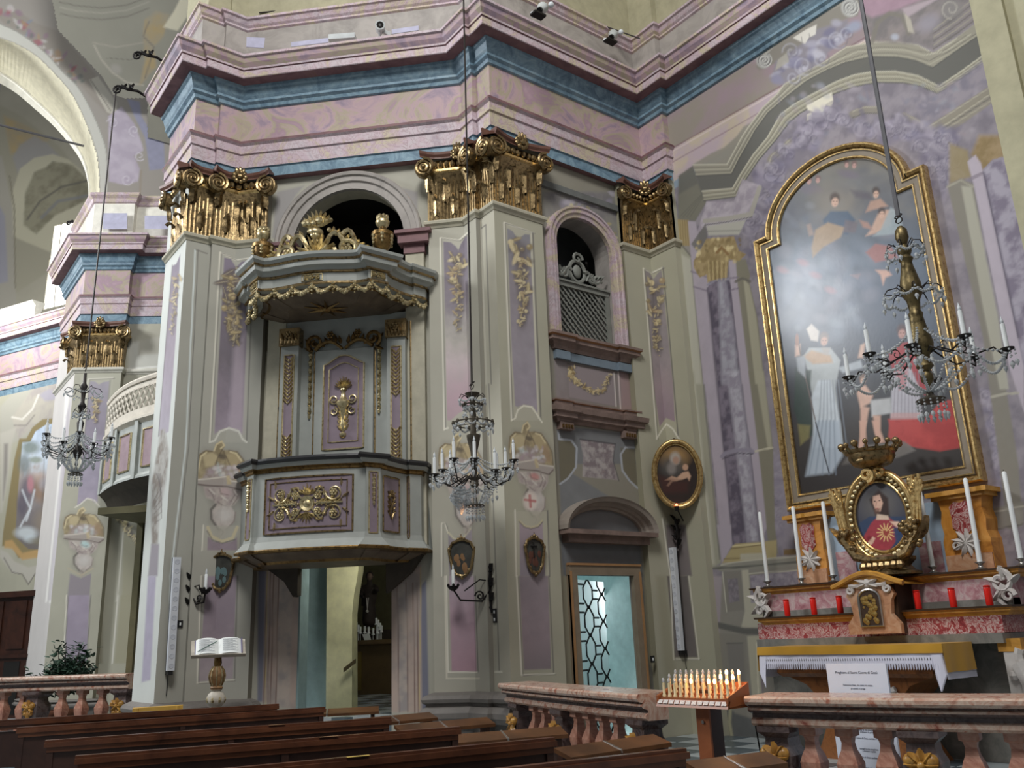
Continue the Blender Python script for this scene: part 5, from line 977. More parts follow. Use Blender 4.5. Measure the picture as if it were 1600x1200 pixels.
def fig(pts, c, soft=2.0, a=.9, c2=None): poly(cv, kp(*pts), c, a, soft, tex=.12, ts=14, c2=c2)
for q in range(120):                                            # clouds, doubling as painted sheen on the canvas
    x, y = rP.gauss(250, 130), rP.gauss(520, 120); blob(cv, *kp(x, y)[0], rP.uniform(5, 22), rP.uniform(4, 12), rP.choice(((124, 138, 156), (110, 124, 146), (138, 150, 164), (98, 112, 134), (150, 146, 160))), rP.uniform(0, 180), .22, 1)
for q in range(60): x, y = rP.uniform(100, 640), rP.uniform(60, 330); blob(cv, *kp(x, y)[0], rP.uniform(6, 20), rP.uniform(4, 11), rP.choice(((120, 116, 106), (88, 90, 100), (104, 104, 104), (74, 78, 92))), rP.uniform(0, 180), .25, 1)
SK, SKD = (188, 150, 128), (150, 112, 98)
def head(x, y, r, c=SK, hair=(70, 56, 52)):
    X, Y = kp(x, y)[0]; r = r*.39
    blob(cv, X, Y-r*.25, r*.44, r*.5, hair, 0, .8, .6); blob(cv, X, Y+r*.1, r*.3, r*.4, c, 10, .9, .5); blob(cv, X-r*.12, Y+r*.02, r*.09, r*.05, (70, 50, 46), 0, .6, .8); blob(cv, X+r*.16, Y+r*.02, r*.09, r*.05, (70, 50, 46), 0, .6, .8); blob(cv, X+r*.04, Y+r*.3, r*.1, r*.04, (130, 70, 66), 0, .5, .8)
for x, y, r in ((215, 135, 28), (250, 130, 26), (365, 70, 24), (395, 72, 26)): head(x, y, r, (170, 130, 122), (110, 84, 80)); blob(cv, *kp(x-8, y+36)[0], 12, 6, (104, 96, 110), 20, .6, .8)
blob(cv, *kp(320, 230)[0], 34, 30, (134, 122, 100), 0, .5, 1)
fig((270, 290, 300, 255, 370, 255, 400, 290, 370, 350, 280, 340), (62, 84, 108)); fig((240, 330, 290, 300, 360, 320, 340, 360, 270, 400, 230, 440, 225, 400), (150, 124, 92)); fig((360, 290, 410, 300, 400, 340, 350, 340), (96, 88, 96)); head(318, 215, 46)
fig((205, 310, 220, 305, 235, 350, 215, 355), (150, 124, 110), 2, .7)
head(482, 185, 36); fig((460, 215, 500, 205, 530, 235, 470, 250, 440, 260), (160, 124, 104)); fig((490, 265, 520, 250, 560, 250, 540, 310, 480, 345, 440, 355, 460, 330), (176, 140, 118)); head(505, 265, 34); fig((415, 290, 450, 300, 470, 330, 430, 320), SKD); fig((540, 240, 580, 260, 590, 340, 530, 350, 470, 355, 500, 330), (132, 146, 152)); fig((380, 170, 460, 180, 470, 210, 400, 200), (82, 76, 86), 3, .7)
fig((440, 420, 480, 385, 540, 395, 570, 440, 480, 460), (150, 96, 92)); fig((480, 490, 530, 490, 545, 510, 520, 520, 510, 550, 500, 510), (190, 146, 126)); fig((380, 510, 420, 505, 410, 525), (150, 124, 128), 2, .6)
for x, y in ((190, 460), (300, 570), (110, 490), (240, 510)): blob(cv, *kp(x, y)[0], 9, 5, (166, 116, 124), 20, .5, .9)
# bishop
fig((195, 830, 215, 800, 300, 800, 340, 850, 320, 960, 350, 1190, 230, 1200, 230, 1000), (150, 158, 160), 1.5, .95); fig((225, 1000, 250, 930, 300, 930, 340, 1100, 350, 1200, 300, 1200, 240, 1190), (172, 182, 190), 2, .9)
for k in range(7): line(cv, kp(265+11*k, 930, 258+15*k, 1060, 245+20*k, 1195), 2.2, (110, 122, 136), .6, 1)
fig((160, 880, 225, 890, 215, 1000, 230, 1150, 190, 1160, 155, 1050), (44, 62, 56)); fig((170, 1105, 220, 1110, 215, 1160, 180, 1190), (120, 112, 54), 2, .8); fig((190, 835, 225, 810, 300, 830, 310, 860, 230, 865), (168, 132, 92)); fig((330, 880, 420, 850, 430, 880, 350, 900), (146, 156, 164)); fig((410, 840, 420, 790, 440, 780, 430, 840), SK); head(275, 770, 44, (182, 140, 122), (120, 104, 96)); fig((205, 725, 225, 705, 255, 735, 250, 775, 222, 770), (186, 178, 168), 1.5); fig((265, 800, 300, 800, 292, 830, 270, 825), (150, 140, 132), 2, .7)
fig((160, 790, 180, 785, 180, 830, 160, 835), SK); line(cv, kp(168, 750, 185, 850, 265, 1200), 2, (96, 84, 78), .9); blob(cv, *kp(167, 770)[0], 3, 10, (150, 96, 74), 0, .8)
fig((165, 840, 200, 830, 200, 920, 170, 890), (140, 148, 156))
# saint in red and child
fig((530, 830, 580, 780, 640, 775, 680, 830, 700, 1000, 560, 930), (150, 34, 44), 2, .95); fig((545, 900, 620, 880, 650, 950, 670, 1080, 540, 1080), (160, 158, 168), 1.5, .95)
for k in range(8): line(cv, kp(560+13*k, 900, 552+15*k, 1075), 1.6, (116, 108, 122), .6, .8)
fig((530, 1085, 690, 1080, 740, 1010, 800, 1010, 820, 1180, 740, 1200, 560, 1190), (178, 42, 40), 2, .95, (150, 30, 34)); fig((540, 1060, 660, 1060, 655, 1085, 540, 1088), (176, 130, 128), 1.5, .7); head(585, 740, 46, (176, 130, 120), (92, 70, 70)); fig((560, 900, 610, 890, 600, 960, 575, 970), (172, 60, 62), 2, .6)
fig((400, 960, 440, 950, 470, 990, 460, 1020, 420, 1040, 410, 1000), (192, 150, 128)); head(430, 930, 34, SK, (120, 90, 70)); fig((460, 1010, 540, 1000, 545, 1060, 465, 1075), (166, 168, 170)); fig((420, 1030, 455, 1040, 440, 1120, 445, 1180, 415, 1195, 420, 1110), (192, 148, 126)); fig((470, 1070, 500, 1070, 500, 1130, 515, 1170, 495, 1180, 480, 1130), (192, 148, 126))
fig((440, 1190, 600, 1170, 640, 1210, 560, 1240, 420, 1230), (104, 100, 96)); poly(cv, T(1180, 660, .2625)(580, 150, 880, 115, 920, 170, 860, 200, 520, 250), (98, 92, 86), .8, 3); poly(cv, T(1180, 660, .2625)(800, 0, 1200, -20, 1215, 150, 1100, 170, 960, 150, 880, 110, 790, 100), (172, 46, 42), .9, 2, c2=(150, 34, 34), ts=5)
poly(cv, T(1180, 660, .2625)(360, -10, 500, -10, 520, 200, 460, 300, 300, 320), (150, 164, 178), .9, 3); [line(cv, T(1180, 660, .2625)(380+22*k, -10, 320+40*k, 310), 2.4, (106, 120, 138), .6, 1.2) for k in range(5)]; poly(cv, T(1180, 660, .2625)(620, -10, 665, -10, 650, 110, 640, 150, 615, 155, 625, 90), (188, 142, 120), .95, 1.5); poly(cv, T(1180, 660, .2625)(695, -10, 735, -10, 735, 90, 775, 118, 740, 122, 712, 70), (188, 142, 120), .95, 1.5); line(cv, T(1180, 660, .2625)(360, 0, 440, 300), 2, (40, 40, 48), .9)
finish(cv)
# ------------------------------------------------------------------ altar
marbled('red_marble', [(.34, (112, 40, 42)), (.46, (150, 64, 64)), (.5, (190, 176, 170)), (.56, (142, 52, 54)), (.68, (176, 150, 146))], 9, 2.2, .3, 1.35, detail=5)
marbled('rose_marble', [(.3, (134, 84, 92)), (.48, (164, 124, 128)), (.6, (178, 160, 158)), (.75, (140, 92, 98))], 5, 1.8, .3, 1.35)
marbled('ochre_marble', [(.3, (150, 92, 32)), (.5, (186, 126, 52)), (.7, (198, 144, 72))], 4, 1.2, .4, 1.3); marbled('ochre_gold_edge', [(.3, (150, 104, 40)), (.6, (190, 140, 60))], 6, 1, .4, 1.3)
marbled('peach_marble', [(.3, (150, 104, 76)), (.5, (176, 132, 100)), (.7, (188, 158, 132))], 6, 1.5, .35, 1.3); marbled('brown_marble', [(.3, (84, 50, 28)), (.55, (130, 82, 44)), (.8, (104, 64, 36))], 5, 2, .3, 1.3)
marbled('grey_marble', [(.3, (88, 88, 84)), (.6, (116, 114, 108))], 4, 1.5, .4, 1.35); plain('pale_blue', (146, 164, 180), .6, 1.4, var=.15, scale=4); plain('white_stone', (186, 182, 178), .6, 1.3); plain('dark_brown', (62, 46, 34), .5, 1.2)
plain('wax_white', (222, 226, 226), .45, 1.15, var=.03, bmp=0); plain('silver', (170, 168, 164), .3, 1.2, metal=.9); plain('brass', (190, 160, 96), .3, 1.3, metal=.85)
al = empty('altar', (9.0, YC, ZF), 'coloured marble altar with stepped gradines and ochre pedestals beneath the tall painting', 'altar')
def pb(mb, X0, X1, Y0, Y1, z0, z1, mi=0): mb.cur = mi; mb.box(((X0+X1)/2, (Y0+Y1)/2, (z0+z1)/2), (abs(X1-X0), abs(Y1-Y0), z1-z0)); return mb
def ledge(name, X, y0, y1, z, gap, dep):                        # two moulded ledges left and right of the tabernacle
    for a, b_ in ((y1, gap[1]), (gap[0], y0)):
        mb = MB(); sweep(mb, [(X+dep, a), (X, a), (X, b_), (X+dep, b_)], [(-.08, z-.09), (-.05, z-.09), (-.03, z-.065), (0, z-.05), (.0, z-.025), (.03, z-.02), (.035, z), (-.3, z+.002)], [1, 1, 1, 1, 1, 0, 0]); mb.build(name, ['dark_brown', 'ochre_gold_edge'], al)
mb = MB(); pb(mb, 9.25, XA, YC-1.5, YC+1.5, 1.72, 2.04, 0); mb.build('upper_gradine', ['rose_marble'], al)
mb = MB(); pb(mb, 9.05, XA, YC-1.45, YC+1.45, 1.47, 1.66, 0); mb.build('lower_gradine', 'red_marble', al)
mb = MB(); pb(mb, 9.0, XA, YC-1.45, YC+1.45, 1.38, 1.475); mb.build('grey_plinth', 'grey_marble', al)
mb = MB(); pb(mb, 9.24, 9.4, YC-1.5, YC+1.5, 1.72, 1.80); mb.build('grey_band', 'grey_marble', al)
ledge('upper_ledge', 9.2, YC-1.62, YC+1.58, 2.09, (YC-.30, YC+.12), .5); ledge('lower_ledge', 9.0, YC-1.57, YC+1.40, 1.73, (YC-.42, YC+.08), .6)
for s in (-1, 1):
    for z0, z1, x, m_ in ((1.80, 2.02, 9.2, 'white_stone'),):
        mb = MB(); c = (x, YC+s*1.47, 1.92)
        fs_ = lambda u, v, d: (x-d, c[1]-u, c[2]+v); [gscroll(mb, fs_, [(s*a_, b_) for a_, b_ in spiral(.03, .04, .12, .03, 90, 1.2, 14)], .03, .02), gscroll(mb, fs_, spiral(-.02*s, -.1, .07, .02, 0, 1.2, 12), .024, .015)]; [gleaf(mb, fs_, .05*math.cos(a), .05*math.sin(a), a, .14, .04, .04) for a in (0.5, 1.6, 2.7, 4.0)]
        mb.tube([(x, c[1], c[2]), (x, c[1]-s*.1, c[2]-.12), (x, c[1]-s*.02, c[2]-.2)], [.05, .04, .02], 6); mb.build('scroll_carving', m_, al, smooth=True)
# tabernacle
tp = [(.30, 0), (.30, .1), (.22, .2), (.24, .34), (.28, .4), (.22, .5), (.12, .56), (0, .6)]
TY, TZ = YC-.215, 1.5
mb = MB(); mb.prism([(8.85, TY+s*w, TZ+h) for s, L_ in ((1, tp), (-1, tp[::-1][1:])) for w, h in L_], (.06, 0, 0)); pb(mb, 8.9, 9.3, TY-.2, TY+.2, TZ, TZ+.45); tb = mb.build('tabernacle', 'peach_marble', al)
mb = MB(); pb(mb, 8.93, 9.32, TY-.26, TY-.2, TZ, TZ+.52); mb.build('tabernacle_side', 'dark_brown', al)
ar = [(-.125, .08), (-.125, .36)]+[(.125*math.cos(a), .36+.1*math.sin(a)) for a in np.linspace(math.pi, 0, 10)[1:-1]]+[(.125, .36), (.125, .08)]
mb = MB(); mb.prism([(8.845, TY-u, TZ+z) for u, z in ar], (-.012, 0, 0)); mb.cur = 1; mb.tube([(8.83, TY-u, TZ+z) for u, z in ar], .013, 5, close=True); mb.cur = 2
for k in range(26): r = random.Random(k); mb.ball((8.832, TY+r.uniform(-.08, .08), TZ+.12+.27*k/26), r.uniform(.015, .035), 6, 4, (.5, 1, 1))
mb.build('tabernacle_door', ['dark_brown', 'silver', 'brass'], tb)
mb = MB(); mb.ball((8.84, TY, TZ+.52), .05, 8, 6, (.7, 1, 1.1)); [gleaf(mb, lambda u, v, d: (8.84-d, TY-u, TZ+.52+v), 0, 0, a, .13, .03, .03) for a in (-.3, .3, 2.8, 3.5)]; [mb.tube([(8.84, TY+s*.02, TZ+.52), (8.83, TY+s*.15, TZ+.5), (8.84, TY+s*.22, TZ+.51)], .02, 5) for s in (-1, 1)]; [mb.tube([(8.84, TY+s*x, TZ+z) for x, z in spiral(.22, .46, .05, .01, 90, 1.3, 14)], [.018]*15, 5) for s in (-1, 1)]; mb.build('carved_head', 'white_stone', tb, smooth=True)
mb = MB(); mb.tube([(8.82+.03*k, TY+u, TZ+.56+.07*math.cos(u*6)) for k in (0,) for u in np.linspace(.42, -.42, 15)], .03, 6); mb.prism([(8.84, TY+u, TZ+.55+.07*math.cos(u*6)) for u in np.linspace(.42, -.42, 15)]+[(8.84, TY-.42, TZ+.5), (8.84, TY+.42, TZ+.5)], (.4, 0, 0)); mb.build('arched_ledge', 'ochre_gold_edge', al)
# ochre pedestals behind the candles, pale blue panels
for y0, y1, nm in ((6.32, 6.74, 0), (4.36, 4.86, 1)):
    yc = (y0+y1)/2; w = (y1-y0)/2; prof = [(w, 2.1), (w, 2.42), (w*.9, 2.5), (w*.96, 2.62), (w*.86, 2.74), (w*.95, 2.86), (w, 2.9)]
    mb = MB(); mb.prism([(9.5, yc+a, z) for a, z in prof]+[(9.5, yc-a, z) for a, z in prof[::-1]], (.25, 0, 0)); p_ = mb.build('pedestal', 'ochre_marble', al)
    mb = MB(); pb(mb, 9.42, XA, y0-.08, y1+.08, 2.9, 2.95); pb(mb, 9.46, XA, y0-.04, y1+.04, 2.86, 2.9); mb.build('pedestal_cap', 'ochre_gold_edge', p_)
    mb = MB(); ins = [(-.6, .12), (-.3, .17), (0, .15), (.3, .17), (.62, .12), (.55, 0), (.6, -.1), (.2, -.17), (0, -.2), (-.2, -.17), (-.58, -.1), (-.55, 0)]; mb.prism([(9.497, yc-u*w*.8, 2.66+v) for u, v in ins], (-.01, 0, 0)); mb.build('red_inlay', 'red_marble', p_)
    mb = MB(); fs_ = lambda u, v, d: (9.495-d, yc-u, 2.36+v); mb.ball(fs_(0, .03, .0), .055, 8, 6, (.5, .9, 1.2)); [gleaf(mb, fs_, .02*math.cos(a), .03+.02*math.sin(a), a, .13, .035, .025) for a in np.linspace(0, 5.7, 9)]; gscroll(mb, fs_, spiral(-.1, .0, .05, .02, 0, 1.2, 12), .015, .01); mb.build('carved_mask', 'white_stone', p_, smooth=True); mb = MB(); pb(mb, 9.48, 9.7, yc-w*.98, yc+w*.98, 2.08, 2.27); mb.build('pedestal_foot', 'peach_marble', p_)
mb = MB(); pb(mb, 9.62, XA, 4.86, 6.32, 2.08, 2.88); mb.build('blue_panel', 'pale_blue', al); mb = MB(); pb(mb, 9.6, 9.62, 4.95, 5.2, 2.1, 2.45); mb.build('rose_panel', 'rose_marble', al); mb = MB(); pb(mb, 9.6, 9.62, 6.0, 6.25, 2.1, 2.45); mb.build('rose_panel', 'rose_marble', al)
mb = MB(); pb(mb, 9.3, XA, YC-1.5, YC+1.5, ZF, 1.4); mb.build('altar_body', 'grey_marble', al)
# mensa on its console
mb = MB(); pb(mb, 8.47, 9.05, 4.56, 6.6, 1.24, 1.36); mb.build('mensa', 'grey_marble', al)
mb = MB(); sweep(mb, [(9.0, 6.5), (8.5, 6.5), (8.5, 4.66), (9.0, 4.66)], [(-.12, 1.08), (-.06, 1.08), (-.02, 1.12), (-.02, 1.18), (-.06, 1.22), (-.1, 1.24)]); mb.build('mensa_moulding', 'brown_marble', al)
mb = MB(); sl = lambda z, w, x: [(x, YC-.05+w, z), (x, YC-.05-w, z)]; mb.prism([(8.62, YC-.05+w, z) for w, z in ((.85, 1.09), (.6, 1.0), (.45, .85), (.4, .6), (.5, .4), (.6, .26))]+[(8.62, YC-.05-w, z) for w, z in ((.6, .26), (.5, .4), (.4, .6), (.45, .85), (.6, 1.0), (.85, 1.09))], (.6, 0, 0)); mb.build('console', 'brown_marble', al)
mb = MB()
for s in (-1, 1): mb.tube([(8.6, YC-.2+s*x, z) for x, z in spiral(.3, .85, .12, .03, 90, 1.4, 16)], .03, 6)
mb.ball((8.58, YC-.2, .9), .08); mb.build('console_scrolls', 'white_stone', al, smooth=True)
mb = MB(); pb(mb, 9.05, 9.2, 4.06, 4.28, 1.30, 1.42); pb(mb, 9.06, 9.2, 4.1, 4.24, ZF, 1.3, 1); mb.cur = 1; mb.tube([(9.06, 4.0+x, z) for x, z in spiral(-.02, 1.24, .13, .04, 40, -1.0, 16)], .045, 6); mb.ball((9.05, 4.17, 1.08), .05); mb.tube([(9.08, 4.1, 1.2), (9.08, 4.02, 1.0), (9.08, 4.06, .7), (9.08, 4.0, ZF+.02)], [.1, .11, .1, .12], 8); mb.build('scroll_support', ['ochre_gold_edge', 'white_stone'], al)
# altar cloths
def cloth_mat(name, c, lace=False):
    m, nt, b = new_mat(name); b.inputs['Base Color'].default_value = C4(c, 1.25); b.inputs['Roughness'].default_value = .85; b.inputs['Sheen Weight'].default_value = .2; M[name] = m
    bump(nt, b, noise(nt, 60, 3), .15, .004)
cloth_mat('mustard_cloth', (176, 132, 36)); cloth_mat('white_cloth', (206, 206, 220))
def drape(mb, X0, X1, Y0, Y1, z, df, ds, th=.004, wav=.006):
    n = 40; top = [(X0, Y1-(Y1-Y0)*k/n, z) for k in range(n+1)]
    mb.grid([[(X1, p[1], z) for p in top], top, [(p[0]-.006-wav*math.sin(i*.9), p[1], z-df*(.5)) for i, p in enumerate(top)], [(p[0]-.008-wav*1.5*math.sin(i*.9+.3), p[1], z-df) for i, p in enumerate(top)]])
    for y, s in ((Y0, -1), (Y1, 1)):
        m = 12; mb.grid([[(X0+(X1-X0)*k/m, y, z) for k in range(m+1)], [(X0+(X1-X0)*k/m, y+s*(.006+wav*math.sin(k)), z-ds*.5) for k in range(m+1)], [(X0+(X1-X0)*k/m, y+s*(.01+wav*1.5*math.sin(k+.5)), z-ds) for k in range(m+1)]])
mb = MB(); drape(mb, 8.43, 9.0, 4.50, 6.65, 1.40, .085, .26); o = mb.build('altar_cloth', 'mustard_cloth', smooth=True); tag(o, 'mustard yellow cloth laid over the altar table', 'cloth')
mb = MB(); drape(mb, 8.445, 9.02, 4.515, 6.635, 1.375, .10, .30); wc = mb.build('lace_cloth', 'white_cloth', smooth=True); tag(wc, 'white altar cloth with a scalloped lace edge under the yellow cloth', 'cloth')
mb = MB(); n = 74
for k in range(n):
    y0, y1 = 6.6-2.05*k/n, 6.6-2.05*(k+1)/n; ym = (y0+y1)/2; mb.grid([[(8.432, y0, 1.285), (8.43, ym, 1.285), (8.432, y1, 1.285)], [(8.431, y0+(y1-y0)*.2, 1.25), (8.424, ym, 1.25), (8.431, y1-(y1-y0)*.2, 1.25)]])
    mb.grid([[(8.43, y0, 1.25), (8.425, ym, 1.25), (8.43, y1, 1.25)], [(8.431, y0, 1.22), (8.424, ym, 1.22), (8.431, y1, 1.22)]])
    mb.grid([[(8.43, y0+(y1-y0)*.1, 1.22), (8.42, ym, 1.22), (8.43, y1-(y1-y0)*.1, 1.22)], [(8.431, y0+(y1-y0)*.25, 1.17), (8.42, ym, 1.16), (8.431, y1-(y1-y0)*.25, 1.17)]])
tag(mb.build('lace_edge', 'white_cloth', wc), kind='stuff')
for y, s in ((6.625, 1), (4.525, -1)): mb = MB(); mb.prism([(8.425, y, 1.3), (8.425, y-s*.09, 1.3), (8.41, y-s*.07, 1.1), (8.42, y-s*.05, .97), (8.43, y+s*.02, 1.12)], (.01, s*.01, 0)); mb.build('cloth_corner', 'white_cloth', wc)
# candles on the upper ledge
def tall_candle(root):
    mb = MB(); mb.lathe([(.055, 0), (.06, .01), (.03, .02), (.02, .04), (.028, .06), (.05, .07), (.05, .078), (.02, .08)], n=12); mb.build('holder', 'silver', root, smooth=True)
    mb = MB(); mb.lathe([(.026, .075), (.024, .5), (.0225, .93), (.012, .945)], n=10); mb.build('candle_stick', 'wax_white', root, smooth=True); mb = MB(); mb.tube([(0, 0, .94), (0, .002, .965)], .003, 4); mb.build('wick', 'dark', root)
ct = None
cl_ = ['leftmost of the six tall white candles on the altar', 'tall white candle in front of the left ochre pedestal, left edge', 'tall white candle just left of the oval heart picture', 'tall white candle just right of the oval heart picture', 'tall white candle in front of the right ochre pedestal', 'rightmost of the six tall white candles on the altar']
for k, (x, y) in enumerate(((1202, 911), (1255, 907), (1304, 902), (1460, 887), (1534, 882), (1598, 876))):
    yy = float(on_x(x, y, 9.35)[1])
    if ct is None: ct = empty('altar_candle', (9.32, yy, 2.092), cl_[0], 'candle', 'tall candles on the altar'); tall_candle(ct); rebase(ct); o = ct
    else: o = copy_tree(ct); o.location = (9.32, yy, 2.092); o['label'] = cl_[k]
    o.rotation_euler = (0, (0, .01, 0, -.008, .012, 0)[k], 0)
m, nt, b = new_mat('red_glass'); b.inputs['Base Color'].default_value = (.75, .02, .012, 1); b.inputs['Roughness'].default_value = .25; b.inputs['Subsurface Weight'].default_value = .3; b.inputs['Subsurface Radius'].default_value = (.05, .01, .01); M['red_glass'] = m
rv = None; vl = ['first', 'second', 'third', 'fourth', 'fifth', 'sixth']
for k, (x, y) in enumerate(((1231, 963), (1273, 961), (1314, 959), (1436, 953), (1491, 950), (1547, 946))):
    p = (9.05, float(on_x(x, y, 9.05)[1]), 1.732); lab = '%s red votive light from the left on the lower altar ledge' % vl[k]
    if rv is None:
        rv = empty('votive_light', p, lab, 'votive light', 'red votive lights on the altar ledge'); mb = MB(); mb.lathe([(.03, 0), (.034, .01), (.034, .165), (.03, .175)], n=12); mb.build('red_jar', 'red_glass', rv, smooth=True); mb = MB(); mb.lathe([(.031, .174), (.035, .178), (.035, .19), (.02, .194)], n=12); mb.build('lid', 'red_glass', rv, smooth=True); rebase(rv)
    else: o = copy_tree(rv); o.location = p; o['label'] = lab
# ------------------------------------------------------------------ sacred heart reliquary
rq = empty('reliquary', (9.15, 5.35, 2.1), 'gilded oval frame with red robed heart picture and a crown above, on the altar', 'picture')
RY, RX, RZ = 5.31, 9.1, 2.74
ov = lambda k, a, dx=0: (RX+dx, RY-k*.31*math.cos(a), RZ+k*.385*math.sin(a)*1.0)
NA = np.linspace(0, 2*math.pi, 40, endpoint=False)
mb = MB(); mb.tube([ov(1.28, a) for a in NA], .04, 8, close=True); mb.tube([ov(1.0, a, .01) for a in NA], .016, 6, close=True); mb.build('oval_frame', 'gold_bright', rq, smooth=True)
mb = MB(); mb.grid([[ov(1.27, a, .0) for a in list(NA)+[NA[0]]], [ov(1.13, a, -.015) for a in list(NA)+[NA[0]]], [ov(1.0, a, .02) for a in list(NA)+[NA[0]]]]); mb.build('inner_band', 'gold_dark', rq, smooth=True)
mb = MB(); [mb.ball(ov(1.14, a, -.012), .03, 6, 4, (.6, 1, 1)) for a in NA]; tag(mb.build('bead_ring', 'gilt_pale', rq, smooth=True), kind='stuff')
hp = Surf('heart_picture', (RX+.025, RY+.33, RZ-.4), (0, -1, 0), (0, 0, 1), .66, .8, .006, (52, 56, 74), parent=rq, mat='canvas', amp=.12)
ovp = [tuple(map(float, project(ov(1.02, a, .025)))) for a in NA]; hp.drop |= sd_poly(hp.px, hp.py, ovp) > .5
kh = T(1180, 660, .2625)
def ff(pts, c, soft=1.2, a=.95): poly(hp, kh(*pts), c, a, soft, tex=.15, ts=30)
blob(hp, *kh(740, 480)[0], 34, 30, (96, 92, 88), 0, .7, 1); ff((590, 620, 680, 560, 900, 560, 900, 760, 600, 720), (44, 62, 92)); ff((640, 690, 690, 600, 730, 560, 790, 560, 840, 600, 850, 690, 800, 760, 700, 760), (150, 34, 48)); ff((735, 400, 790, 450, 800, 560, 720, 560, 680, 460), (56, 40, 36), 2)
ff((700, 440, 740, 430, 760, 480, 745, 530, 720, 530, 700, 480), (196, 152, 128)); ff((725, 545, 790, 555, 800, 580, 720, 580), (190, 164, 140)); blob(hp, *kh(712, 470)[0], 1.6, 1, (60, 40, 40)); blob(hp, *kh(740, 465)[0], 1.6, 1, (60, 40, 40)); ff((705, 515, 745, 510, 735, 545, 715, 545), (96, 66, 54), 1, .8); line(hp, kh(724, 470, 718, 500), 1.2, (160, 116, 98)); line(hp, kh(716, 512, 732, 511), 1.1, (150, 74, 70))
for k in range(14): a = k*2*math.pi/14; line(hp, [kh(778, 655)[0], (kh(778, 655)[0][0]+14*math.cos(a), kh(778, 655)[0][1]+14*math.sin(a))], 1.6, (214, 178, 92), .9)
ff((760, 645, 775, 640, 780, 648, 795, 640, 800, 655, 782, 680, 765, 668), (140, 24, 30), .7); ff((800, 590, 850, 590, 895, 610, 890, 635, 840, 625), (206, 166, 140)); ff((670, 715, 700, 680, 715, 690, 700, 720, 680, 740), (206, 166, 140)); ff((820, 620, 890, 640, 880, 720, 840, 740), (40, 60, 96), 2)
finish(hp)
fr_ = lambda u, v, d: (RX-.03-d, RY-u, RZ+v)
for s in (-1, 1):
    mb = MB()
    for k in range(11): a = math.pi/2-s*(.15+.11*k*.6); mb.tube([fr_(s*(.36+.01*k), -.25, .01*k % .04), fr_(s*(.40+.012*k), -.02+.02*k, .02), fr_(s*(.42+.03*k*.5), .26+.03*((k*3) % 5), .02)], [.012, .014, .02], 5)
    for k in range(9): mb.ball(fr_(s*(.42+.02*(k % 4)), .2+.03*(k % 5), .02), .03, 6, 4, (.8, .8, 1.6))
    mb.build('wheat_sheaf', 'gold_bright', rq, smooth=True)
    mb = MB(); 
    for k in range(8): gleaf(mb, fr_, s*(.1+.05*k), -.52+.035*k, (0.35 if s > 0 else math.pi-.35)+s*.1*k, .24, .05, .06)
    for k in range(24 if s > 0 else 8): r = random.Random(k); mb.ball(fr_(s*(.36+r.uniform(-.1, .1)), -.22+r.uniform(-.14, .12), .05+r.uniform(0, .05)), .034, 6, 4)
    mb.tube([fr_(s*.05, -.5, .02), fr_(s*.3, -.42, .06), fr_(s*.44, -.22, .04), fr_(s*.36, -.1, .04)], [.04, .055, .05, .03], 7); mb.build('leaf_branch', 'gold', rq, smooth=True)
mb = MB(); mb.tube([fr_(x, z, .03) for x, z in spiral(-.04, .46, .08, .02, -90, 1.4, 16)], [.035]*17, 6); mb.tube([fr_(x, z, .03) for x, z in spiral(.1, .47, .06, .02, 200, -1.2, 12)], [.03]*13, 6); mb.build('top_scroll', 'gold_bright', rq, smooth=True)
mb = MB(); cz = RZ+.60; c = (RX-.02, RY-.02, cz)
mb.lathe([(.12, -.06), (.2, -.03), (.24, .03), (.25, .05), (.25, .09), (.27, .1), (.28, .13), (.24, .13), (.22, .0), (.12, -.05)], c, 24)
for k in range(16):
    a = k*math.pi/8; mb.tube([(c[0]+.265*math.cos(a), c[1]+.265*math.sin(a), cz+.12), (c[0]+.3*math.cos(a), c[1]+.3*math.sin(a), cz+.17)], [.022, .014], 5); mb.ball((c[0]+.31*math.cos(a), c[1]+.31*math.sin(a), cz+.19), .03 if k % 2 else .042, 8, 5)
mb.ball((c[0]-.245, c[1], cz+.0), .04, 6, 4, (.5, 1.3, .7)); mb.build('crown', 'gold', rq, smooth=True)
mb = MB(); mb.lathe([(.30, 2.1-2.1), (.30, .03), (.24, .05), (.2, .1), (.24, .14), (.26, .16), (.26, .19), (.12, .22)], (9.14, RY-.02, 2.1), 8, a0=math.pi/8); [mb.ball((9.14-.2, RY-.02+.07*k, 2.2), .05, 6, 4) for k in range(-3, 4)]; mb.build('base', 'gold', rq)
# ------------------------------------------------------------------ balustrades
marbled('rail_marble', [(.3, (122, 62, 50)), (.42, (166, 128, 110)), (.55, (186, 166, 150)), (.66, (158, 104, 84)), (.8, (134, 84, 70))], 5, 2.0, .22, 1.25, detail=6); marbled('rail_dark', [(.3, (50, 40, 42)), (.5, (92, 80, 78)), (.65, (62, 44, 40))], 6, 2, .25, 1.2)
marbled('baluster_marble', [(.3, (122, 74, 60)), (.5, (160, 116, 98)), (.7, (176, 146, 130))], 6, 1.6, .3, 1.25); marbled('giallo', [(.3, (124, 84, 36)), (.6, (170, 128, 62))], 10, 1, .35, 1.2)
BPROF = [(.075, 0), (.075, .06), (.055, .07), (.05, .1), (.085, .24), (.088, .28), (.07, .33), (.05, .37), (.042, .42), (.05, .455), (.075, .465), (.075, .52)]
mbb = MB(); mbb.lathe([(r*1.2, z) for r, z in BPROF], n=4, a0=math.pi/4); 
bal_mesh = mesh_of(mbb, 'baluster', 'baluster_marble', smooth=False); bal_mesh.materials.append(M['grey_marble'])
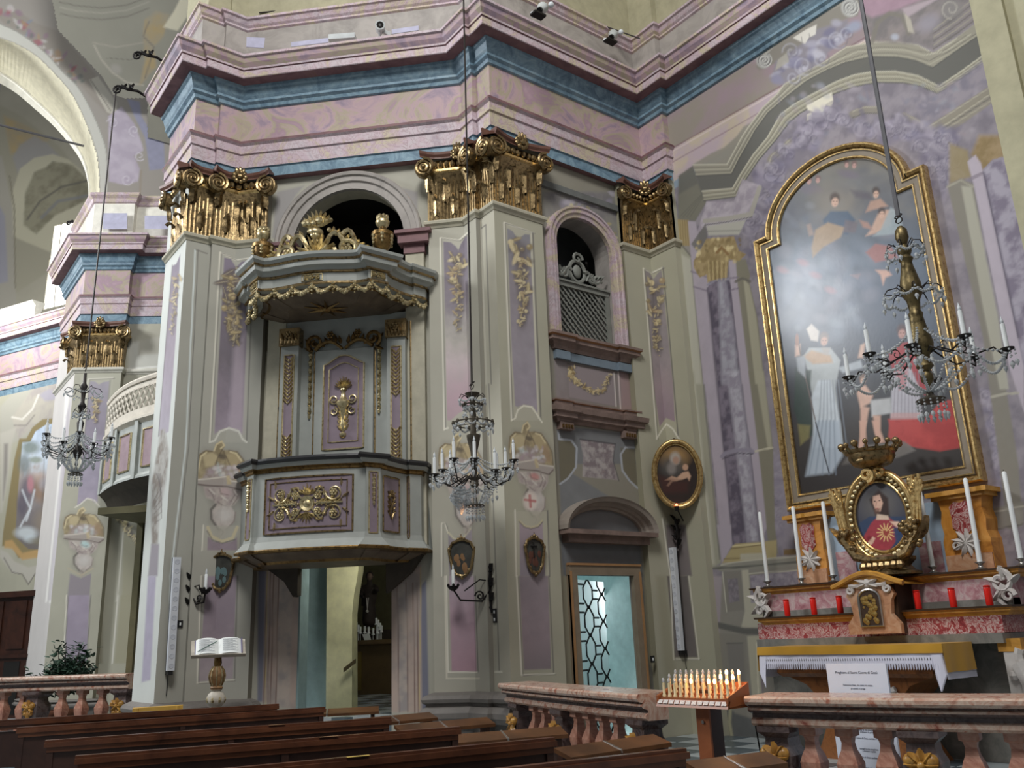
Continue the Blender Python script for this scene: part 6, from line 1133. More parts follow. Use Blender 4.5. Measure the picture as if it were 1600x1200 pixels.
def balustrade(path, z0, label, group=None, ped=(), nb=None, h=.52, k=1.0, pedhw=.13, spacing=.24):
    """path in plan from left to right seen from the nave; z0 foot"""
    root = empty('balustrade', (path[0][0], path[0][1], z0), label, 'balustrade', group); P = Pth(path); L = P.L[-1]; zt = z0+.13+h
    mb = MB(); sweep(mb, path, [(-.16, z0), (.16, z0), (.16, z0+.09), (.13, z0+.13), (-.16, z0+.13)]); mb.build('plinth', 'rail_dark', root)
    mb = MB(); sweep(mb, path, [(-.1, zt), (.11, zt), (.13, zt+.02), (.13, zt+.045), (.105, zt+.06), (.105, zt+.085), (.15, zt+.1), (.165, zt+.115), (.165, zt+.13), (.15, zt+.14), (.19, zt+.155), (.205, zt+.175), (.205, zt+.2), (.19, zt+.215), (-.2, zt+.22), (-.2, zt+.15), (-.1, zt+.1), (-.1, zt)], [1, 0, 0, 0, 1, 1, 1, 0, 0, 1, 0, 0, 0, 0, 0, 0, 1]); mb.build('handrail', ['rail_marble', 'rail_dark'], root)
    for d in ped:
        q = P.at(d, 0); q1 = P.at(d, .1); n = (q1-q)/np.linalg.norm(q1-q); R = Matrix(((-n[1], -n[0], 0), (n[0], -n[1], 0), (0, 0, 1))) ; R = mat4((0, 0, 0), (-n[1], n[0], 0), (n[0], n[1], 0), (0, 0, 1)).to_3x3()
        mb = MB(); c = Vector((q[0], q[1], z0+.13)); pr = [(pedhw*1.1, 0), (pedhw*1.1, .05), (pedhw*.8, .08), (pedhw*.85, .16), (pedhw*1.0, .24), (pedhw*1.02, .32), (pedhw*.8, .38), (pedhw*.75, .44), (pedhw*1.1, .48), (pedhw*1.1, .52)]
        mb.lathe([(r*1.3, z*h/.52) for r, z in pr], (0, 0, 0), 4, a0=math.pi/4); mb.v = [tuple(R@Vector(v)+c) for v in mb.v]; p_ = mb.build('pedestal', 'rail_dark', root)
        mb = MB(); f = lambda u, v, dd: (q[0]-n[1]*u*-1*-1+n[0]*(pedhw*1.02+dd)*1.0, q[1]+n[0]*u+n[1]*(pedhw*1.02+dd), z0+.13+.28*h/.52+v)
        f = lambda u, v, dd, q=q, n=n: (q[0]-n[1]*u+n[0]*(pedhw*.98+dd), q[1]+n[0]*u+n[1]*(pedhw*.98+dd), z0+.13+.28*h/.52+v)
        for a in range(7): gleaf(mb, f, 0, .03, math.pi/2+(a-3)*.75+math.pi*0, .11, .04, .03)
        for s in (-1, 1): mb.ball(f(s*.07, .06, .01), .045, 8, 5); mb.ball(f(s*.05, -.06, .01), .035, 8, 5)
        mb.ball(f(0, .03, .03), .028, 8, 5); gleaf(mb, f, 0, -.02, -math.pi/2, .13, .05, .03); mb.build('gilt_rosette', 'giallo', p_, smooth=True)
    n = nb or int(L/spacing)
    for i in range(n):
        d = L*(i+.5)/n
        if any(abs(d-x) < pedhw+.07 for x in ped): continue
        q = P.at(d, 0); q1 = P.at(d, .1); nn = (q1-q)/np.linalg.norm(q1-q)
        inst(bal_mesh, 'baluster', root, mat4((q[0], q[1], z0+.13), (-nn[1], nn[0], 0), (nn[0], nn[1], 0), (0, 0, h/.52)))
    return root
RZ0 = ZF
plain('tile_dark', (70, 80, 86), .3, 1.3, var=.2, scale=3); plain('tile_light', (150, 158, 160), .3, 1.25, var=.15, scale=3)
tb_ = {}
for i in range(8):
    for j in range(15):
        q = 'tile_light' if (i+j) % 2 else 'tile_dark'
        if q not in tb_: t_ = MB(); t_.box((0, 0, 0), (.44, .44, .012), taper=.985); tb_[q] = mesh_of(t_, 'tile', q, smooth=False)
        inst(tb_[q], 'tile', pl_, Matrix.Translation((6.35+.45*i, 2.3+.45*j, ZF+.004)))
def curve_pts(P, n=10):            # quadratic through three points
    a, m_, b = [np.array(p, float) for p in P]; c = 2*m_-(a+b)/2; return [tuple((1-t)**2*a+2*t*(1-t)*c+t*t*b) for t in np.linspace(0, 1, n)]
cr = curve_pts([(6.46, 8.62), (6.0, 7.0), (5.66, 5.55)], 9); rr_ = curve_pts([(5.80, 4.62), (6.03, 3.5), (6.45, 2.3)], 9)
def plen(P): return Pth(P).L[-1]
balustrade(cr, RZ0, 'marble balustrade between the centre pier and the candle stand', 'chapel balustrades', (.25, 1.45, plen(cr)-.2), spacing=.25)
balustrade(rr_, RZ0, 'marble balustrade in front of the altar, behind it the white sign', 'chapel balustrades', (.17, 1.18, 2.2), spacing=.25)
pL = [tuple(on_d(x, 1041, d)[:2]) for x, d in ((-60, 14.6), (60, 14.2), (212, 13.7))]
pL = [(float(a), float(b_)) for a, b_ in pL]
balustrade(pL, .42, 'marble balustrade left of the book stand, in front of the potted ficus', None, (plen(pL)-.15, plen(pL)-1.75), spacing=.34, h=.56, pedhw=.15)
# ------------------------------------------------------------------ pews and prayer desks
def wood(name, c0, c1, rough=.35, g=1.3, sc=(1, 1, 1)):
    m, nt, b = new_mat(name); mp = nd(nt, 'ShaderNodeMapping'); mp.inputs['Scale'].default_value = sc; nt.links.new(coords(nt), mp.inputs['Vector'])
    nt.links.new(ramp(nt, noise(nt, 3, 8, .65, .6, mp.outputs[0]), [(.3, C4(c0, g)), (.7, C4(c1, g))]), b.inputs['Base Color']); b.inputs['Roughness'].default_value = rough; bump(nt, b, noise(nt, 14, 5, .6, .4, mp.outputs[0]), .1, .003); M[name] = m
wood('pew_wood', (56, 32, 22), (96, 58, 38), .3); wood('pew_dark', (38, 24, 20), (60, 38, 30), .4); wood('desk_wood', (60, 38, 22), (94, 62, 36), .35); wood('orange_wood', (118, 66, 38), (146, 88, 54), .4); wood('confessional_wood', (34, 20, 15), (58, 32, 22), .35)
PEWS = [((-40, 1128), (433, 1100), 'farthest dark wooden pew, just in front of the open book stand'), ((30, 1137), (505, 1105), 'second farthest dark wooden pew, its end below the grey doorway'), ((75, 1157), (607, 1121), 'third dark wooden pew from the back, with a small paper sticker'),
        ((123, 1181), (714, 1136), 'fourth dark wooden pew, ending before the centre pier socle'), ((400, 1197), (861, 1153), 'second nearest dark wooden pew with a yellow sticker on its rail'), ((820, 1197), (1065, 1170), 'nearest dark wooden pew, only its end shows beside the candle stand')]
for k, (l, r, lab) in enumerate(PEWS):
    ZP_ = 1.0 if k == 0 else .95
    a, b_ = on_z(*l, ZP_), on_z(*r, ZP_); d = (b_-a)/np.linalg.norm(b_-a); n = np.array([-d[1], d[0], 0]); L = np.linalg.norm(b_-a)
    if k >= 4: a = b_-d*(3.2 if k == 4 else 2.4); L = np.linalg.norm(b_-a)
    if k == 0: n = n
    o3 = lambda s, t, z: np.array([a[0]+d[0]*s+n[0]*t, a[1]+d[1]*s+n[1]*t, z*ZP_/.95])
    root = empty('pew', (b_[0], b_[1], 0), lab, 'pew', 'dark church pews')
    mb = MB(); mb.obox(o3(-.02, -.05, .9), d*(L+.04), n*.11, (0, 0, .035)); mb.obox(o3(0, -.035, .86), d*L, n*.08, (0, 0, .04)); mb.obox(o3(-.02, -.02, .935), d*(L+.04), n*.05, (0, 0, .018)); mb.build('top_rail', 'pew_wood', root)
    mb = MB(); mb.obox(o3(.03, -.01, .52), d*(L-.06), n*.03, (0, 0, .34)); mb.build('back_panel', 'pew_dark', root)
    mb = MB(); mb.obox(o3(.03, .0, .40), d*(L-.06), n*.38, (0, 0, .04)); mb.build('seat', 'pew_wood', root)
    for s in (0, L-.05, L/2):
        mb = MB(); mb.prism([o3(s, t, z) for t, z in ((-.03, 0), (-.03, .9), (.03, .9), (.06, .66), (.36, .6), (.4, .54), (.38, .0))], d*.05); mb.build('end_panel', 'pew_dark', root)
    mb = MB(); mb.obox(o3(.03, -.02, .12), d*(L-.06), n*.03, (0, 0, .07)); mb.build('stretcher', 'pew_dark', root)
    if k in (2, 3, 4): mb = MB(); mb.obox(o3(L*(.62, .6, .56)[k-2], -.045, .9535), d*.14, n*.035, (0, 0, .0015)); mb.build('sticker', plain('sticker_yellow', (190, 164, 84), .6, 1.2) if k == 4 else plain('sticker_tan_%d' % k, (128, 96, 66), .6, 1.2), root)
DESKS = [((436, 1112), (592, 1104), 'pale brown prayer desk in front of the doorway, farthest'), ((560, 1124), (678, 1113), 'second farthest pale brown prayer desk, before the right door jamb'), ((622, 1134), (768, 1121), 'third pale brown prayer desk, in front of the grey socle of the centre pier'), ((700, 1150), (882, 1136), 'fourth pale brown prayer desk at the left end of the balustrade'), ((880, 1170), (1036, 1148), 'nearest but one prayer desk, split board, before the marble balustrade'), ((1085, 1192), (1215, 1176), 'prayer desk at the lower right, in front of the candle stand post')]
for k, (l, r, lab) in enumerate(DESKS):
    z = .86; a, b_ = on_z(*l, z), on_z(*r, z); d = (b_-a)/np.linalg.norm(b_-a); L = np.linalg.norm(b_-a)
    if L > 1.6: a = b_-d*1.6; L = 1.6
    n = np.array([-d[1], d[0], 0]); o3 = lambda s, t, zz: np.array([a[0]+d[0]*s+n[0]*t, a[1]+d[1]*s+n[1]*t, zz]); root = empty('prayer_desk', (b_[0], b_[1], 0), lab, 'prayer desk', 'prayer desks beside the pews')
    for s0, s1 in ((0, .47), (.485, 1)):
        mb = MB(); mb.prism([o3(L*s0, -.08, z-.05), o3(L*s0, .1, z), o3(L*s0, .1, z-.03), o3(L*s0, -.08, z-.08)], d*L*(s1-s0)); mb.build('board', 'desk_wood', root)
    mb = MB(); mb.prism([o3(L*.47, -.085, z-.045), o3(L*.47, .105, z+.004), o3(L*.47, .105, z-.02), o3(L*.47, -.085, z-.07)], d*L*.015); mb.build('hinge_strip', 'silver', root)
    for s in (.04, L-.1): mb = MB(); mb.prism([o3(s, t, zz) for t, zz in ((-.08, 0), (-.05, z-.08), (.06, z-.05), (.1, 0))], d*.05); mb.build('leg', 'pew_dark', root)
    mb = MB(); mb.obox(o3(.05, -.05, .1), d*(L-.1), n*.04, (0, 0, .1)); mb.obox(o3(.05, -.2, .12), d*(L-.1), n*.16, (0, 0, .05)); mb.build('kneeling_rail', 'pew_wood', root)
# ------------------------------------------------------------------ candle stand with electric votive candles
st_ = empty('candle_stand', (5.62, 4.98, ZF), 'orange wooden stand with a tray of votive candles in the balustrade gap', 'candle stand')
X0, Y0s, Y1s = 5.48, 4.64, 5.36
mb = MB()
for k, (dx, z) in enumerate(((0, 1.10), (.075, 1.13), (.15, 1.16))): mb.box((X0+.0375+dx, (Y0s+Y1s)/2, z-.02), (.075, Y1s-Y0s, .04)); mb.box((X0+dx+.004, (Y0s+Y1s)/2, z-.035), (.012, Y1s-Y0s, .07))
mb.box((X0+.235, (Y0s+Y1s)/2, 1.165), (.02, Y1s-Y0s, .09)); mb.prism([(X0-.02, Y0s-.01, z) if i == 0 else (x, Y0s-.01, z) for i, (x, z) in enumerate(((X0-.02, 1.04), (X0-.02, 1.11), (X0+.24, 1.21), (X0+.24, 1.06)))], (0, .02, 0)); mb.prism([(x, Y1s-.01, z) for x, z in ((X0-.02, 1.04), (X0-.02, 1.11), (X0+.24, 1.21), (X0+.24, 1.06))], (0, .02, 0)); mb.box((X0+.11, 5, 1.045), (.22, Y1s-Y0s, .03)); mb.build('tray', 'orange_wood', st_)
mb = MB(); mb.prism([(X0-.03, Y1s+.01, 1.03), (X0-.03, Y0s-.01, 1.03), (X0-.005, Y0s-.01, 1.085), (X0-.005, Y1s+.01, 1.085)], (.012, 0, 0)); mb.build('front_rail', 'orange_wood', st_)
for k in range(12):
    y = Y1s-.03-.66*k/11; mb = MB(); mb.prism([(X0-.028, y+.025, 1.055), (X0-.028, y-.025, 1.055), (X0-.012, y-.025, 1.08), (X0-.012, y+.025, 1.08)], (.002, 0, .001)); mb.build('label_tag', plain('tag_white', (196, 190, 186), .5, 1.1, var=.35, scale=120) if k == 0 else 'tag_white', st_)
mb = MB(); mb.box((X0+.16, 4.975, .62+ZF/2-.05), (.14, .12, .92)); p_ = mb.build('post', 'pew_dark', st_); mb = MB(); mb.box((X0+.08, 4.975, .84), (.02, .13, .44)); mb.box((X0+.08, 4.965, .45), (.014, .1, .42)); mb.build('front_board', 'orange_wood', st_)
for z in (.60, .47): mb = MB(); mb.lathe([(.022, 0), (.022, .004)], (X0+.068, 4.965, z), 10, axis=(-1, 0, 0)); mb.build('hole', 'dark', st_)
mb = MB(); mb.lathe([(.014, 0), (.014, .006)], (X0+.066, 4.97, .92), 8, axis=(-1, 0, 0)); mb.build('screw', 'silver', st_); mb = MB(); mb.box((X0+.15, 4.975, ZF+.03), (.5, .5, .06)); mb.build('foot', 'pew_dark', st_)
mb = MB(); mb.tube([(X0+.3, 4.67, 1.06), (X0+.33, 4.66, .7), (X0+.36, 4.66, ZF+.02)], .006, 5); mb.build('cable', 'dark', st_)
plain('candle_cream', (206, 190, 150), .5, 1.15, var=.04, bmp=0)
m, nt, b = new_mat('clear_bulb'); b.inputs['Base Color'].default_value = (.8, .85, .9, 1); b.inputs['Roughness'].default_value = .15; b.inputs['Transmission Weight'].default_value = .6; M['clear_bulb'] = m
m, nt, b = new_mat('lit_bulb'); b.inputs['Base Color'].default_value = (1, .6, .3, 1); b.inputs['Emission Color'].default_value = (1, .42, .14, 1); b.inputs['Emission Strength'].default_value = 26; M['lit_bulb'] = m
mb = MB(); mb.lathe([(.016, 0), (.016, .015), (.011, .02), (.0105, .105), (.006, .108)], n=8); STK = mesh_of(mb, 'stick', 'candle_cream'); mb = MB(); mb.lathe([(.004, .107), (.0105, .113), (.0115, .124), (.008, .138), (.002, .146)], n=8); BLB = mesh_of(mb, 'bulb', 'clear_bulb'); LIT = mesh_of(mb, 'bulb', 'lit_bulb')
LITSET = {(0, 5), (0, 8), (0, 9), (0, 11), (1, 9), (1, 11), (2, 9), (2, 11)}
for row in range(3):
    for k in range(12):
        p = (X0+.037+.075*row, Y1s-.03-.66*k/11, 1.10+.03*row); lit = (row, k) in LITSET
        o = empty('votive_candle', p, None, 'candle', 'electric votive candles on the stand')
        rn = ('front', 'middle', 'back')[row]; od = ('first', 'second', 'third', 'fourth', 'fifth', 'sixth', 'seventh', 'eighth', 'ninth', 'tenth', 'eleventh', 'last')[k]
        o['label'] = '%s candle from the left in the %s row of the stand, %s' % (od, rn, 'glowing orange' if lit else 'unlit clear bulb')
        inst(STK, 'stick', o, Matrix.Translation(p)); inst(LIT if lit else BLB, 'bulb', o, Matrix.Translation(p))
        if lit and (row, k) in ((0, 5), (1, 9), (2, 11)):
            l = bpy.data.lights.new('candle_glow', 'POINT'); l.energy = 1.1; l.color = (1, .5, .2); l.shadow_soft_size = .02; lo = bpy.data.objects.new('candle_glow', l); COL.objects.link(lo); lo.location = (p[0], p[1], p[2]+.2)
# ------------------------------------------------------------------ white prayer sign behind the rail
plain('sign_white', (214, 222, 236), .5, 1.15, var=.02, bmp=0); plain('ink', (90, 96, 112), .7, 1.0, bmp=0)
SXP = 6.45; q0, q1 = on_x(1290, 1037, SXP), on_x(1391, 1088, SXP)
sg = empty('prayer_sign', (SXP, float((q0[1]+q1[1])/2), ZF), 'white printed prayer sign standing between balustrade and altar table', 'sign')
yl, yr, zt = float(q0[1]), float(q1[1]), float(q0[2]); mb = MB(); mb.box((SXP+.01, (yl+yr)/2, (zt+ZF+.1)/2), (.02, yl-yr, zt-ZF-.1)); mb.build('board', 'sign_white', sg)
mb = MB(); mb.box((SXP+.06, (yl+yr)/2, ZF+.06), (.3, yl-yr+.05, .12)); mb.tube([(SXP+.05, (yl+yr)/2, ZF), (SXP+.03, (yl+yr)/2, zt-.1)], .02, 6); mb.build('stand', 'black_paint', sg)
def text(name, s, size, y, z, x, parent, mat='ink', ry=None):
    c = bpy.data.curves.new(name, 'FONT'); c.body = s; c.size = size; c.align_x = 'CENTER'; c.extrude = .0004; c.materials.append(M[mat]); o = bpy.data.objects.new(name, c); COL.objects.link(o); me = bpy.data.meshes.new_from_object(o.evaluated_get(bpy.context.evaluated_depsgraph_get())); bpy.data.objects.remove(o)
    o = bpy.data.objects.new(name, me); COL.objects.link(o); o.parent = parent; o.matrix_parent_inverse = parent_inv(parent)
    o.matrix_basis = mat4((x, y, z), (0, -1, 0), (0, 0, 1), (-1, 0, 0)); return o
ym = (yl+yr)/2
for s, size, dz in (('Preghiera al Sacro Cuore di Gesù', .027, .075), ('Dolcissimo Gesù, che tanto hai amato', .0165, .165), ('gli uomini, ti prego', .0165, .19), ('Padre nostro', .016, .255), ('Ave, o Maria', .016, .277), ('Gloria al Padre', .016, .298), ('o Gesù dal Cuore ardente', .016, .322)): text('lettering', s, size, ym, zt-dz, SXP-.0015, sg)
for k in range(12): text('lettering', ('accogli la mia preghiera', 'e donami la pace', 'Cuore di Gesù, confido in te')[k % 3], .0165, ym-.02, zt-.46-.045*k-(.03 if k % 3 == 0 else 0), SXP-.0015, sg)
# ------------------------------------------------------------------ book stand
lp0 = on_d(337, 1100, 11.0); LX, LY = float(lp0[0]), float(lp0[1]); zb_ = .72
ls = empty('book_stand', (LX, LY, .2), 'turned gilt and white wooden book stand in front of the left pier', 'lectern')
plain('gilt_red', (128, 98, 66), .45, 1.3, var=.4, scale=14); plain('aged_white', (170, 164, 152), .55, 1.3, var=.2, scale=10)
mb = MB(); mb.lathe([(.2, .2), (.2, .3), (.1, .36), (.07, .5), (.1, .78), (.06, .9), (.08, .93), (.06, .96), (.1, 1.0), (.115, 1.05), (.09, 1.11), (.05, 1.14), (.07, 1.16)], (LX, LY, 0), 14); mb.build('foot', 'aged_white', ls, smooth=True)
mb = MB(); mb.lathe([(.06, 1.15), (.075, 1.18), (.055, 1.2), (.075, 1.25), (.088, 1.31), (.075, 1.37), (.045, 1.42)], (LX, LY, 0), 14); mb.build('bulb', 'gilt_red', ls, smooth=True); mb = MB(); [mb.tube([(LX+r_*1.08*math.cos(a), LY+r_*1.08*math.sin(a), z_) for r_, z_ in ((.055, 1.2), (.075, 1.25), (.088, 1.31), (.075, 1.37), (.045, 1.42))], .009, 4) for a in np.linspace(0, 5.8, 9)]; [mb.ball((LX+.1*math.cos(a), LY+.1*math.sin(a), 1.04), .022, 6, 4, (1, 1, 1.6)) for a in np.linspace(0, 5.6, 8)]; tag(mb.build('gilt_ribs', 'gilt_pale', ls), kind='stuff'); mb = MB(); mb.lathe([(.06, 1.15), (.06, 1.16)], (LX, LY, 0), 10); mb.build('collar', 'gilt_red', ls, smooth=True); mb = MB(); mb.lathe([(.04, 1.41), (.048, 1.46), (.04, 1.53), (.06, 1.56), (.05, 1.57)], (LX, LY, 0), 12); mb.build('neck', 'gold_dark', ls, smooth=True)
vd = np.array([-.28, -.96, 0]); vr = np.array([.96, -.28, 0]); vr /= np.linalg.norm(vr); vd /= np.linalg.norm(vd); cz = 1.62
bk = lambda u, v, h=0: np.array([LX, LY, cz])+vr*u+vd*(-v*.72)+np.array([0, 0, v*.62+h*.75])+vd*h*.6
mb = MB(); mb.prism([bk(-.31, -.13), bk(.31, -.13), bk(.31, .17), bk(.1, .19), bk(-.1, .19), bk(-.31, .17)], bk(0, 0, -.025)-bk(0, 0)); mb.obox(bk(-.31, -.14, 0), bk(.62, 0)-bk(0, 0), bk(0, .012)-bk(0, 0), bk(0, 0, .03)-bk(0, 0)); mb.build('desk', 'aged_white', ls)
ob = empty('open_book', bk(0, 0, .01), 'large open book with white pages lying on the book stand', 'book')
plain('page_white', (222, 226, 224), .6, 1.2, var=.03, bmp=0); plain('cover_violet', (92, 84, 116), .5, 1.2)
mb = MB(); mb.grid([[bk(-.26+.52*k/12, v, .012+.035*abs(math.sin(math.pi*k/12*2))**.6) for k in range(13)] for v in (-.125, .02, .16)]); mb.grid([[bk(-.26+.52*k/12, -.125, h) for k in range(13)] if h == 0 else [bk(-.26+.52*k/12, -.125, .012+.035*abs(math.sin(math.pi*k/12*2))**.6) for k in range(13)] for h in (0, 1)]); [mb.grid([[bk(s*.26, -.125, h), bk(s*.26, .16, h)] for h in (0, .012)]) for s in (-1, 1)]; mb.build('pages', 'page_white', ob, smooth=True)
mb = MB(); mb.obox(bk(-.27, -.13, 0), bk(.54, 0)-bk(0, 0), bk(0, .295)-bk(0, 0), bk(0, 0, .008)-bk(0, 0)); mb.obox(bk(.262, -.12, .005), bk(.012, 0)-bk(0, 0), bk(0, .275)-bk(0, 0), bk(0, 0, .03)-bk(0, 0)); mb.build('cover', 'cover_violet', ob)
mb = MB(); mb.tube([bk(-.24, -.1, .05), bk(-.12, 0, .055), bk(-.02, .09, .045)], .005, 4); mb.build('ribbon', plain('ribbon_green', (96, 120, 112), .6, 1.2), ob)
mb = MB()
for s in (-1, 1):
    for k in range(13): mb.obox(bk(s*.135-.09, -.09+.018*k, .0485), bk(.18-.03*((k*7) % 3), 0)-bk(0, 0), bk(0, .004)-bk(0, 0), bk(0, 0, .0008)-bk(0, 0))
tag(mb.build('printed_lines', 'ink', ob), kind='stuff')
# ------------------------------------------------------------------ potted ficus
pp = on_d(103, 1040, 15.2); PX_, PY_ = float(pp[0]), float(pp[1])
pt = empty('potted_ficus', (PX_, PY_, .42), 'bushy dark green potted ficus behind the left balustrade', 'plant')
mb = MB(); mb.lathe([(.17, .42), (.22, .7), (.24, .72), (.24, .77), (.2, .77), (.19, .7)], (PX_, PY_, 0), 14); mb.build('pot', plain('terracotta', (120, 78, 58), .7, 1.2), pt, smooth=True); plain('leaf_green', (52, 76, 62), .4, 1.25, var=.35, scale=9)
r = random.Random(4); mb = MB()
tips = []
for k in range(26):
    a = r.uniform(0, 6.28); el = r.uniform(.2, 1.4); R = r.uniform(.3, .62); c = (PX_+R*math.cos(a)*math.cos(el)*.9, PY_+R*math.sin(a)*math.cos(el)*.9, 1.15+R*math.sin(el)*1.05); mb.tube([(PX_, PY_, .74), (PX_+.05*math.cos(a), PY_+.05*math.sin(a), 1.0), c], [.018, .013, .004], 5); tips.append(c)
mb.build('stem', plain('bark', (86, 74, 62), .8, 1.2), pt)
lf = MB(); lf.grid([[(x*w, t*.085, -.02*t*t-abs(x)*.006) for x in (-1, 0, 1)] for t, w in ((0, .003), (.35, .024), (.7, .02), (1, .001))]); LFM = mesh_of(lf, 'leaf', 'leaf_green'); big = MB()
cnt = 0
for k in range(1500):
    c = r.choice(tips); t = r.uniform(.45, 1.08); p = Vector((PX_+(c[0]-PX_)*t+r.uniform(-.13, .13), PY_+(c[1]-PY_)*t+r.uniform(-.13, .13), .95+(c[2]-.95)*t+r.uniform(-.13, .13)))
    R = Matrix.LocRotScale(p, Vector((r.uniform(-.9, .3), r.uniform(-.6, .6), r.uniform(0, 6.28))).to_track_quat('X', 'Z').to_euler() if False else (r.uniform(-.9, .5), r.uniform(-.7, .7), r.uniform(0, 6.28)) and __import__('mathutils').Euler((r.uniform(-.9, .5), r.uniform(-.7, .7), r.uniform(0, 6.28))), Vector((1, 1, 1))*r.uniform(.8, 1.3))
    big.add([R@Vector(v) for v in lf.v], lf.f)
tag(big.build('foliage', 'leaf_green', pt), kind='stuff')
# yellow strip on the floor behind the farthest pew
a, b_ = on_d(207, 1107, 10.9), on_d(286, 1102, 10.9); mb = MB(); mb.obox((a[0], a[1], a[2]-.05), b_-a, np.array([.05, .16, 0]), (0, 0, .05)); mb.tube([a+(b_-a)*.1, (a+(b_-a)*.1)*np.array([1, 1, 0])], .02, 5); mb.tube([a+(b_-a)*.9, (a+(b_-a)*.9)*np.array([1, 1, 0])], .02, 5); tag(mb.build('low_bench', plain('yellow_wood', (186, 148, 70), .5, 1.2)), 'low yellow wooden bench at the foot of the left pier', 'bench')
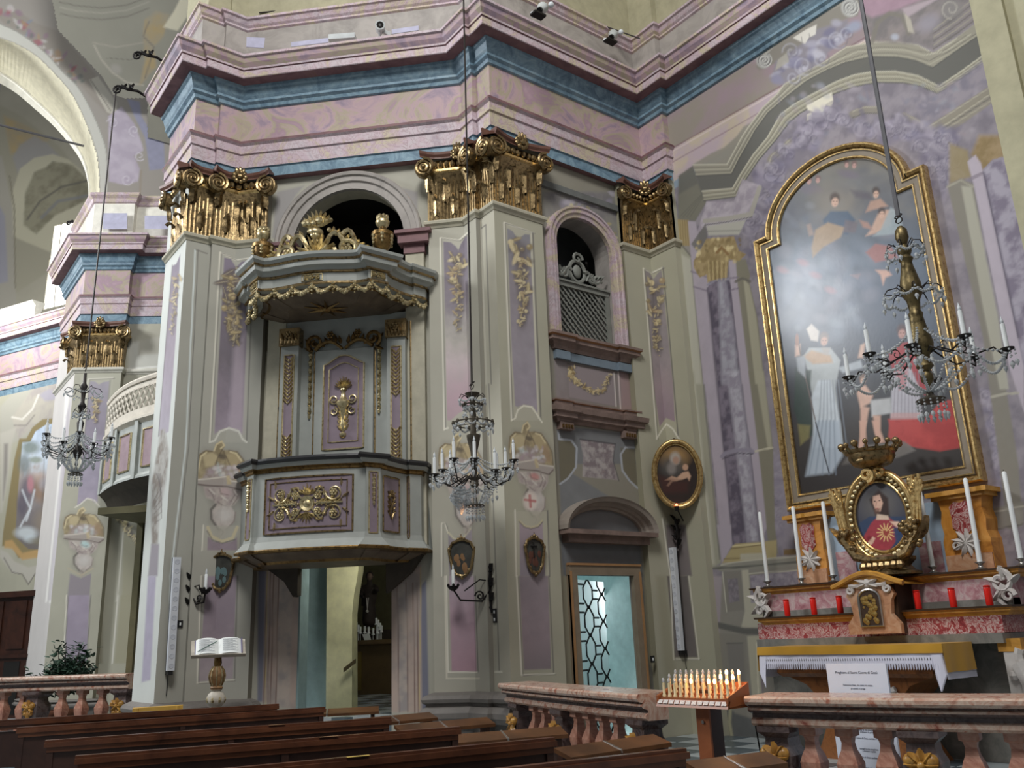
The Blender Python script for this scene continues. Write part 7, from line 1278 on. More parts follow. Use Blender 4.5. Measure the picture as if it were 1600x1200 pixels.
# ------------------------------------------------------------------ chandeliers
m, nt, b = new_mat('crystal'); b.inputs['Base Color'].default_value = (.74, .78, .8, 1); b.inputs['Roughness'].default_value = .06; b.inputs['Transmission Weight'].default_value = .45; b.inputs['IOR'].default_value = 1.5; b.inputs['Specular IOR Level'].default_value = .9; M['crystal'] = m
plain('bulb_glass', (206, 212, 216), .15, 1.1, bmp=0); plain('old_bronze', (84, 78, 68), .45, 1.2, metal=.5); plain('wire_dark', (52, 48, 46), .5, metal=.5); gold_mat('old_gilt', (120, 106, 74), .42, (66, 58, 42))
plain('grey_lilac_paint', (92, 92, 96), .5, 1.2)
def diamond(mb, p, r, h): mb.lathe([(.001, -h), (r, -.15*h), (r*.9, .25*h), (.001, .6*h)], p, 5)
def chandelier(label, c, dia, rod_top, style, stem, tiers, arms, basket, name='chandelier', plume=None):
    """c: centre of the candle tier; stem: (r, z) profile pieces; tiers: (z, radius, n, drop, ring?)"""
    root = empty(name, c, label, 'chandelier', None); c = Vector([float(v) for v in c]); R = dia/2; rnd = random.Random(len(label))
    zs = max(z for r, z in stem); mb = MB(); mb.tube([tuple(rod_top), (c.x, c.y, c.z+zs+.1)], .012 if style != 2 else .02, 6); mb.build('rod', 'wire_dark' if style != 2 else 'grey_lilac_paint', root)
    mb = MB(); [mb.tube([(c.x+.03*math.cos(a)*(1 if k % 2 else .2), c.y+.03*math.sin(a), c.z+zs+.06+.035*math.sin(a)*0+.03*math.cos(a)+.04*k) for a in np.linspace(0, 6.28, 10)], .006, 4) for k in range(2)]; mb.build('hook', 'wire_dark', root)
    mb = MB(); mb.lathe(stem, c, 14); mb.build('stem', 'old_bronze' if style == 0 else ('wire_dark' if style == 1 else 'old_gilt'), root, smooth=True)
    cr = MB()
    def drops(p, n, gap, r):
        for k in range(n): cr.ball((p[0], p[1], p[2]-gap*k), r*(.55 if k < n-1 else 0.01), 5, 4); 
        diamond(cr, (p[0], p[1], p[2]-gap*n), r, r*2.2)
    def swag(p, q, sag, n, r):
        for k in range(1, n): t = k/n; diamond(cr, (p[0]*(1-t)+q[0]*t, p[1]*(1-t)+q[1]*t, p[2]*(1-t)+q[2]*t-sag*4*t*(1-t)), r, r*1.3)
    for z, rad, n, drop, ring in tiers:
        if ring: mb = MB(); mb.tube([(c.x+rad*math.cos(a), c.y+rad*math.sin(a), c.z+z) for a in np.linspace(0, 2*math.pi, 28, endpoint=False)], .009, 5, close=True); [mb.tube([(c.x, c.y, c.z+z), (c.x+rad*math.cos(a), c.y+rad*math.sin(a), c.z+z)], .005, 4) for a in (0, 2.1, 4.2)]; mb.build('ring', 'old_bronze', root)
        for k in range(n):
            a = 2*math.pi*k/n+z; e = (c.x+rad*math.cos(a), c.y+rad*math.sin(a), c.z+z)
            if not ring: mb = MB(); mb.tube([(c.x+.03*math.cos(a), c.y+.03*math.sin(a), c.z+z-.02), (c.x+rad*.5*math.cos(a), c.y+rad*.5*math.sin(a), c.z+z+.07*(1 if k % 2 else .4)), (c.x+rad*.85*math.cos(a), c.y+rad*.85*math.sin(a), c.z+z+.05), e], .0055, 4); mb.build('branch', 'wire_dark', root)
            else: mb = MB(); mb.ball(e, .022, 6, 4, (1, 1, 1.4)); mb.build('stud', 'old_bronze', root)
            drops(e, drop, .03, .017); a2 = 2*math.pi*(k+1)/n+z; swag(e, (c.x+rad*math.cos(a2), c.y+rad*math.sin(a2), c.z+z), .05, 8, .014)
    na, pan_z, hub_z, ch = arms; ends = []
    for k in range(na):
        a = 2*math.pi*k/na+.35; z = pan_z[k % len(pan_z)]; rr = R*(1 if k % 2 == 0 or len(pan_z) == 1 else .82); u = (math.cos(a), math.sin(a))
        pts = [(.04, hub_z), (.2*rr, hub_z+.05), (.42*rr, hub_z-.02), (.62*rr, hub_z-.07), (.85*rr, hub_z-.04), (.98*rr, z-.07), (rr, z-.005)]
        mb = MB(); mb.tube([(c.x+u[0]*x, c.y+u[1]*x, c.z+zz) for x, zz in pts], .008, 5); mb.tube([(c.x+u[0]*(.5*rr+x), c.y+u[1]*(.5*rr+x), c.z+hub_z+.0+zz) for x, zz in spiral(0, 0, .05, .015, 0, 1.2, 10)], .005, 4); mb.build('arm', 'wire_dark', root)
        e = (c.x+u[0]*rr, c.y+u[1]*rr, c.z+z); ends.append(e)
        mb = MB(); mb.lathe([(.015, -.03), (.02, -.01), (.05, .0), (.055, .012), (.015, .015)], e, 12); mb.build('drip_pan', 'wire_dark', root)
        mb = MB(); mb.lathe([(.019, .01), (.018, ch), (.009, ch+.004)], e, 9); mb.build('candle', 'wax_white', root, smooth=True); mb = MB(); mb.lathe([(.006, ch+.002), (.014, ch+.015), (.013, ch+.03), (.004, ch+.055), (.001, ch+.07)], e, 8); mb.build('bulb', 'bulb_glass', root, smooth=True)
        for j in range(5): b_ = 2*math.pi*j/5; drops((e[0]+.05*math.cos(b_), e[1]+.05*math.sin(b_), e[2]-.01), 3+j % 2, .032, .018)
    for k in range(na):
        swag(ends[k], ends[(k+1) % na], .16, 18, .015); swag((c.x, c.y, c.z+hub_z+.3), ends[k], .08, 18, .014); e = ends[k]; f = (c.x+(e[0]-c.x)*.55, c.y+(e[1]-c.y)*.55, c.z+hub_z-.07); drops(f, 5, .03, .019); swag(f, (c.x, c.y, c.z+hub_z-.32), .05, 14, .015)
    zb, rb = basket; mb = MB(); mb.tube([(c.x+rb*math.cos(a), c.y+rb*math.sin(a), c.z+zb) for a in np.linspace(0, 2*math.pi, 20, endpoint=False)], .01, 5, close=True); mb.lathe([(.01, -.02), (rb, 0), (rb*.3, .04), (.02, .1)], (c.x, c.y, c.z+zb), 14); mb.build('lower_ring', 'old_bronze', root)
    for k in range(14): a = 2*math.pi*k/14; drops((c.x+rb*math.cos(a), c.y+rb*math.sin(a), c.z+zb-.01), 4, .03, .018)
    if plume:
        px_, pz, pr = plume
        for j in range(13):
            a = -1.1+2.2*j/12
            for q in range(9): t = q/8; s = math.sin(math.pi*min(1, t*1.0))*.9+.1; cr.ball((c.x+RT[0]*(px_+pr*math.sin(a)*s*1.0), c.y+RT[1]*(px_+pr*math.sin(a)*s), c.z+pz+pr*1.2-t*pr*2.3*math.cos(a*.6)), .018, 5, 4)
    tag(cr.build('crystal_drops', 'crystal', root), kind='stuff'); return root
s_ = .0076
chandelier('medium crystal chandelier hanging before the centre pier, right of the pulpit', on_d(741.5, 747, 9.9), .94, on_d(723, -60, 9.9), 0,
    [(.001, -.2), (.03, -.17), (.015, -.12), (.05, -.08), (.04, -.03), (.07, .0), (.03, .04), (.045, .18), (.06, .2), (.035, .22), (.04, .3), (.075, .45), (.08, .5), (.035, .52), (.04, .75), (.03, .8), (.035, .95), (.09, 1.0), (.02, 1.02)],
    [(.64, .235, 12, 3, True), (.86, .11, 8, 4, True), (.93, .17, 6, 1, False)], (10, (.12, .02, .16), -.02, .2), (-.32, .1), plume=(-.16, -.25, .13))
chandelier('slim crystal chandelier hanging at the left from a bracket of the cornice', on_d(122, 698, 12.25), .95, on_d(181, 143, 12.25), 1,
    [(.001, -.3), (.025, -.26), (.015, -.2), (.05, -.12), (.07, -.06), (.03, 0), (.03, .2), (.05, .35), (.02, .4), (.03, .55), (.06, .6), (.025, .66), (.035, .85), (.05, .9), (.025, .95), (.02, 1.1)],
    [(.82, .25, 6, 2, False), (.5, .12, 6, 2, False)], (12, (.1, -.02), -.06, .17), (-.4, .09))
chandelier('large gilded wood chandelier hanging in front of the tall altar painting', on_d(1444, 566, 7.0), 1.22, on_d(1338, -40, 7.0), 2,
    [(.001, -.22), (.05, -.16), (.05, -.11), (.03, -.08), (.07, -.04), (.05, .02), (.055, .06), (.09, .1), (.1, .16), (.07, .3), (.055, .4), (.06, .43), (.045, .45), (.05, .5), (.055, .55), (.09, .62), (.085, .7), (.05, .86), (.045, .9), (.06, .93), (.04, .96), (.06, 1.0), (.055, 1.03), (.03, 1.06), (.055, 1.13), (.05, 1.2), (.02, 1.24)],
    [(1.02, .16, 8, 4, False), (.6, .24, 10, 3, False)], (8, (-.02, .05), .06, .215), (-.33, .11))
# ------------------------------------------------------------------ far end: presbytery seen on the left
FP = [(3.40, 21.6), (3.40, 19.54), (4.20, 19.03), (4.29, 19.17), (5.4, 18.46)]
entablature(FP, 'trim_20')
t00 = T(0, 0, .25); tl1 = T(0, 300, .25); k0 = T(0, 0, .28333); kG = T(0, 560, .31679); tl2 = T(0, 600, .25); kH = T(60, 570, .15835); kI = T(0, 930, .16667)
far = st('wall_pier_far', (3.4, 19.5, 0)); kk = dict(parent=far)
f_l = face('pilaster_face', (3.4, 21.6), (3.4, 19.54), .42, ZT, (176, 172, 168), .03, **kk); f_f = face('pilaster_face', (3.4, 19.54), (4.20, 19.03), .42, ZT, (152, 150, 132), .02, **kk); f_r = face('pilaster_return', (4.20, 19.03), (4.29, 19.17), .42, ZT, (128, 124, 106), .04, **kk)
f_w = face('wall_behind_balcony', (4.29, 19.17), (5.4, 18.46), .42, ZT, (150, 148, 130), .025, **kk); FF = [f_l, f_f, f_w]
poly(f_f, kH(420, 115, 740, 115, 610, 1200, 330, 1200), (158, 156, 140), .6); grad(f_f, kH(500, 200, 515, 160, 560, 165, 598, 195, 640, 170, 700, 160, 690, 300, 640, 780, 600, 1200, 400, 1200), [(595, (142, 136, 146)), (660, (128, 120, 134)), (770, (140, 132, 150))]); frame(f_f, kH(400, 1200, 490, 140, 735, 130), 1.6); line(f_f, kH(710, 150, 610, 1200), 1.4, DRK, .7); garland(f_f, kH(560, 330, 560, 560), 7, 3, n=26)
grad(f_f, kG(395, 560, 490, 590, 480, 720, 440, 690, 380, 730), [(740, (138, 130, 148)), (790, (144, 134, 150))]); line(f_f, kG(370, 735, 395, 720, 430, 690, 465, 700, 490, 730), 2, WHT, .8)
cartouche(f_f, 132, 792, 32, 108, -.05, (150, 190, 190)); line(f_f, kG(335, 1035, 400, 1070, 460, 1035), 2.4, (160, 150, 124), .9); poly(f_f, kG(345, 1060, 400, 1085, 450, 1060, 440, 1200, 330, 1200), LAV, .9); grad(f_f, kI(640, 0, 840, 0, 810, 640, 600, 640), [(930, (142, 130, 148)), (1040, (132, 122, 138))]); frame(f_f, kI(625, 0, 590, 650), 1.6); line(f_f, kI(850, 0, 815, 640), 1.4, DRK, .7)
line(f_l, kG(330, 190, 250, 1200), 5, (206, 204, 198), .9, 1.5); poly(f_l, kG(310, 330, 350, 200, 300, 900, 255, 1200, 240, 1190), (150, 142, 154), .6, 2); line(f_l, kG(320, 300, 228, 1200), 3, (204, 202, 196), .8, 1)
poly(f_w, kI(900, 0, 960, 0, 960, 640, 880, 640), (118, 112, 90), .7, 2); line(f_w, kI(1110, 0, 1050, 640), 2, (196, 194, 184), .8); poly(f_w, kI(1130, 0, 1350, 0, 1300, 640, 1070, 640), (142, 138, 112), .9, 1.5); line(f_w, kG(610, 850, 575, 1200), 2, (190, 188, 176), .8); poly(f_w, kG(560, 770, 620, 840, 720, 950, 720, 1200, 600, 1200, 610, 860), (142, 138, 112), .8, 2); garland(f_w, kG(580, 770, 640, 860, 700, 930), 8, 9, ((176, 162, 108), (196, 184, 140), (150, 136, 90)), 34)
poly(f_w, tl1(800, 940, 1020, 900, 1020, 1100, 800, 1110), (170, 170, 162), .8, 2); poly(f_w, tl1(870, 880, 1010, 850, 1005, 1010, 865, 1020), (150, 146, 130), .7, 2); line(f_w, tl1(780, 1110, 1000, 1090), 3, (196, 196, 190), .8); poly(f_w, tl1(800, 800, 920, 820, 850, 940, 800, 930), (120, 116, 106), .6, 4)
finish(FF+[f_r]); band('trim_21', [(3.40, 21.6), (3.40, 19.54), (4.20, 19.03), (4.29, 19.17)], [(e*1.1, z) for e, z in AST], 'stone_light'); band('trim_22', [(4.29, 19.17), (5.4, 18.46)], AST, 'stone_light'); band('baseboard_far', FP[:4], [(e, .42+z*.4) for e, z in SOC], 'socle')
capital('gold composite capital on the far pier above the left crystal chandelier', [(3.40, 20.4), (3.40, 19.54), (4.20, 19.03), (4.27, 19.14)], [((3.40, 20.3), (3.40, 19.54), 2, 1, 0), ((3.40, 19.54), (4.20, 19.03), 3, 1, 1)], [(3.8, 19.29, -.54, -.84)], H=1.05)
mb = MB(); sweep(mb, off(FP, -.05), [(0, 10.3), (0, 11.3), (.04, 11.32), (.06, 11.4), (.12, 11.46), (.12, 11.52), (-.3, 11.55)], [0, 1, 1, 1, 1, 1]); tag(mb.build('wall_attic_far', ['plaster_white', 'scagliola_light']), kind='structure')
for i, (a, b_) in enumerate((((161, 333), (199, 358)), ((226, 337), (262, 358)))):
    pn = Pth([FP[1], FP[2]]); P4 = [on_s(x, y, 22.9-.0) for x, y in ((a[0], a[1]), (b_[0], a[1]), (b_[0], b_[1]), (a[0], b_[1]))]
nrm = np.array([-.54, -.84]); c_ = float(nrm@np.array(FP[1]))+.03
def on_n(x, y, n=nrm, c=None): d = ray(x, y); return ORG+d*((c_ if c is None else c)/(n@d[:2]))
for a, b_ in (((161, 333), (199, 358)), ((226, 337), (262, 358))): mb = MB(); mb.add([on_n(*p) for p in ((a[0], a[1]), (b_[0], a[1]), (b_[0], b_[1]), (a[0], b_[1]))], [(0, 1, 2, 3)]); tag(mb.build('trim_%d' % (24 if a[0] < 200 else 25), plain('attic_lilac', (150, 150, 168), .7, G)), kind='structure')
# choir wall with its framed fresco
A0, A1 = np.array([2.92, 26.56]), np.array([4.04, 24.34]); dA = (A1-A0)/np.linalg.norm(A1-A0); W0, W1 = A0-dA*1.6, A1+dA*2.2
entablature([tuple(W0), tuple(W1)], 'trim_26')
c_w = face('wall_choir', tuple(W0), tuple(W1), .4, ZT, (148, 146, 126), .026)
poly(c_w, kG(0, 240, 100, 130, 330, 90, 300, 300, 60, 420, 0, 420), (150, 148, 136), .9, 2); poly(c_w, kG(60, 290, 200, 100, 320, 130, 320, 330, 180, 320, 90, 400), (158, 152, 138), .8, 2, c2=(140, 132, 130), ts=3); poly(c_w, kG(195, 180, 240, 150, 290, 170, 310, 200, 220, 210), (140, 136, 152), .8, 2); line(c_w, kG(60, 290, 110, 300, 160, 250, 190, 180), 3, (190, 186, 176), .8, 1); line(c_w, kG(70, 330, 130, 330, 170, 280), 2, (110, 104, 100), .7, 1)
poly(c_w, kG(0, 370, 80, 340, 60, 420, 40, 600, 10, 760, 0, 760), (160, 156, 144), .8, 2); poly(c_w, kG(20, 420, 40, 420, 35, 560, 15, 700), (104, 98, 96), .7, 2)
FRM = kG(95, 395, 130, 395, 160, 340, 210, 300, 330, 290, 330, 960, 240, 950, 180, 975, 90, 985, 60, 930, 10, 925, 15, 860, 70, 500)
poly(c_w, FRM, (122, 108, 66), 1, 1); poly(c_w, kG(60, 895, 110, 960, 240, 930, 240, 975, 110, 995, 60, 940, 20, 935, 25, 900), (166, 130, 66), .9, 1.5)
PIC = kG(110, 415, 150, 410, 175, 360, 230, 325, 330, 318, 330, 900, 220, 945, 140, 940, 75, 880, 90, 640)
grad(c_w, PIC, [(660, (150, 168, 190)), (715, (176, 190, 204)), (745, (150, 140, 134)), (800, (108, 102, 104)), (860, (98, 92, 88))])
for x, y, rx, ry, c2 in ((150, 440, 14, 10, (92, 104, 88)), (175, 500, 10, 5, (110, 120, 96)), (120, 520, 9, 16, (96, 106, 104)), (180, 590, 15, 9, (168, 146, 134)), (140, 640, 12, 20, (88, 80, 96)), (200, 650, 12, 18, (130, 100, 74)), (240, 620, 14, 12, (150, 150, 160)), (240, 700, 10, 26, (110, 96, 82)), (150, 620, 5, 12, (176, 110, 120)), (130, 860, 17, 9, (176, 186, 190)), (150, 890, 10, 6, (166, 178, 184)), (220, 800, 16, 20, (124, 112, 96)), (110, 720, 8, 20, (82, 76, 90)), (200, 900, 18, 6, (110, 104, 84))): blob(c_w, *kG(x, y)[0], rx, ry, c2, 0, .75, .8)
for p in ((110, 650, 130, 700, 150, 740, 100, 830), (170, 650, 150, 740, 130, 800)): line(c_w, kG(*p), 3, (176, 182, 188), .8, 1.2)
for x in (225, 250, 268): line(c_w, kG(x, 340, x-25, 940), 2, (90, 84, 80), .4, 1)
poly(c_w, kG(0, 940, 40, 960, 70, 1000, 140, 1030, 230, 1010, 230, 1040, 180, 1050, 140, 1110, 110, 1060, 60, 1060, 0, 980), (158, 154, 142), .9, 1.5); line(c_w, kG(20, 985, 60, 1055, 110, 1065, 140, 1115, 175, 1060, 230, 1045), 1.8, (96, 90, 86), .8)
tag(finish(c_w)[0], kind='structure')
mb = MB(); sweep(mb, off([tuple(W0), tuple(A0+(A1-A0)*.3)], -.1), [(0, 10.3), (0, 11.0), (.06, 11.05), (.1, 11.12), (-.3, 11.14)]); tag(mb.build('wall_attic_choir', 'plaster_white'), kind='structure')
# choir window wall (bright window with mullions), vaults and presbytery arch
w_c = Surf('wall_choir_window', on_d(-80, 700, 27.5)*np.array([1, 1, 0])+np.array([0, 0, 8.0]), _ex, (0, 0, 1), 7.5, 15.5, .045, (158, 154, 136))
poly(w_c, k0(-40, 560, 120, 640, 320, 800, 470, 980, 500, 1100, 420, 1400, -40, 1700), (150, 146, 126), 1, 2); poly(w_c, k0(20, 640, 150, 700, 270, 770, 190, 800, 60, 850), (170, 144, 84), .7, 3, c2=(150, 140, 116), ts=2); poly(w_c, k0(70, 870, 110, 800, 190, 750, 260, 790, 330, 860, 200, 900, 100, 960), (146, 144, 142), .9, 2)
poly(w_c, k0(60, 1300, 70, 1050, 110, 930, 190, 870, 290, 850, 380, 880, 450, 940, 490, 1010, 490, 1100, 420, 1200, 300, 1400), (176, 172, 146), 1, 1.5); poly(w_c, k0(130, 1240, 140, 1060, 190, 950, 260, 920, 290, 890, 400, 910, 480, 990, 490, 1100, 300, 1190, 200, 1290), (140, 136, 112), 1, 2, c2=(122, 118, 96), ts=3); line(w_c, k0(150, 1210, 220, 1110, 340, 1030, 490, 995), 3, (96, 94, 86), .8, 1.2); line(w_c, k0(230, 1200, 320, 1110, 480, 1080), 5, (120, 122, 124), .8, 1.5)  # vault shapes with their shading painted flat on this wall
poly(w_c, k0(-40, 860, 10, 860, 70, 1150, 90, 1700, -40, 1700), (156, 152, 140), .9, 1.5); poly(w_c, tl1(-100, -100, 30, 150, 50, 560, -100, 600), (140, 140, 158), .8, 2); line(w_c, tl1(60, -100, 90, 100, 95, 600), 2.4, (124, 118, 100), .8)
WIN = [(84, 352), (131, 341), (135, 470), (66, 486)]; hole(w_c, WIN); tag(finish(w_c)[0], kind='structure')
m, nt, b = new_mat('daylight'); b.inputs['Base Color'].default_value = (1, 1, 1, 1); b.inputs['Emission Color'].default_value = (1, .99, .98, 1); b.inputs['Emission Strength'].default_value = 3.5; M['daylight'] = m
gl = [on_d(x, y, 27.9) for x, y in ((80, 345), (136, 335), (140, 478), (62, 492))]; mb = MB(); mb.add(gl, [(0, 1, 2, 3)]); tag(mb.build('window_1', 'daylight'), kind='structure')
mb = MB(); W4 = [on_d(x, y, 27.6) for x, y in WIN]; [mb.tube([W4[i], W4[(i+1) % 4]], .06, 5) for i in range(4)]; mb.tube([on_d(96, 350, 27.6), on_d(84, 482, 27.6)], .022, 5); mb.tube([on_d(74, 420, 27.6), on_d(134, 412, 27.6)], .02, 5); tag(mb.build('trim_27', 'plaster_white'), kind='structure')
mb = MB(); mb.grid([[on_d(x, y, dd) for dd in (27.5, 28.0)] for x, y in WIN+WIN[:1]]); tag(mb.build('trim_28', 'plaster_white'), kind='structure')
# presbytery arch (front band, soffit, second rib) and the vault before it
E1 = dens(k0(-60, 110, 20, 140, 120, 190, 250, 290, 350, 400, 430, 480, 500, 600, 560, 740, 590, 860, 592, 1100)); E2 = dens(k0(-60, 190, 0, 205, 100, 245, 200, 305, 300, 400, 400, 520, 470, 660, 515, 780, 545, 900, 552, 1100)); E3 = dens(k0(-60, 385, 0, 400, 100, 465, 200, 555, 300, 650, 400, 770, 465, 880, 495, 1000, 500, 1100))
YA = 19.75
aw = Surf('wall_presbytery_arch', (-.6, YA, 10.9), (1, 0, 0), (0, 0, 1), 6.2, 5.6, .028, (164, 160, 144))
poly(aw, E1+[(300, 300), (300, -60), (-60, -60)], (158, 152, 144), 1, 1.2); poly(aw, k0(-40, 60, 100, 60, 200, 130, 320, 170, 520, 400, 640, 600, 600, 640, 440, 470, 350, 390, 250, 280, 120, 180, 20, 130), (150, 142, 132), .9, 2)
for q in range(60):
    r = random.Random(q); t = r.random(); blob(aw, *k0(30+420*t+r.uniform(-40, 40), 70+370*t+r.uniform(-45, 45))[0], r.uniform(2, 8), r.uniform(2, 5), r.choice(((168, 92, 106), (130, 140, 160), (190, 186, 184), (112, 122, 116), (172, 140, 104), (150, 120, 140), (200, 194, 190))), r.uniform(0, 180), .7, .7)
poly(aw, E1+E2[::-1], (196, 196, 186), 1, .8); line(aw, E1, 2, (150, 148, 140), .8); poly(aw, k0(490, 440, 540, 420, 640, 560, 650, 640, 590, 620), (188, 184, 170), .9, 1); line(aw, k0(500, 440, 610, 610), 1.6, (120, 114, 104), .8)
poly(aw, k0(600, 640, 670, 590, 740, 680, 780, 790, 790, 830, 740, 860, 770, 930, 760, 1000, 690, 1020, 600, 1000), (176, 164, 184), .95, 1.5, c2=(190, 180, 196), ts=3); [line(aw, [q for q in spiral(*k0(x, y)[0], rr, 2, a, 1.2)], 1.6, (206, 200, 212), .8, .8) for x, y, rr, a in ((700, 990, 10, 0), (740, 720, 9, 90), (620, 680, 9, 200), (770, 860, 8, 40))]
poly(aw, k0(700, 545, 770, 560, 780, 640, 840, 740, 900, 660, 910, 930, 825, 940, 800, 760, 740, 640), (146, 148, 176), .95, 1.2, tex=.1); line(aw, k0(780, 940, 770, 1080), 1.8, (150, 132, 100), .8)
aw.drop |= (sd_poly(aw.px, aw.py, E2+[(156, 430), (-90, 430)]) < 0)
tag(finish(aw)[0], kind='structure')
def ypt(p, Y): return on_y(p[0], p[1], Y)
mb = MB(); mb.grid([[ypt(a, YA), ypt(b_, YA+1.6)] for a, b_ in zip([E2[int(k*(len(E2)-1)/44)] for k in range(45)], [E3[int(k*(len(E3)-1)/44)] for k in range(45)])]); tag(mb.build('trim_29', plain('soffit_cream', (168, 164, 144), .8, G)), kind='structure')
mb = MB(); E4 = [(x-2, y+16-.05*x) for x, y in E3]; P3 = [ypt(p, YA+1.6) for p in E3]; P4 = [ypt(p, YA+1.75) for p in E4]; mb.grid([[a, b_] for a, b_ in zip(P3, P4)]); mb.tube(P3, .05, 5); tag(mb.build('trim_30', 'plaster_white'), kind='structure')
mb = MB(); mb.tube([on_y(-30, 188, YA+.6), on_y(131, 228, YA+.6)], .03, 6); tag(mb.build('tie_rod', 'grey_lilac_paint'), 'thin dark iron tie rod across the presbytery arch', 'rod')
vs_ = Surf('ceiling', (-.5, YA-.05, 13.4), (1, 0, 0), (0, -.55, .835), 6.5, 7.5, .028, (142, 140, 126), fn=lambda P, a, b: P+np.array([0, 1, 0])*(-.04*(b**2))[:, None])
for off_, c_2 in ((0, (112, 108, 100)), (22, (164, 160, 146)), (40, (110, 106, 98))): line(vs_, k0(330, 75-off_*1.6, 420, 95-off_*1.6, 560, 108-off_*1.6, 700, 92-off_*1.6, 820, 45-off_*1.6), 2, c_2, .7, 1)
line(vs_, k0(510, 235, 640, 260, 790, 235), 2, (166, 160, 146), .7, 1); line(vs_, k0(520, 250, 560, 330, 620, 400, 700, 455, 790, 470), 2.4, (178, 172, 156), .8, 1); line(vs_, k0(590, 320, 720, 330, 800, 310), 1.4, (110, 106, 98), .6); poly(vs_, k0(800, 110, 860, 60, 930, 80, 900, 200, 850, 260, 860, 370, 800, 440, 770, 470, 800, 330, 790, 200), (160, 148, 120), .8, 2.5, c2=(172, 148, 92), ts=3); line(vs_, k0(820, 120, 790, 200, 850, 260, 830, 330, 800, 430), 2, (110, 104, 104), .7, 1)
blob(vs_, *k0(640, 380)[0], 9, 7, (160, 156, 148), 30, .7, .8); poly(vs_, k0(900, 150, 960, 60, 1000, -20, 1060, -20, 1040, 80, 980, 170), (206, 200, 172), .9, 1.5)
vs_.drop |= sd_poly(vs_.px, vs_.py, [(-400, -400), (60, -400), (72, -60), (92, 46), (128, 84), (160, 118), (178, 147), (196, 152), (232, 152), (232, 500), (-400, 500)]) < 0
tag(finish(vs_)[0], kind='structure')
# ------------------------------------------------------------------ balcony (choir loft) on the far wall
bl = empty('choir_balcony', on_d(205, 700, 16.6), 'curved white lattice choir balcony with framed panels on the far wall', 'balcony')
def bpt(u, z_px, side=0): return None
# plan: runs from the far pier (left end, farther) to behind the near pier (right end, nearer); u in 0..1
B0, B1 = on_d(164, 690, 17.3), on_d(262, 560, 15.2); BT = lambda u, e, z: np.array([B0[0]*(1-u)+B1[0]*u, B0[1]*(1-u)+B1[1]*u, 0])+np.array([-.66, -.75, 0])*(e+.22*math.sin(math.pi*min(max(u*1.15, 0), 1)))+np.array([0, 0, z])
def zat(x, y, u): p = BT(u, 0, 0); d = ray(x, y); return EYE+d[2]*((p[:2]-ORG[:2])@_fy[:2])/(d@_fy)
ZR1, ZR0 = zat(172, 628, .07), zat(170, 678, .07); ZP1, ZP0 = zat(170, 700, .07), zat(163, 772, .05)
N_ = 18; us = np.linspace(0, 1, N_+1); wob = lambda u: .0
rows = lambda e, z: [tuple(BT(u, e, z+wob(u))) for u in us]
plain('loft_white', (178, 172, 160), .6, 1.45); plain('loft_grey', (150, 154, 150), .6, 1.4); plain('loft_pink', (138, 120, 126), .6, 1.4)
mb = MB(); mb.grid([rows(-.04, ZR1-.03), rows(.05, ZR1-.03), rows(.07, ZR1+.02), rows(.04, ZR1+.06), rows(-.04, ZR1+.06)]); mb.build('handrail', 'loft_white', bl)
mb = MB(); mb.grid([rows(.0, ZR0+.12), rows(.03, ZR0+.12), rows(.03, ZR0-.02), rows(.1, ZR0-.05), rows(.1, ZR0-.1), rows(.0, ZR0-.16)]); mb.build('lower_rail', 'loft_white', bl)
mb = MB(); mb.grid([rows(-.02, ZR1-.03), rows(-.02, ZR1-.14), rows(.012, ZR1-.14), rows(.012, ZR1-.03)]); mb.build('upper_band', 'loft_white', bl)
mb = MB(); LL = np.linalg.norm(B1-B0); nl = 15; zt_, zb2 = ZR1-.13, ZR0+.1; hgt = zt_-zb2
for s in (-1, 1):
    for k in range(-10, nl+10):
        u0 = k/nl; du = s*hgt/LL*.8; pts = []
        for q in range(7):
            t = q/6; u = u0+du*t
            if -.001 <= u <= 1.001: pts.append(tuple(BT(u, .0+.006*s, zb2+hgt*t)))
        if len(pts) > 1: mb.tube(pts, .02, 4, caps=False)
tag(mb.build('lattice', 'loft_white', bl), kind='stuff')
mb = MB(); mb.grid([rows(-.02, ZR0-.14), rows(.0, ZR0-.14), rows(.0, ZP0+.1), rows(.05, ZP0+.04), rows(.05, ZP0), rows(-.1, ZP0-.02)]); mb.build('parapet', 'loft_grey', bl)
for a, b_ in ((.04, .29), (.38, .62), (.71, .97)):
    f = lambda u, v, d, a=a, b_=b_: tuple(BT(a+(b_-a)*u, d+.004, v)); z1, z0 = ZR0-.3, ZP0+.2
    mb = MB(); field(mb, f, .15, .85, z0, z1, n=4); p_ = mb.build('panel', 'loft_pink', bl); mb = MB(); mb.tube([f(u, v, .01) for u, v in ((.15, z0), (.5, z0), (.85, z0), (.85, z1), (.5, z1), (.15, z1))], .022, 5, close=True); mb.build('gilt_moulding', 'gilt_pale', p_)
for u in (.0, .335, .66): mb = MB(); mb.prism([BT(u-.02, .0, ZP0), BT(u+.025, .0, ZP0), BT(u+.025, .07, ZP0), BT(u-.02, .07, ZP0)], (0, 0, ZR0-.12-ZP0)); mb.build('pilaster_strip', 'loft_grey', bl)
mb = MB(); mb.grid([rows(.05, ZP0), rows(-.2, ZP0-.1), rows(-.5, ZP0-.35)]); mb.build('underside', 'dark_corbel', bl)  # coloured dark to stand for the shade below the balcony
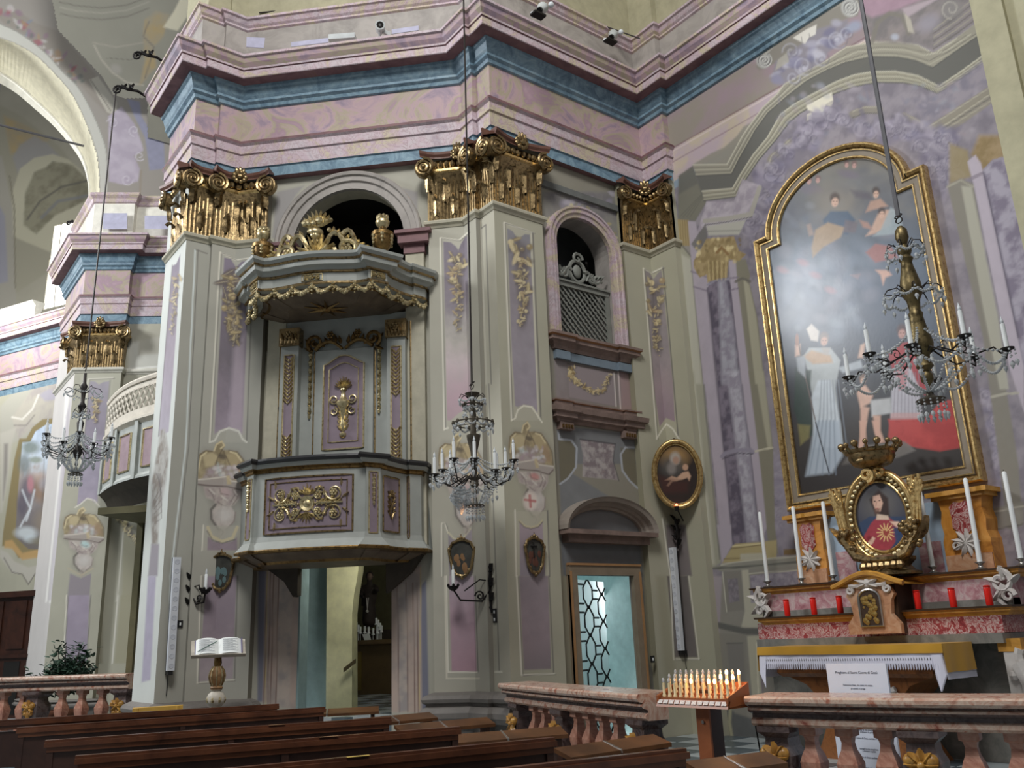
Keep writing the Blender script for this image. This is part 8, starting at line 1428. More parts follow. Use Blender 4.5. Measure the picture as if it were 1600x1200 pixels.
# ------------------------------------------------------------------ room behind the pulpit doorway
plain('cream_wall', (190, 188, 152), .8, 1.5); plain('teal_wall', (128, 150, 152), .8, 1.35); plain('dim_olive', (92, 88, 64), .85, 1.2); plain('habit_brown', (44, 36, 32), .7, 1.2); plain('altar_wood', (92, 74, 46), .6, 1.2)
mb = MB(); mb.obox(PW(-.66, REC-.02, .1), PW(.06, 0, 0)-PW(0, 0, 0), PW(0, -.3, 0)-PW(0, 0, 0), (0, 0, 3.2)); tag(mb.build('wall_passage_left', 'teal_wall'), kind='structure')
def sq(x, y, e): return on_s(x, y, SD-e*2**.5)
def wallpx(name, pts, e, th, mat): mb = MB(); mb.prism([sq(x, y, e) for x, y in pts], PW(0, -th, 0)-PW(0, 0, 0)); return tag(mb.build(name, mat), kind='structure')
wallpx('wall_passage_middle', [(511, 840), (563, 840), (560, 890), (553, 930), (550, 960), (550, 1135), (509, 1135)], -1.35, .25, 'cream_wall')
wallpx('wall_passage_side', [(440, 840), (513, 840), (511, 1135), (440, 1135)], -1.6, .15, 'teal_wall')
wallpx('wall_back_chapel', [(480, 780), (680, 780), (680, 1078), (480, 1078)], -7.2, .1, 'dim_olive')
mb = MB(); mb.obox(PW(1.0, REC-.05, .1), PW(.1, 0, 0)-PW(0, 0, 0), PW(0, -7.4, 0)-PW(0, 0, 0), (0, 0, 3.6)); mb.obox(PW(-4.0, -7.2, .1), PW(.1, 0, 0)-PW(0, 0, 0), PW(0, 5.4, 0)-PW(0, 0, 0), (0, 0, 3.6)); mb.obox(PW(-4.0, REC-.6, 3.6), PW(5.2, 0, 0)-PW(0, 0, 0), PW(0, -7, 0)-PW(0, 0, 0), (0, 0, .1)); tag(mb.build('wall_passage_right', 'dim_olive'), kind='structure')
area_light('passage_lamp', PW(.25, -.5, 2.95), PW(-.1, -1.5, 1.3), .4, .4, 9, (1, .97, .85))  # unseen fill added to light the cream passage wall
area_light('back_chapel_lamp', PW(.2, -4.2, 3.5), PW(-.8, -5.6, 1.4), .6, .6, 10, (1, .97, .85))
# dark statue of a friar on an altar, with candles
E_ = -5.6; sb = sq(577, 985, E_); zs0 = float(sb[2]); sc_ = 1.0
stt = empty('friar_statue', tuple(sb), 'dark statue of a friar in brown habit on a wooden altar in the doorway', 'statue')
tS, eS = (sb[:2]-NC)@NT, E_; SP = lambda t, e, z: tuple(PW(tS+t, eS+e, zs0+z)); zt2 = float(sq(577, 897, E_)[2])-zs0; k_ = zt2/1.75
body = bpy.data.meshes.new('body'); vv = [(0, 0, .05), (0, 0, .45), (0, 0, .95), (0, 0, 1.25), (0, .01, 1.42), (0, .03, 1.52), (.02, .05, 1.66), (-.2, 0, 1.36), (-.27, .06, 1.08), (-.12, .2, 1.02), (.2, 0, 1.36), (.3, .12, 1.2), (.26, .28, 1.28)]
body.from_pydata([SP(x*k_, y*k_, z*k_) for x, y, z in vv], [(0, 1), (1, 2), (2, 3), (3, 4), (4, 5), (5, 6), (3, 7), (7, 8), (8, 9), (3, 10), (10, 11), (11, 12)], [])
bo = bpy.data.objects.new('body', body); COL.objects.link(bo); md = bo.modifiers.new('skin', 'SKIN'); body.skin_vertices or None
for v_, r_ in zip(body.skin_vertices[0].data, (.27, .24, .2, .19, .1, .075, .1, .09, .075, .05, .09, .07, .05)): v_.radius = (r_*k_, r_*k_*.85)
body.skin_vertices[0].data[2].use_root = True
bo.modifiers.new('sub', 'SUBSURF').levels = 1; bo.modifiers['sub'].render_levels = 2; body.materials.append(M['habit_brown']); bo.parent = stt; bo.matrix_parent_inverse = parent_inv(stt)
mb = MB(); mb.ball(SP(.02*k_, .07*k_, 1.66*k_), .105*k_, 10, 8, (.85, .95, 1.15)); mb.ball(SP(.03*k_, .17*k_, 1.65*k_), .022*k_, 6, 4); [mb.ball(SP((.02+s*.1)*k_, .07*k_, 1.66*k_), .025*k_, 6, 4) for s in (-1, 1)]; mb.build('face', plain('statue_face', (110, 90, 78), .6, 1.2), stt, smooth=True)
mb = MB(); mb.ball(SP(.0, .0, 1.7*k_), .13*k_, 10, 8, (1.05, .9, 1.1)); mb.build('hood', 'habit_brown', stt, smooth=True)
mb = MB(); [mb.tube([SP(s*.03*k_, .2*k_, 1.0*k_), SP(s*.015*k_, .22*k_, .8*k_), SP(0, .22*k_, .62*k_)], .008, 4) for s in (-1, 1)]; mb.ball(SP(0, .23*k_, .58*k_), .05*k_); mb.build('rosary', 'white_stone', stt, smooth=True)
mb = MB(); mb.obox(PW(-4.0, REC-.01, .5), PW(5.0, 0, 0)-PW(0, 0, 0), PW(0, -7.0, 0)-PW(0, 0, 0), (0, 0, .23)); tag(mb.build('floor_passage', 'marble_floor'), kind='structure')
sal = empty('side_altar', SP(0, 0, -1.0), 'dim wooden side altar under the friar statue behind the pulpit doorway', 'altar')
P0 = sq(553, 1000, E_); P1 = sq(612, 998, E_); wd_ = float((P1-P0)[:2]@NT); cz0 = float(sq(580, 1000, E_)[2])
mb = MB(); mb.obox(PW(tS-.75, eS-.3, .73), PW(1.5, 0, 0)-PW(0, 0, 0), PW(0, .75, 0)-PW(0, 0, 0), (0, 0, cz0-.81)); mb.build('body', 'altar_wood', sal); mb = MB(); mb.obox(PW(tS-.85, eS-.35, cz0-.08), PW(1.7, 0, 0)-PW(0, 0, 0), PW(0, .9, 0)-PW(0, 0, 0), (0, 0, .08)); mb.build('top', 'altar_wood', sal)
mb = MB(); mb.obox(PW(tS-.35, eS+.455, .8), PW(.35, 0, 0)-PW(0, 0, 0), PW(0, .02, 0)-PW(0, 0, 0), (0, 0, cz0-1.0)); mb.build('front_panel', plain('dim_gold', (112, 94, 40), .5, 1.2), sal)
mb = MB(); mb.obox(PW(tS-.5, eS-.15, cz0), PW(1.0, 0, 0)-PW(0, 0, 0), PW(0, .4, 0)-PW(0, 0, 0), (0, 0, max(.02, zs0-cz0))); mb.build('pedestal', 'habit_brown', sal)
mb = MB(); q = [sq(x, y, E_+.5) for x, y in ((566, 991), (577, 990), (580, 1000), (570, 1001))]; mb.prism(q, PW(0, .01, 0)-PW(0, 0, 0)); tag(mb.build('notice_card', 'page_white'), 'small white card leaning on the dim side altar', 'card')
for k, (x, y) in enumerate(((554, 972), (557, 977), (560, 981), (563, 984), (570, 983), (576, 984), (583, 986), (590, 984), (596, 982), (594, 978), (591, 973), (588, 970))):
    p = sq(x, y, E_+.42); mb = MB(); mb.lathe([(.022, -.05), (.022, .05), (.008, .056)], tuple(p), 8); mb.lathe([(.035, -.07), (.03, -.05)], tuple(p), 8); mb.tube([tuple(p-np.array([0, 0, .06])), (p[0], p[1], cz0)], .008, 4)
    tag(mb.build('side_altar_candle', 'wax_white', smooth=True), '%s small white candle from the left before the dark friar statue' % ('first', 'second', 'third', 'fourth', 'fifth', 'sixth', 'seventh', 'eighth', 'ninth', 'tenth', 'eleventh', 'last')[(0, 1, 2, 3, 4, 5, 6, 8, 11, 10, 9, 7)[k]], 'candle', 'candles before the friar statue')
# door pull on the cream jamb
mb = MB(); a, b_ = sq(538, 1050, -1.3), sq(556, 1036, -1.3); mb.obox(tuple(a), b_-a, (0, 0, .055), PW(0, .04, 0)-PW(0, 0, 0)); tag(mb.build('hand_sign', plain('sign_brown', (84, 74, 48), .6)), 'short dark wooden arm pointing down on the cream passage wall', 'bracket')
# ------------------------------------------------------------------ sacristy door with leaded glass, opened inwards
plain('door_white', (150, 168, 172), .4, 1.5)
dl = empty('leaded_glass_door', (DX0+.05, YW+.15, ZF), 'pale glass door with dark honeycomb leading, left half in the chapel doorway', 'door')
m, nt, b = new_mat('frosted_glass'); b.inputs['Base Color'].default_value = (.78, .9, .92, 1); b.inputs['Roughness'].default_value = .5; b.inputs['Transmission Weight'].default_value = .6; M['frosted_glass'] = m
dd = np.array([.9, .436, 0]); fD = lambda u, v, d: (DX0+.12+dd[0]*u+dd[1]*d, YW+.14+dd[1]*u-dd[0]*d, ZF+v); DW, DH = 1.05, 2.08
mb = MB(); mb.add([fD(0, 0, 0), fD(DW, 0, 0), fD(DW, DH, 0), fD(0, DH, 0)], [(0, 1, 2, 3)]); mb.build('pane', 'frosted_glass', dl)
mb = MB(); mb.obox(fD(-.06, 0, .03), np.array(fD(.0, 0, .03))-np.array(fD(-.06, 0, .03)), np.array(fD(0, 0, -.03))-np.array(fD(0, 0, .03)), (0, 0, DH)); mb.obox(fD(-.09, 0, .03), np.array(fD(-.06, 0, 0))-np.array(fD(-.09, 0, 0)), np.array(fD(0, 0, -.03))-np.array(fD(0, 0, .03)), (0, 0, DH)); mb.build('stile', ['door_white'], dl)
mb = MB(); hx, hy = .34, .32
def bar(a, b_):
    a, b_ = np.array(a, float), np.array(b_, float); t0, t1 = 0.0, 1.0; d = b_-a
    for k, hi in ((0, DW), (1, DH)):
        if abs(d[k]) < 1e-9:
            if not 0 <= a[k] <= hi: return
            continue
        u0, u1 = sorted(((0-a[k])/d[k], (hi-a[k])/d[k])); t0, t1 = max(t0, u0), min(t1, u1)
    if t1-t0 > .02: mb.tube([fD(*(a+d*t0), .012), fD(*(a+d*t1), .012)], .013, 4)
for i in range(-1, 7):
    for j in range(-1, 13):
        x = i*hx*1.5-.1; y = j*hy*1.15+.13+(hy*.575 if i % 2 else 0); P6 = [(x+a_*1.6, y+b2*1.6) for a_, b2 in ((-.1, .03), (-.1, .12), (0, .2), (.1, .12), (.1, .03), (0, -.05))]
        for k in range(6):
            p, q = P6[k], P6[(k+1) % 6]
            if k < 3 or True: bar(p, q)
        p, q = (x+.16, y+.12), (x+hx*1.5-.16, y+.12)
        bar((p[0], p[1]+.045), (q[0], q[1]+.045)); bar((p[0], p[1]-.07), (q[0], q[1]-.07))
tag(mb.build('leading', 'black_iron', dl), kind='stuff')
mb = MB(); mb.box((8.3, YW+2.2, 1.4), (2.4, .1, 2.8)); mb.box((9.45, YW+1.2, 1.4), (.1, 2.2, 2.8)); mb.box((7.2, YW+1.2, 1.4), (.1, 2.2, 2.8)); mb.box((8.3, YW+1.15, 2.75), (2.4, 2.2, .1)); mb.box((8.3, YW+1.15, ZF-.05), (2.4, 2.2, .1)); tag(mb.build('wall_sacristy', plain('sacristy_pale', (196, 214, 214), .7, 1.35)), kind='structure')
area_light('sacristy_window', (9.3, YW+1.6, 2.0), (8.0, YW+.9, 1.2), .8, 1.4, 13, (.9, .98, 1.0))
# ------------------------------------------------------------------ lattice screen in the upper window
gx0, gx1, gz0, gz1 = WX0+.02, WX1-.02, WZ0+.02, 6.58; GYL = YW+.1
gr = empty('lattice_screen', ((gx0+gx1)/2, GYL, gz0), 'grey wooden lattice screen with a carved crest in the upper arched window', 'screen')
plain('screen_grey', (112, 114, 108), .6, 1.35)
mb = MB(); mb.box(((gx0+gx1)/2, GYL, gz1), (gx1-gx0, .07, .09)); mb.box(((gx0+gx1)/2, GYL-.03, gz1+.04), (gx1-gx0, .06, .03)); mb.build('top_rail', 'screen_grey', gr)
for x in (gx0+.03, gx1-.03): mb = MB(); mb.box((x, GYL, (gz0+gz1)/2), (.07, .06, gz1-gz0)); mb.build('stile', 'screen_grey', gr)
mb = MB(); mb.box(((gx0+gx1)/2, GYL, gz0+.02), (gx1-gx0, .06, .06)); mb.build('bottom_rail', 'screen_grey', gr)
W_, H_ = gx1-gx0-.1, gz1-gz0-.06
for s in (-1, 1):
    n = 17
    for k in range(n):
        c0 = -H_+ (W_+H_)*(k+.5)/n                               # slat u = c0 + v, clipped
        v0, v1 = max(0, -c0), min(H_, W_-c0)
        if v1-v0 < .05: continue
        a, b_ = (c0+v0, v0), (c0+v1, v1)
        if s < 0: a, b_ = (W_-a[0], a[1]), (W_-b_[0], b_[1])
        mb = MB(); p = np.array([gx0+.05+a[0], GYL+.012*s, gz0+.04+a[1]]); q = np.array([gx0+.05+b_[0], GYL+.012*s, gz0+.04+b_[1]]); d = (q-p)/np.linalg.norm(q-p); w = np.array([-d[2], 0, d[0]])*.014
        mb.obox(p-w, q-p, 2*w, (0, .012, 0)); mb.build('slat', 'screen_grey', gr)
mb = MB(); cx_ = (gx0+gx1)/2-.08; fg = lambda u, v, d: (cx_+u, GYL-.03-d, gz1+.07+v)
mb.tube([fg(.15*math.cos(a), .17+.17*math.sin(a), 0) for a in np.linspace(0, 2*math.pi, 20, endpoint=False)], .03, 6, close=True); mb.ball(fg(0, .17, 0), .1, 8, 6, (.8, .4, 1.1)); gscroll(mb, fg, spiral(0, .37, .1, .02, 0, 1.2, 14), .03, .015)
for s in (-1, 1):
    gscroll(mb, fg, [(s*(.12+.36*t), .16-.12*t+.05*math.sin(t*8)) for t in np.linspace(0, 1, 12)], .035, .02); gscroll(mb, fg, [(s*x, y) for x, y in spiral(.28, .09, .08, .02, 90, 1.4, 14)], .025, .012); [gleaf(mb, fg, s*(.16+.07*k), .04+.02*k, math.pi/2-s*(.4+.1*k), .13, .03, .03) for k in range(5)]
mb.build('carved_crest', 'screen_grey', gr, smooth=True); mb = MB(); mb.tube([(WC+.1, YW+.05, 7.0), (WX1+.05, YW+.6, 7.25)], .02, 5); mb.build('stay_rod', 'dark', gr)
# ------------------------------------------------------------------ pictures and fittings on the piers
def ellipse(fm_, a, b_, n=36): return [fm_(a*math.cos(t), b_*math.sin(t)) for t in np.linspace(0, 2*math.pi, n, endpoint=False)]
OS_ = 17.92; oc = on_s(1058, 741, OS_); op = empty('oval_painting', tuple(oc), 'oval gold framed painting of an old saint holding a child, on the corner pier', 'painting')
OY, OZ, OA, OB = float(oc[1]), float(oc[2]), .295, .43; OX = float(oc[0]); tilt = .05
fo = lambda u, v, d=0: (OX+SQ*(u-d-v*tilt), OY+SQ*(-u-d-v*tilt), OZ+v)
opc = Surf('painted_canvas', fo(-OA, -OB, .008), (SQ, -SQ, 0), (-tilt*SQ, -tilt*SQ, 1), 2*OA, 2*OB, .007, (44, 36, 32), parent=op, mat='canvas', amp=.15)
opc.drop |= sd_poly(opc.px, opc.py, [tuple(map(float, project(p))) for p in ellipse(lambda u, v: fo(u, v, .005), OA*1.0, OB*.97)]) > .5
ko = T(1000, 670, .3081)
blob(opc, *ko(178, 140)[0], 20, 16, (150, 112, 48), 0, .8, 1); blob(opc, *ko(165, 190)[0], 18, 16, (74, 70, 66), 0, .9, .8); blob(opc, *ko(178, 150)[0], 8, 10, (150, 140, 128), 0, .9, .6); blob(opc, *ko(182, 160)[0], 5, 6, (150, 112, 88), 0, .9, .6); blob(opc, *ko(160, 200)[0], 7, 9, (120, 112, 106), 0, .8, .8)
blob(opc, *ko(230, 195)[0], 4.4, 5, (170, 128, 96), 0, .95, .5); poly(opc, ko(190, 245, 215, 222, 245, 215, 258, 240, 250, 265, 240, 248, 215, 258, 190, 262), (176, 136, 104), .95, 1.2); poly(opc, ko(125, 262, 160, 240, 195, 250, 190, 265, 165, 268, 145, 292, 135, 288, 155, 262), (170, 130, 100), .95, 1.2); poly(opc, ko(90, 235, 190, 262, 250, 265, 240, 320, 120, 330), (70, 36, 30), .6, 4)
finish(opc)
mb = MB(); mb.tube(ellipse(lambda u, v: fo(u, v, .03), OA*1.12, OB*1.1), .035, 8, close=True); mb.tube(ellipse(lambda u, v: fo(u, v, .015), OA*1.0, OB*1.0), .016, 6, close=True); mb.grid([[fo(k*OA*math.cos(t), k*OB*math.sin(t), d) for t in np.linspace(0, 2*math.pi, 37)] for k, d in ((.97, 0), (1.06, .02), (1.17, -.02))]); mb.build('oval_frame', 'gold_bright', op, smooth=True)
mb = MB(); mb.tube([fo(0, OB*1.1, .02), fo(0, OB*1.2, 0)], .018, 6); mb.build('hanging_ring', 'black_iron', op)
def plaque(label, fpos, w, h, seed, cross=True):
    """fpos(u, v, d): wall frame; a station of the cross in a gilt lozenge frame"""
    o = fpos(0, 0, 0); root = empty('station_plaque', o, label, 'picture', 'small station pictures on the piers'); sh = [(-.5, .22), (-.36, .42), (-.1, .5), (.1, .5), (.36, .42), (.5, .22), (.36, -.32), (.2, -.5), (0, -.54), (-.2, -.5), (-.36, -.32)]
    P3 = [fpos(u*w, v*h, .02) for u, v in sh]; mb = MB(); mb.add(P3, [tuple(range(len(sh)))]); mb.build('picture', 'station_dark', root); mb = MB(); mb.tube([fpos(u*w*1.04, v*h*1.04, .03) for u, v in sh], .02, 6, close=True)
    for u, v in ((0, .58), (-.12, .54), (.12, .54), (.5, .26), (-.5, .26), (0, -.62), (-.12, -.55), (.12, -.55), (.3, -.4), (-.3, -.4)): mb.ball(fpos(u*w, v*h, .03), .026, 6, 4)
    mb.tube([fpos(0, h*.6, .03), fpos(0, h*.7, .03)], .008, 4); mb.build('gilt_frame', 'gold', root, smooth=True); r = random.Random(seed); mb = MB(); mb2 = MB()
    for k in range(9): t_ = MB(); t_.ball((r.uniform(-.26, .26)*w, r.uniform(-.4, .05)*h, 0), r.uniform(.018, .04), 7, 5, (1, 1.7, 1)); mb.add([fpos(v[0], v[1], .021+v[2]*.12) for v in t_.v], t_.f)
    mb.build('painted_figures', ('station_blue', 'station_ochre', 'station_red')[seed % 3], root, smooth=True)
    if cross: mb = MB(); mb.tube([fpos(-.05*w, -.1*h, .03), fpos(-.05*w, .38*h, .03)], .011, 4); mb.tube([fpos(-.2*w, .26*h, .03), fpos(.12*w, .26*h, .03)], .011, 4); mb.build('painted_cross', 'dark', root)
plain('station_dark', (58, 58, 54), .4, 1.2, var=.4, scale=7); plain('station_blue', (88, 110, 112), .5, 1.2); plain('station_ochre', (122, 92, 62), .5, 1.2); plain('station_red', (88, 56, 46), .5, 1.2)
q = on_s(347, 893, SD); lt = (q[:2]-NC)@NT
plaque('small gilt station picture on the left pier, left of the pulpit', lambda u, v, d: tuple(PW(lt+u, .01+d, float(q[2])+v)), .34, .42, 0, False)
q2 = on_s(722, 871, SD); lt2 = (q2[:2]-NC)@NT
plaque('small gilt station picture behind the iron wall sconce on the centre pier', lambda u, v, d: tuple(PW(lt2+u, .01+d, float(q2[2])+v)), .32, .42, 1, False)
q3 = on_y(833, 867, YB); plaque('small gilt station picture with a black cross, left of the chapel door', lambda u, v, d: (float(q3[0])+u, YB-.01-d, float(q3[2])+v), .30, .40, 2)
def sconce(label, base, n, side, L=.32, cand=True, rot=0, sc=1.0):
    b_ = np.array(base, float); n = np.array([n[0], n[1], 0.0]); n /= np.linalg.norm(n); s = np.array([-n[1], n[0], 0])*side; root = empty('wall_sconce', tuple(b_), label, 'wall lamp'); f = lambda u, v, d: tuple(b_+s*u*sc+n*d*sc+np.array([0, 0, v*sc]))
    mb = MB(); mb.tube([f(0, .22, .01), f(.03, 0, .02), f(0, -.25, .01)], [.02, .03, .012], 6); [gleaf(mb, f, 0, -.2+.08*k, math.pi/2+(.7 if k % 2 else -.7), .12, .03, .03) for k in range(6)]; mb.build('backplate', 'black_iron', root)
    mb = MB(); mb.tube([f(0, .0, .02), f(.05, -.12, .1), f(.12, -.1, L*.8), f(.12, .02, L)], .013, 5); mb.tube([f(0, .1, .02), f(.06, .12, .12), f(.1, .0, L*.7)], .009, 5); [gscroll(mb, lambda u, v, d, k=k: f(.06+.02*k, v, u+.12), spiral(0, -.06, .06, .01, 0, 1.4, 14), .009, .006) for k in (0, 1)]; mb.build('arm', 'black_iron', root)
    if cand:
        c = f(.12, .03, L); mb = MB(); mb.lathe([(.02, -.03), (.06, 0), (.075, .03), (.06, .03), (.02, .02)], c, 10); [mb.ball((c[0]+.07*math.cos(a), c[1]+.07*math.sin(a), c[2]+.04), .02, 6, 4) for a in np.linspace(0, 5.2, 6)]; mb.build('drip_pan', 'black_iron', root); mb = MB(); mb.lathe([(.022, .02), (.021, .22), (.01, .23)], c, 9); mb.build('candle', 'wax_white', root, smooth=True); mb = MB(); mb.lathe([(.01, .22), (.014, .24), (.012, .27), (.002, .3)], c, 8); mb.build('bulb', 'bulb_glass', root, smooth=True)
    return root
q = on_y(289, 930, YL-.02); sconce('dark iron wall sconce with one white candle beside the left white speaker', (float(q[0])+.08, YL-.01, float(q[2])), (0, -1), 1, .2)
q = on_x(768, 922, XP); sconce('dark scrolled iron wall sconce with one candle on the centre pier', (XP-.01, float(q[1])-.02, float(q[2])), (-1, .25), -1, .42, sc=1.1)
q = on_x(1056, 830, 9.55); root = sconce('dark twisted iron sconce with a tiny red light under the oval painting', (9.57, float(q[1]), float(q[2])-.02), (-1, -.2), 1, .22, False, sc=.9)
mb = MB(); m, nt, b = new_mat('red_light'); b.inputs['Emission Color'].default_value = (1, .12, .04, 1); b.inputs['Emission Strength'].default_value = 9; M['red_light'] = m; mb.ball(tuple(on_x(1057, 789, 9.33)), .018, 8, 6); mb.build('red_light', 'red_light', root); mb = MB(); p = on_x(1057, 789, 9.33); mb.lathe([(.03, -.08), (.035, -.02), (.02, -.015)], tuple(p), 8); mb.tube([tuple(p-np.array([0, 0, .05])), (9.55, float(p[1])+.1, float(p[2])-.2)], .01, 5); mb.build('holder', 'black_iron', root)
def speaker(label, top, bot, n, w=.085, dep=.07):
    a, b_ = np.array(top, float), np.array(bot, float); n = np.array([n[0], n[1], 0.0]); n /= np.linalg.norm(n); s = np.array([-n[1], n[0], 0]); ax = a-b_; root = empty('column_speaker', tuple(b_), label, 'speaker'); c0 = b_+n*.06
    mb = MB(); mb.obox(c0-s*w/2, s*w, n*dep, ax); mb.build('cabinet', 'speaker_white', root); L = np.linalg.norm(ax); nn = int(L/.115)
    for k in range(nn): q = c0+n*(dep+.001)+ax*(k+.5)/nn; mb = MB(); mb.lathe([(.033, 0), (.031, .003), (.015, .001)], tuple(q), 10, axis=tuple(n)); mb.build('grille_dimple', 'speaker_grille', root)
    mb = MB(); mb.obox(b_-s*.03+np.array([0, 0, -.05]), s*.06, n*.12, (0, 0, .05)); mb.obox(a-s*.02-np.array([0, 0, .1]), s*.04, n*.07, (0, 0, .05)); mb.build('bracket', 'black_paint', root); mb = MB(); mb.obox(c0-s*(w/2+.004)-n*.004, s*(w+.008), n*.012, ax); mb.build('back_shell', 'black_paint', root); mb = MB(); mb.tube([tuple(b_+n*.03), tuple(b_+n*.012-np.array([0, 0, .3]))], .006, 4); mb.build('cable', 'black_paint', root); return root
plain('speaker_white', (190, 194, 200), .5, 1.25, var=.03, bmp=0); plain('speaker_grille', (174, 178, 186), .6, 1.25, bmp=0)
speaker('tall slim white column speaker on the left pier beside the iron sconce', on_y(273, 872, YL), on_y(262, 1048, YL), (0, -1), .09)
speaker('tall slim white column speaker below the oval painting', on_x(1058, 856, 9.6), on_x(1071, 1016, 9.6), (-1, 0), .095)
for x, y, pl, lab in ((281, 975, 'L', 'small dark switch plate with white rocker below the left iron sconce'), (774, 962, 'C', 'small dark double switch plate below the sconce on the centre pier'), (1019, 1030, 'R', 'small dark switch plate beside the chapel door')):
    if pl == 'L': p, n = on_y(x, y, YL), (0, -1)
    elif pl == 'C': p, n = on_x(x, y, XP), (-1, 0)
    else: p, n = on_y(x, y, YB), (0, -1)
    n = np.array([n[0], n[1], 0.]); s = np.array([-n[1], n[0], 0]); hh = .09 if pl != 'C' else .17; root = empty('switch_plate', tuple(p), lab, 'switch'); mb = MB(); mb.obox(p-s*.035-np.array([0, 0, hh/2]), s*.07, n*.015, (0, 0, hh)); mb.build('plate', 'black_paint', root)
    for z in ((0,) if pl != 'C' else (-.045, .045)): mb = MB(); mb.obox(p-s*.01+n*.014+np.array([0, 0, z-.018]), s*.02, n*.006, (0, 0, .036)); mb.build('rocker', 'page_white', root)
# dark confessional at the far left
cp0, cp1 = on_d(-40, 1060, 19.5), on_d(72, 1060, 19.0); zt_ = float(on_d(70, 921, 19.0)[2]); dv = cp1-cp0; dv[2] = 0; Lc_ = np.linalg.norm(dv); dv /= Lc_; nv = np.array([dv[1], -dv[0], 0]); cf = empty('confessional', (cp0[0], cp0[1], .42), 'dark carved wooden confessional below the framed fresco at the left edge', 'confessional')
mb = MB(); mb.obox(cp0*np.array([1, 1, 0])+np.array([0, 0, .42]), dv*Lc_, -nv*.8, (0, 0, zt_-.42)); mb.build('body', 'confessional_wood', cf); mb = MB(); mb.obox(cp0*np.array([1, 1, 0])+np.array([0, 0, zt_-.12])-dv*.05, dv*(Lc_+.12), nv*.09, (0, 0, .12)); mb.obox(cp0*np.array([1, 1, 0])+np.array([0, 0, 1.62]), dv*(Lc_+.03), nv*.05, (0, 0, .07)); mb.build('cornice', 'confessional_wood', cf)
for k in range(3): mb = MB(); a = cp0*np.array([1, 1, 0])+dv*(.12+k*Lc_/3); mb.obox(a+np.array([0, 0, 1.8]), dv*Lc_*.24, nv*.03, (0, 0, zt_-2.0)); mb.build('upper_panel', 'confessional_wood', cf); mb = MB(); mb.obox(a+np.array([0, 0, .5]), dv*Lc_*.22, nv*.012, (0, 0, 1.05)); mb.build('opening', 'dark', cf)
# ------------------------------------------------------------------ things on the cornice
for i_, P_ in enumerate((((369, 57), (414, 59), (412, 75), (366, 72)), ((455, 66), (513, 59), (513, 66), (455, 73)), ((612, 46), (654, 40), (654, 47), (612, 53)))): wm = MB(); wm.prism([on_s(x, y, SD+.02) for x, y in P_], (.02, .02, 0)); tag(wm.build('trim_%d' % (40+i_), 'attic_lilac'), kind='structure')
plain('lamp_grey', (168, 172, 172), .4, 1.3)
cc = on_d(594, 43, 11.2); r0 = empty('security_camera', tuple(cc), 'white bullet security camera standing on the cornice above the pulpit', 'camera'); fw = Vector((-.45, -.8, -.25)).normalized(); mb = MB(); mb.lathe([(.001, -.16), (.05, -.15), (.065, -.1), (.07, .06), (.075, .1), (.06, .1)], tuple(cc), 14, axis=fw); mb.build('housing', 'lamp_grey', r0, smooth=True); mb = MB(); mb.lathe([(.058, .095), (.05, .104), (.02, .1)], tuple(cc), 12, axis=fw); mb.build('lens', 'dark', r0); mb = MB(); mb.tube([tuple(cc), (cc[0]+.05, cc[1]+.1, cc[2]-.12)], .025, 6); mb.box((cc[0]+.12, cc[1]+.02, cc[2]-.03), (.12, .03, .07)); mb.build('mount', 'lamp_grey', r0)
q0, q1 = on_d(513, 56, 11.6), on_d(554, 53, 11.5); mb = MB(); mb.obox(tuple(q0-np.array([0, 0, .06])), q1-q0, np.array([.1, .12, 0]), (0, 0, .09)); tag(mb.build('cable_box', 'lamp_grey'), 'flat white cable box lying on the cornice left of the security camera', 'box')
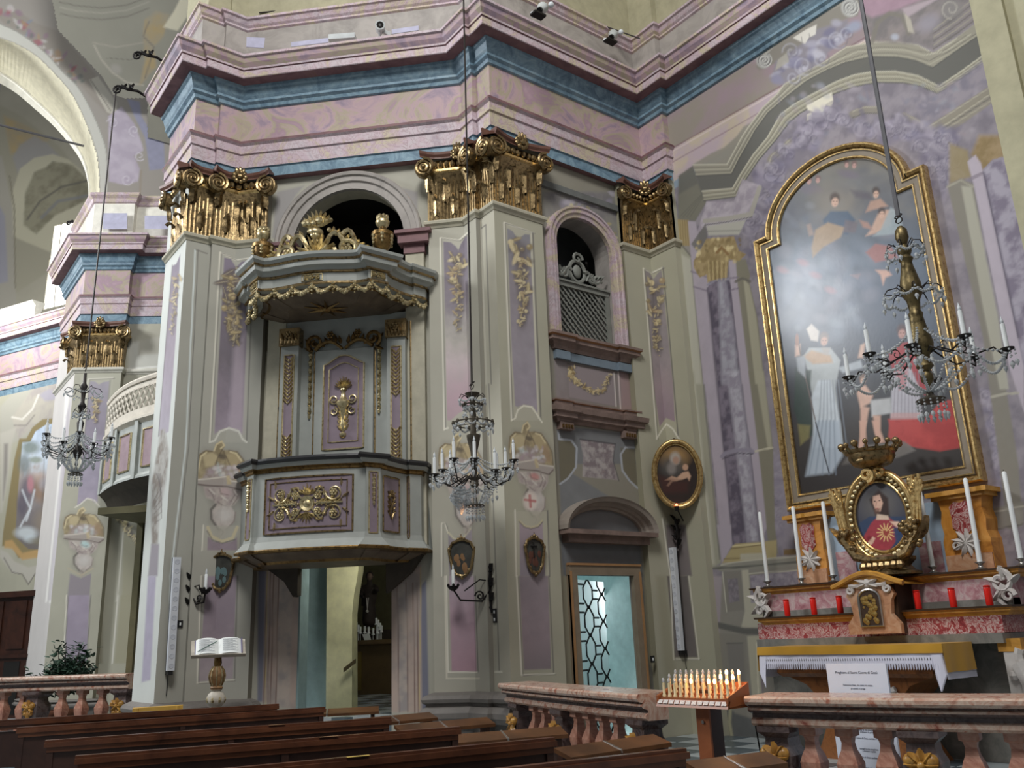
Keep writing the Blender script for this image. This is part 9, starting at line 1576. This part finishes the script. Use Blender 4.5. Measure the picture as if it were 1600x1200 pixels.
def spot(label, x, y, D):
    c = on_d(x, y, D); root = empty('spotlight', tuple(c), label, 'lamp'); mb = MB(); ax = Vector((.5, .3, .6)).normalized(); mb.lathe([(.05, -.1), (.06, 0), (.085, .09), (.08, .1)], tuple(c), 12, axis=ax); mb.build('reflector', 'lamp_grey', root, smooth=True); mb = MB(); mb.lathe([(.045, -.16), (.045, -.1)], tuple(c), 8, axis=ax); mb.tube([tuple(c), (c[0]-.1, c[1]-.05, c[2]-.2)], .015, 5); mb.box((c[0]-.12, c[1]-.06, c[2]-.2), (.2, .12, .03)); mb.build('bracket', 'black_iron', root); mb = MB(); mb.ball((c[0]-.1, c[1]+.06, c[2]-.1), .06, 8, 6, (1, .8, .8)); mb.ball((c[0]+.1, c[1]-.1, c[2]+.05), .045, 8, 6); mb.build('lamp_glass', 'bulb_glass', root, smooth=True)
spot('silver spotlight standing on the cornice above the centre pier', 846, 14, 10.6); spot('silver spotlight on the cornice near the chapel corner', 957, 56, 12.2)
def stay(label, P, D, r=.012): mb = MB(); mb.tube([tuple(on_d(x, y, D)) for x, y in P], r, 5); return tag(mb.build('stay_rod', 'wire_dark'), label, 'rod')
stay('thin dark rail above the cornice over the pulpit', ((405, 20), (672, -8)), 12.0); stay('thin slanting dark rod above the cornice centre right', ((800, -10), (1000, 60)), 12.4)
for (x, y, D, lab) in ((182, 140, 12.25, 'black scrolled iron bracket on the cornice holding the left chandelier'), (213, 87, 12.35, 'black scrolled iron bracket high on the left vault'), (107, 348, 19.0, 'small black iron bracket on the far cornice')):
    root = empty('iron_bracket', tuple(on_d(x, y, D)), lab, 'bracket'); f = lambda u, v, d, x=x, y=y, D=D: tuple(on_d(x, y, D)+_ex*u+np.array([0, 0, v])-_fy*d); mb = MB(); k = .9 if D < 15 else .6
    mb.tube([f(0, 0, 0), f(.1*k, .05*k, 0), f(.2*k, 0, 0), f(.33*k, .03*k, -.1), f(.5*k, .0, -.35)], [.02, .03, .03, .025, .02], 6); mb.build('arm', 'black_iron', root); mb = MB(); gscroll(mb, lambda u, v, d: f(u, v, d), spiral(.03*k, -.02, .09*k, .02, 60, 1.5, 16), .018, .012); [gleaf(mb, f, .1*k+.06*j, .01, math.pi/2+(.8 if j % 2 else -.8), .12*k, .03, .02) for j in range(4)]; mb.build('scroll', 'black_iron', root)
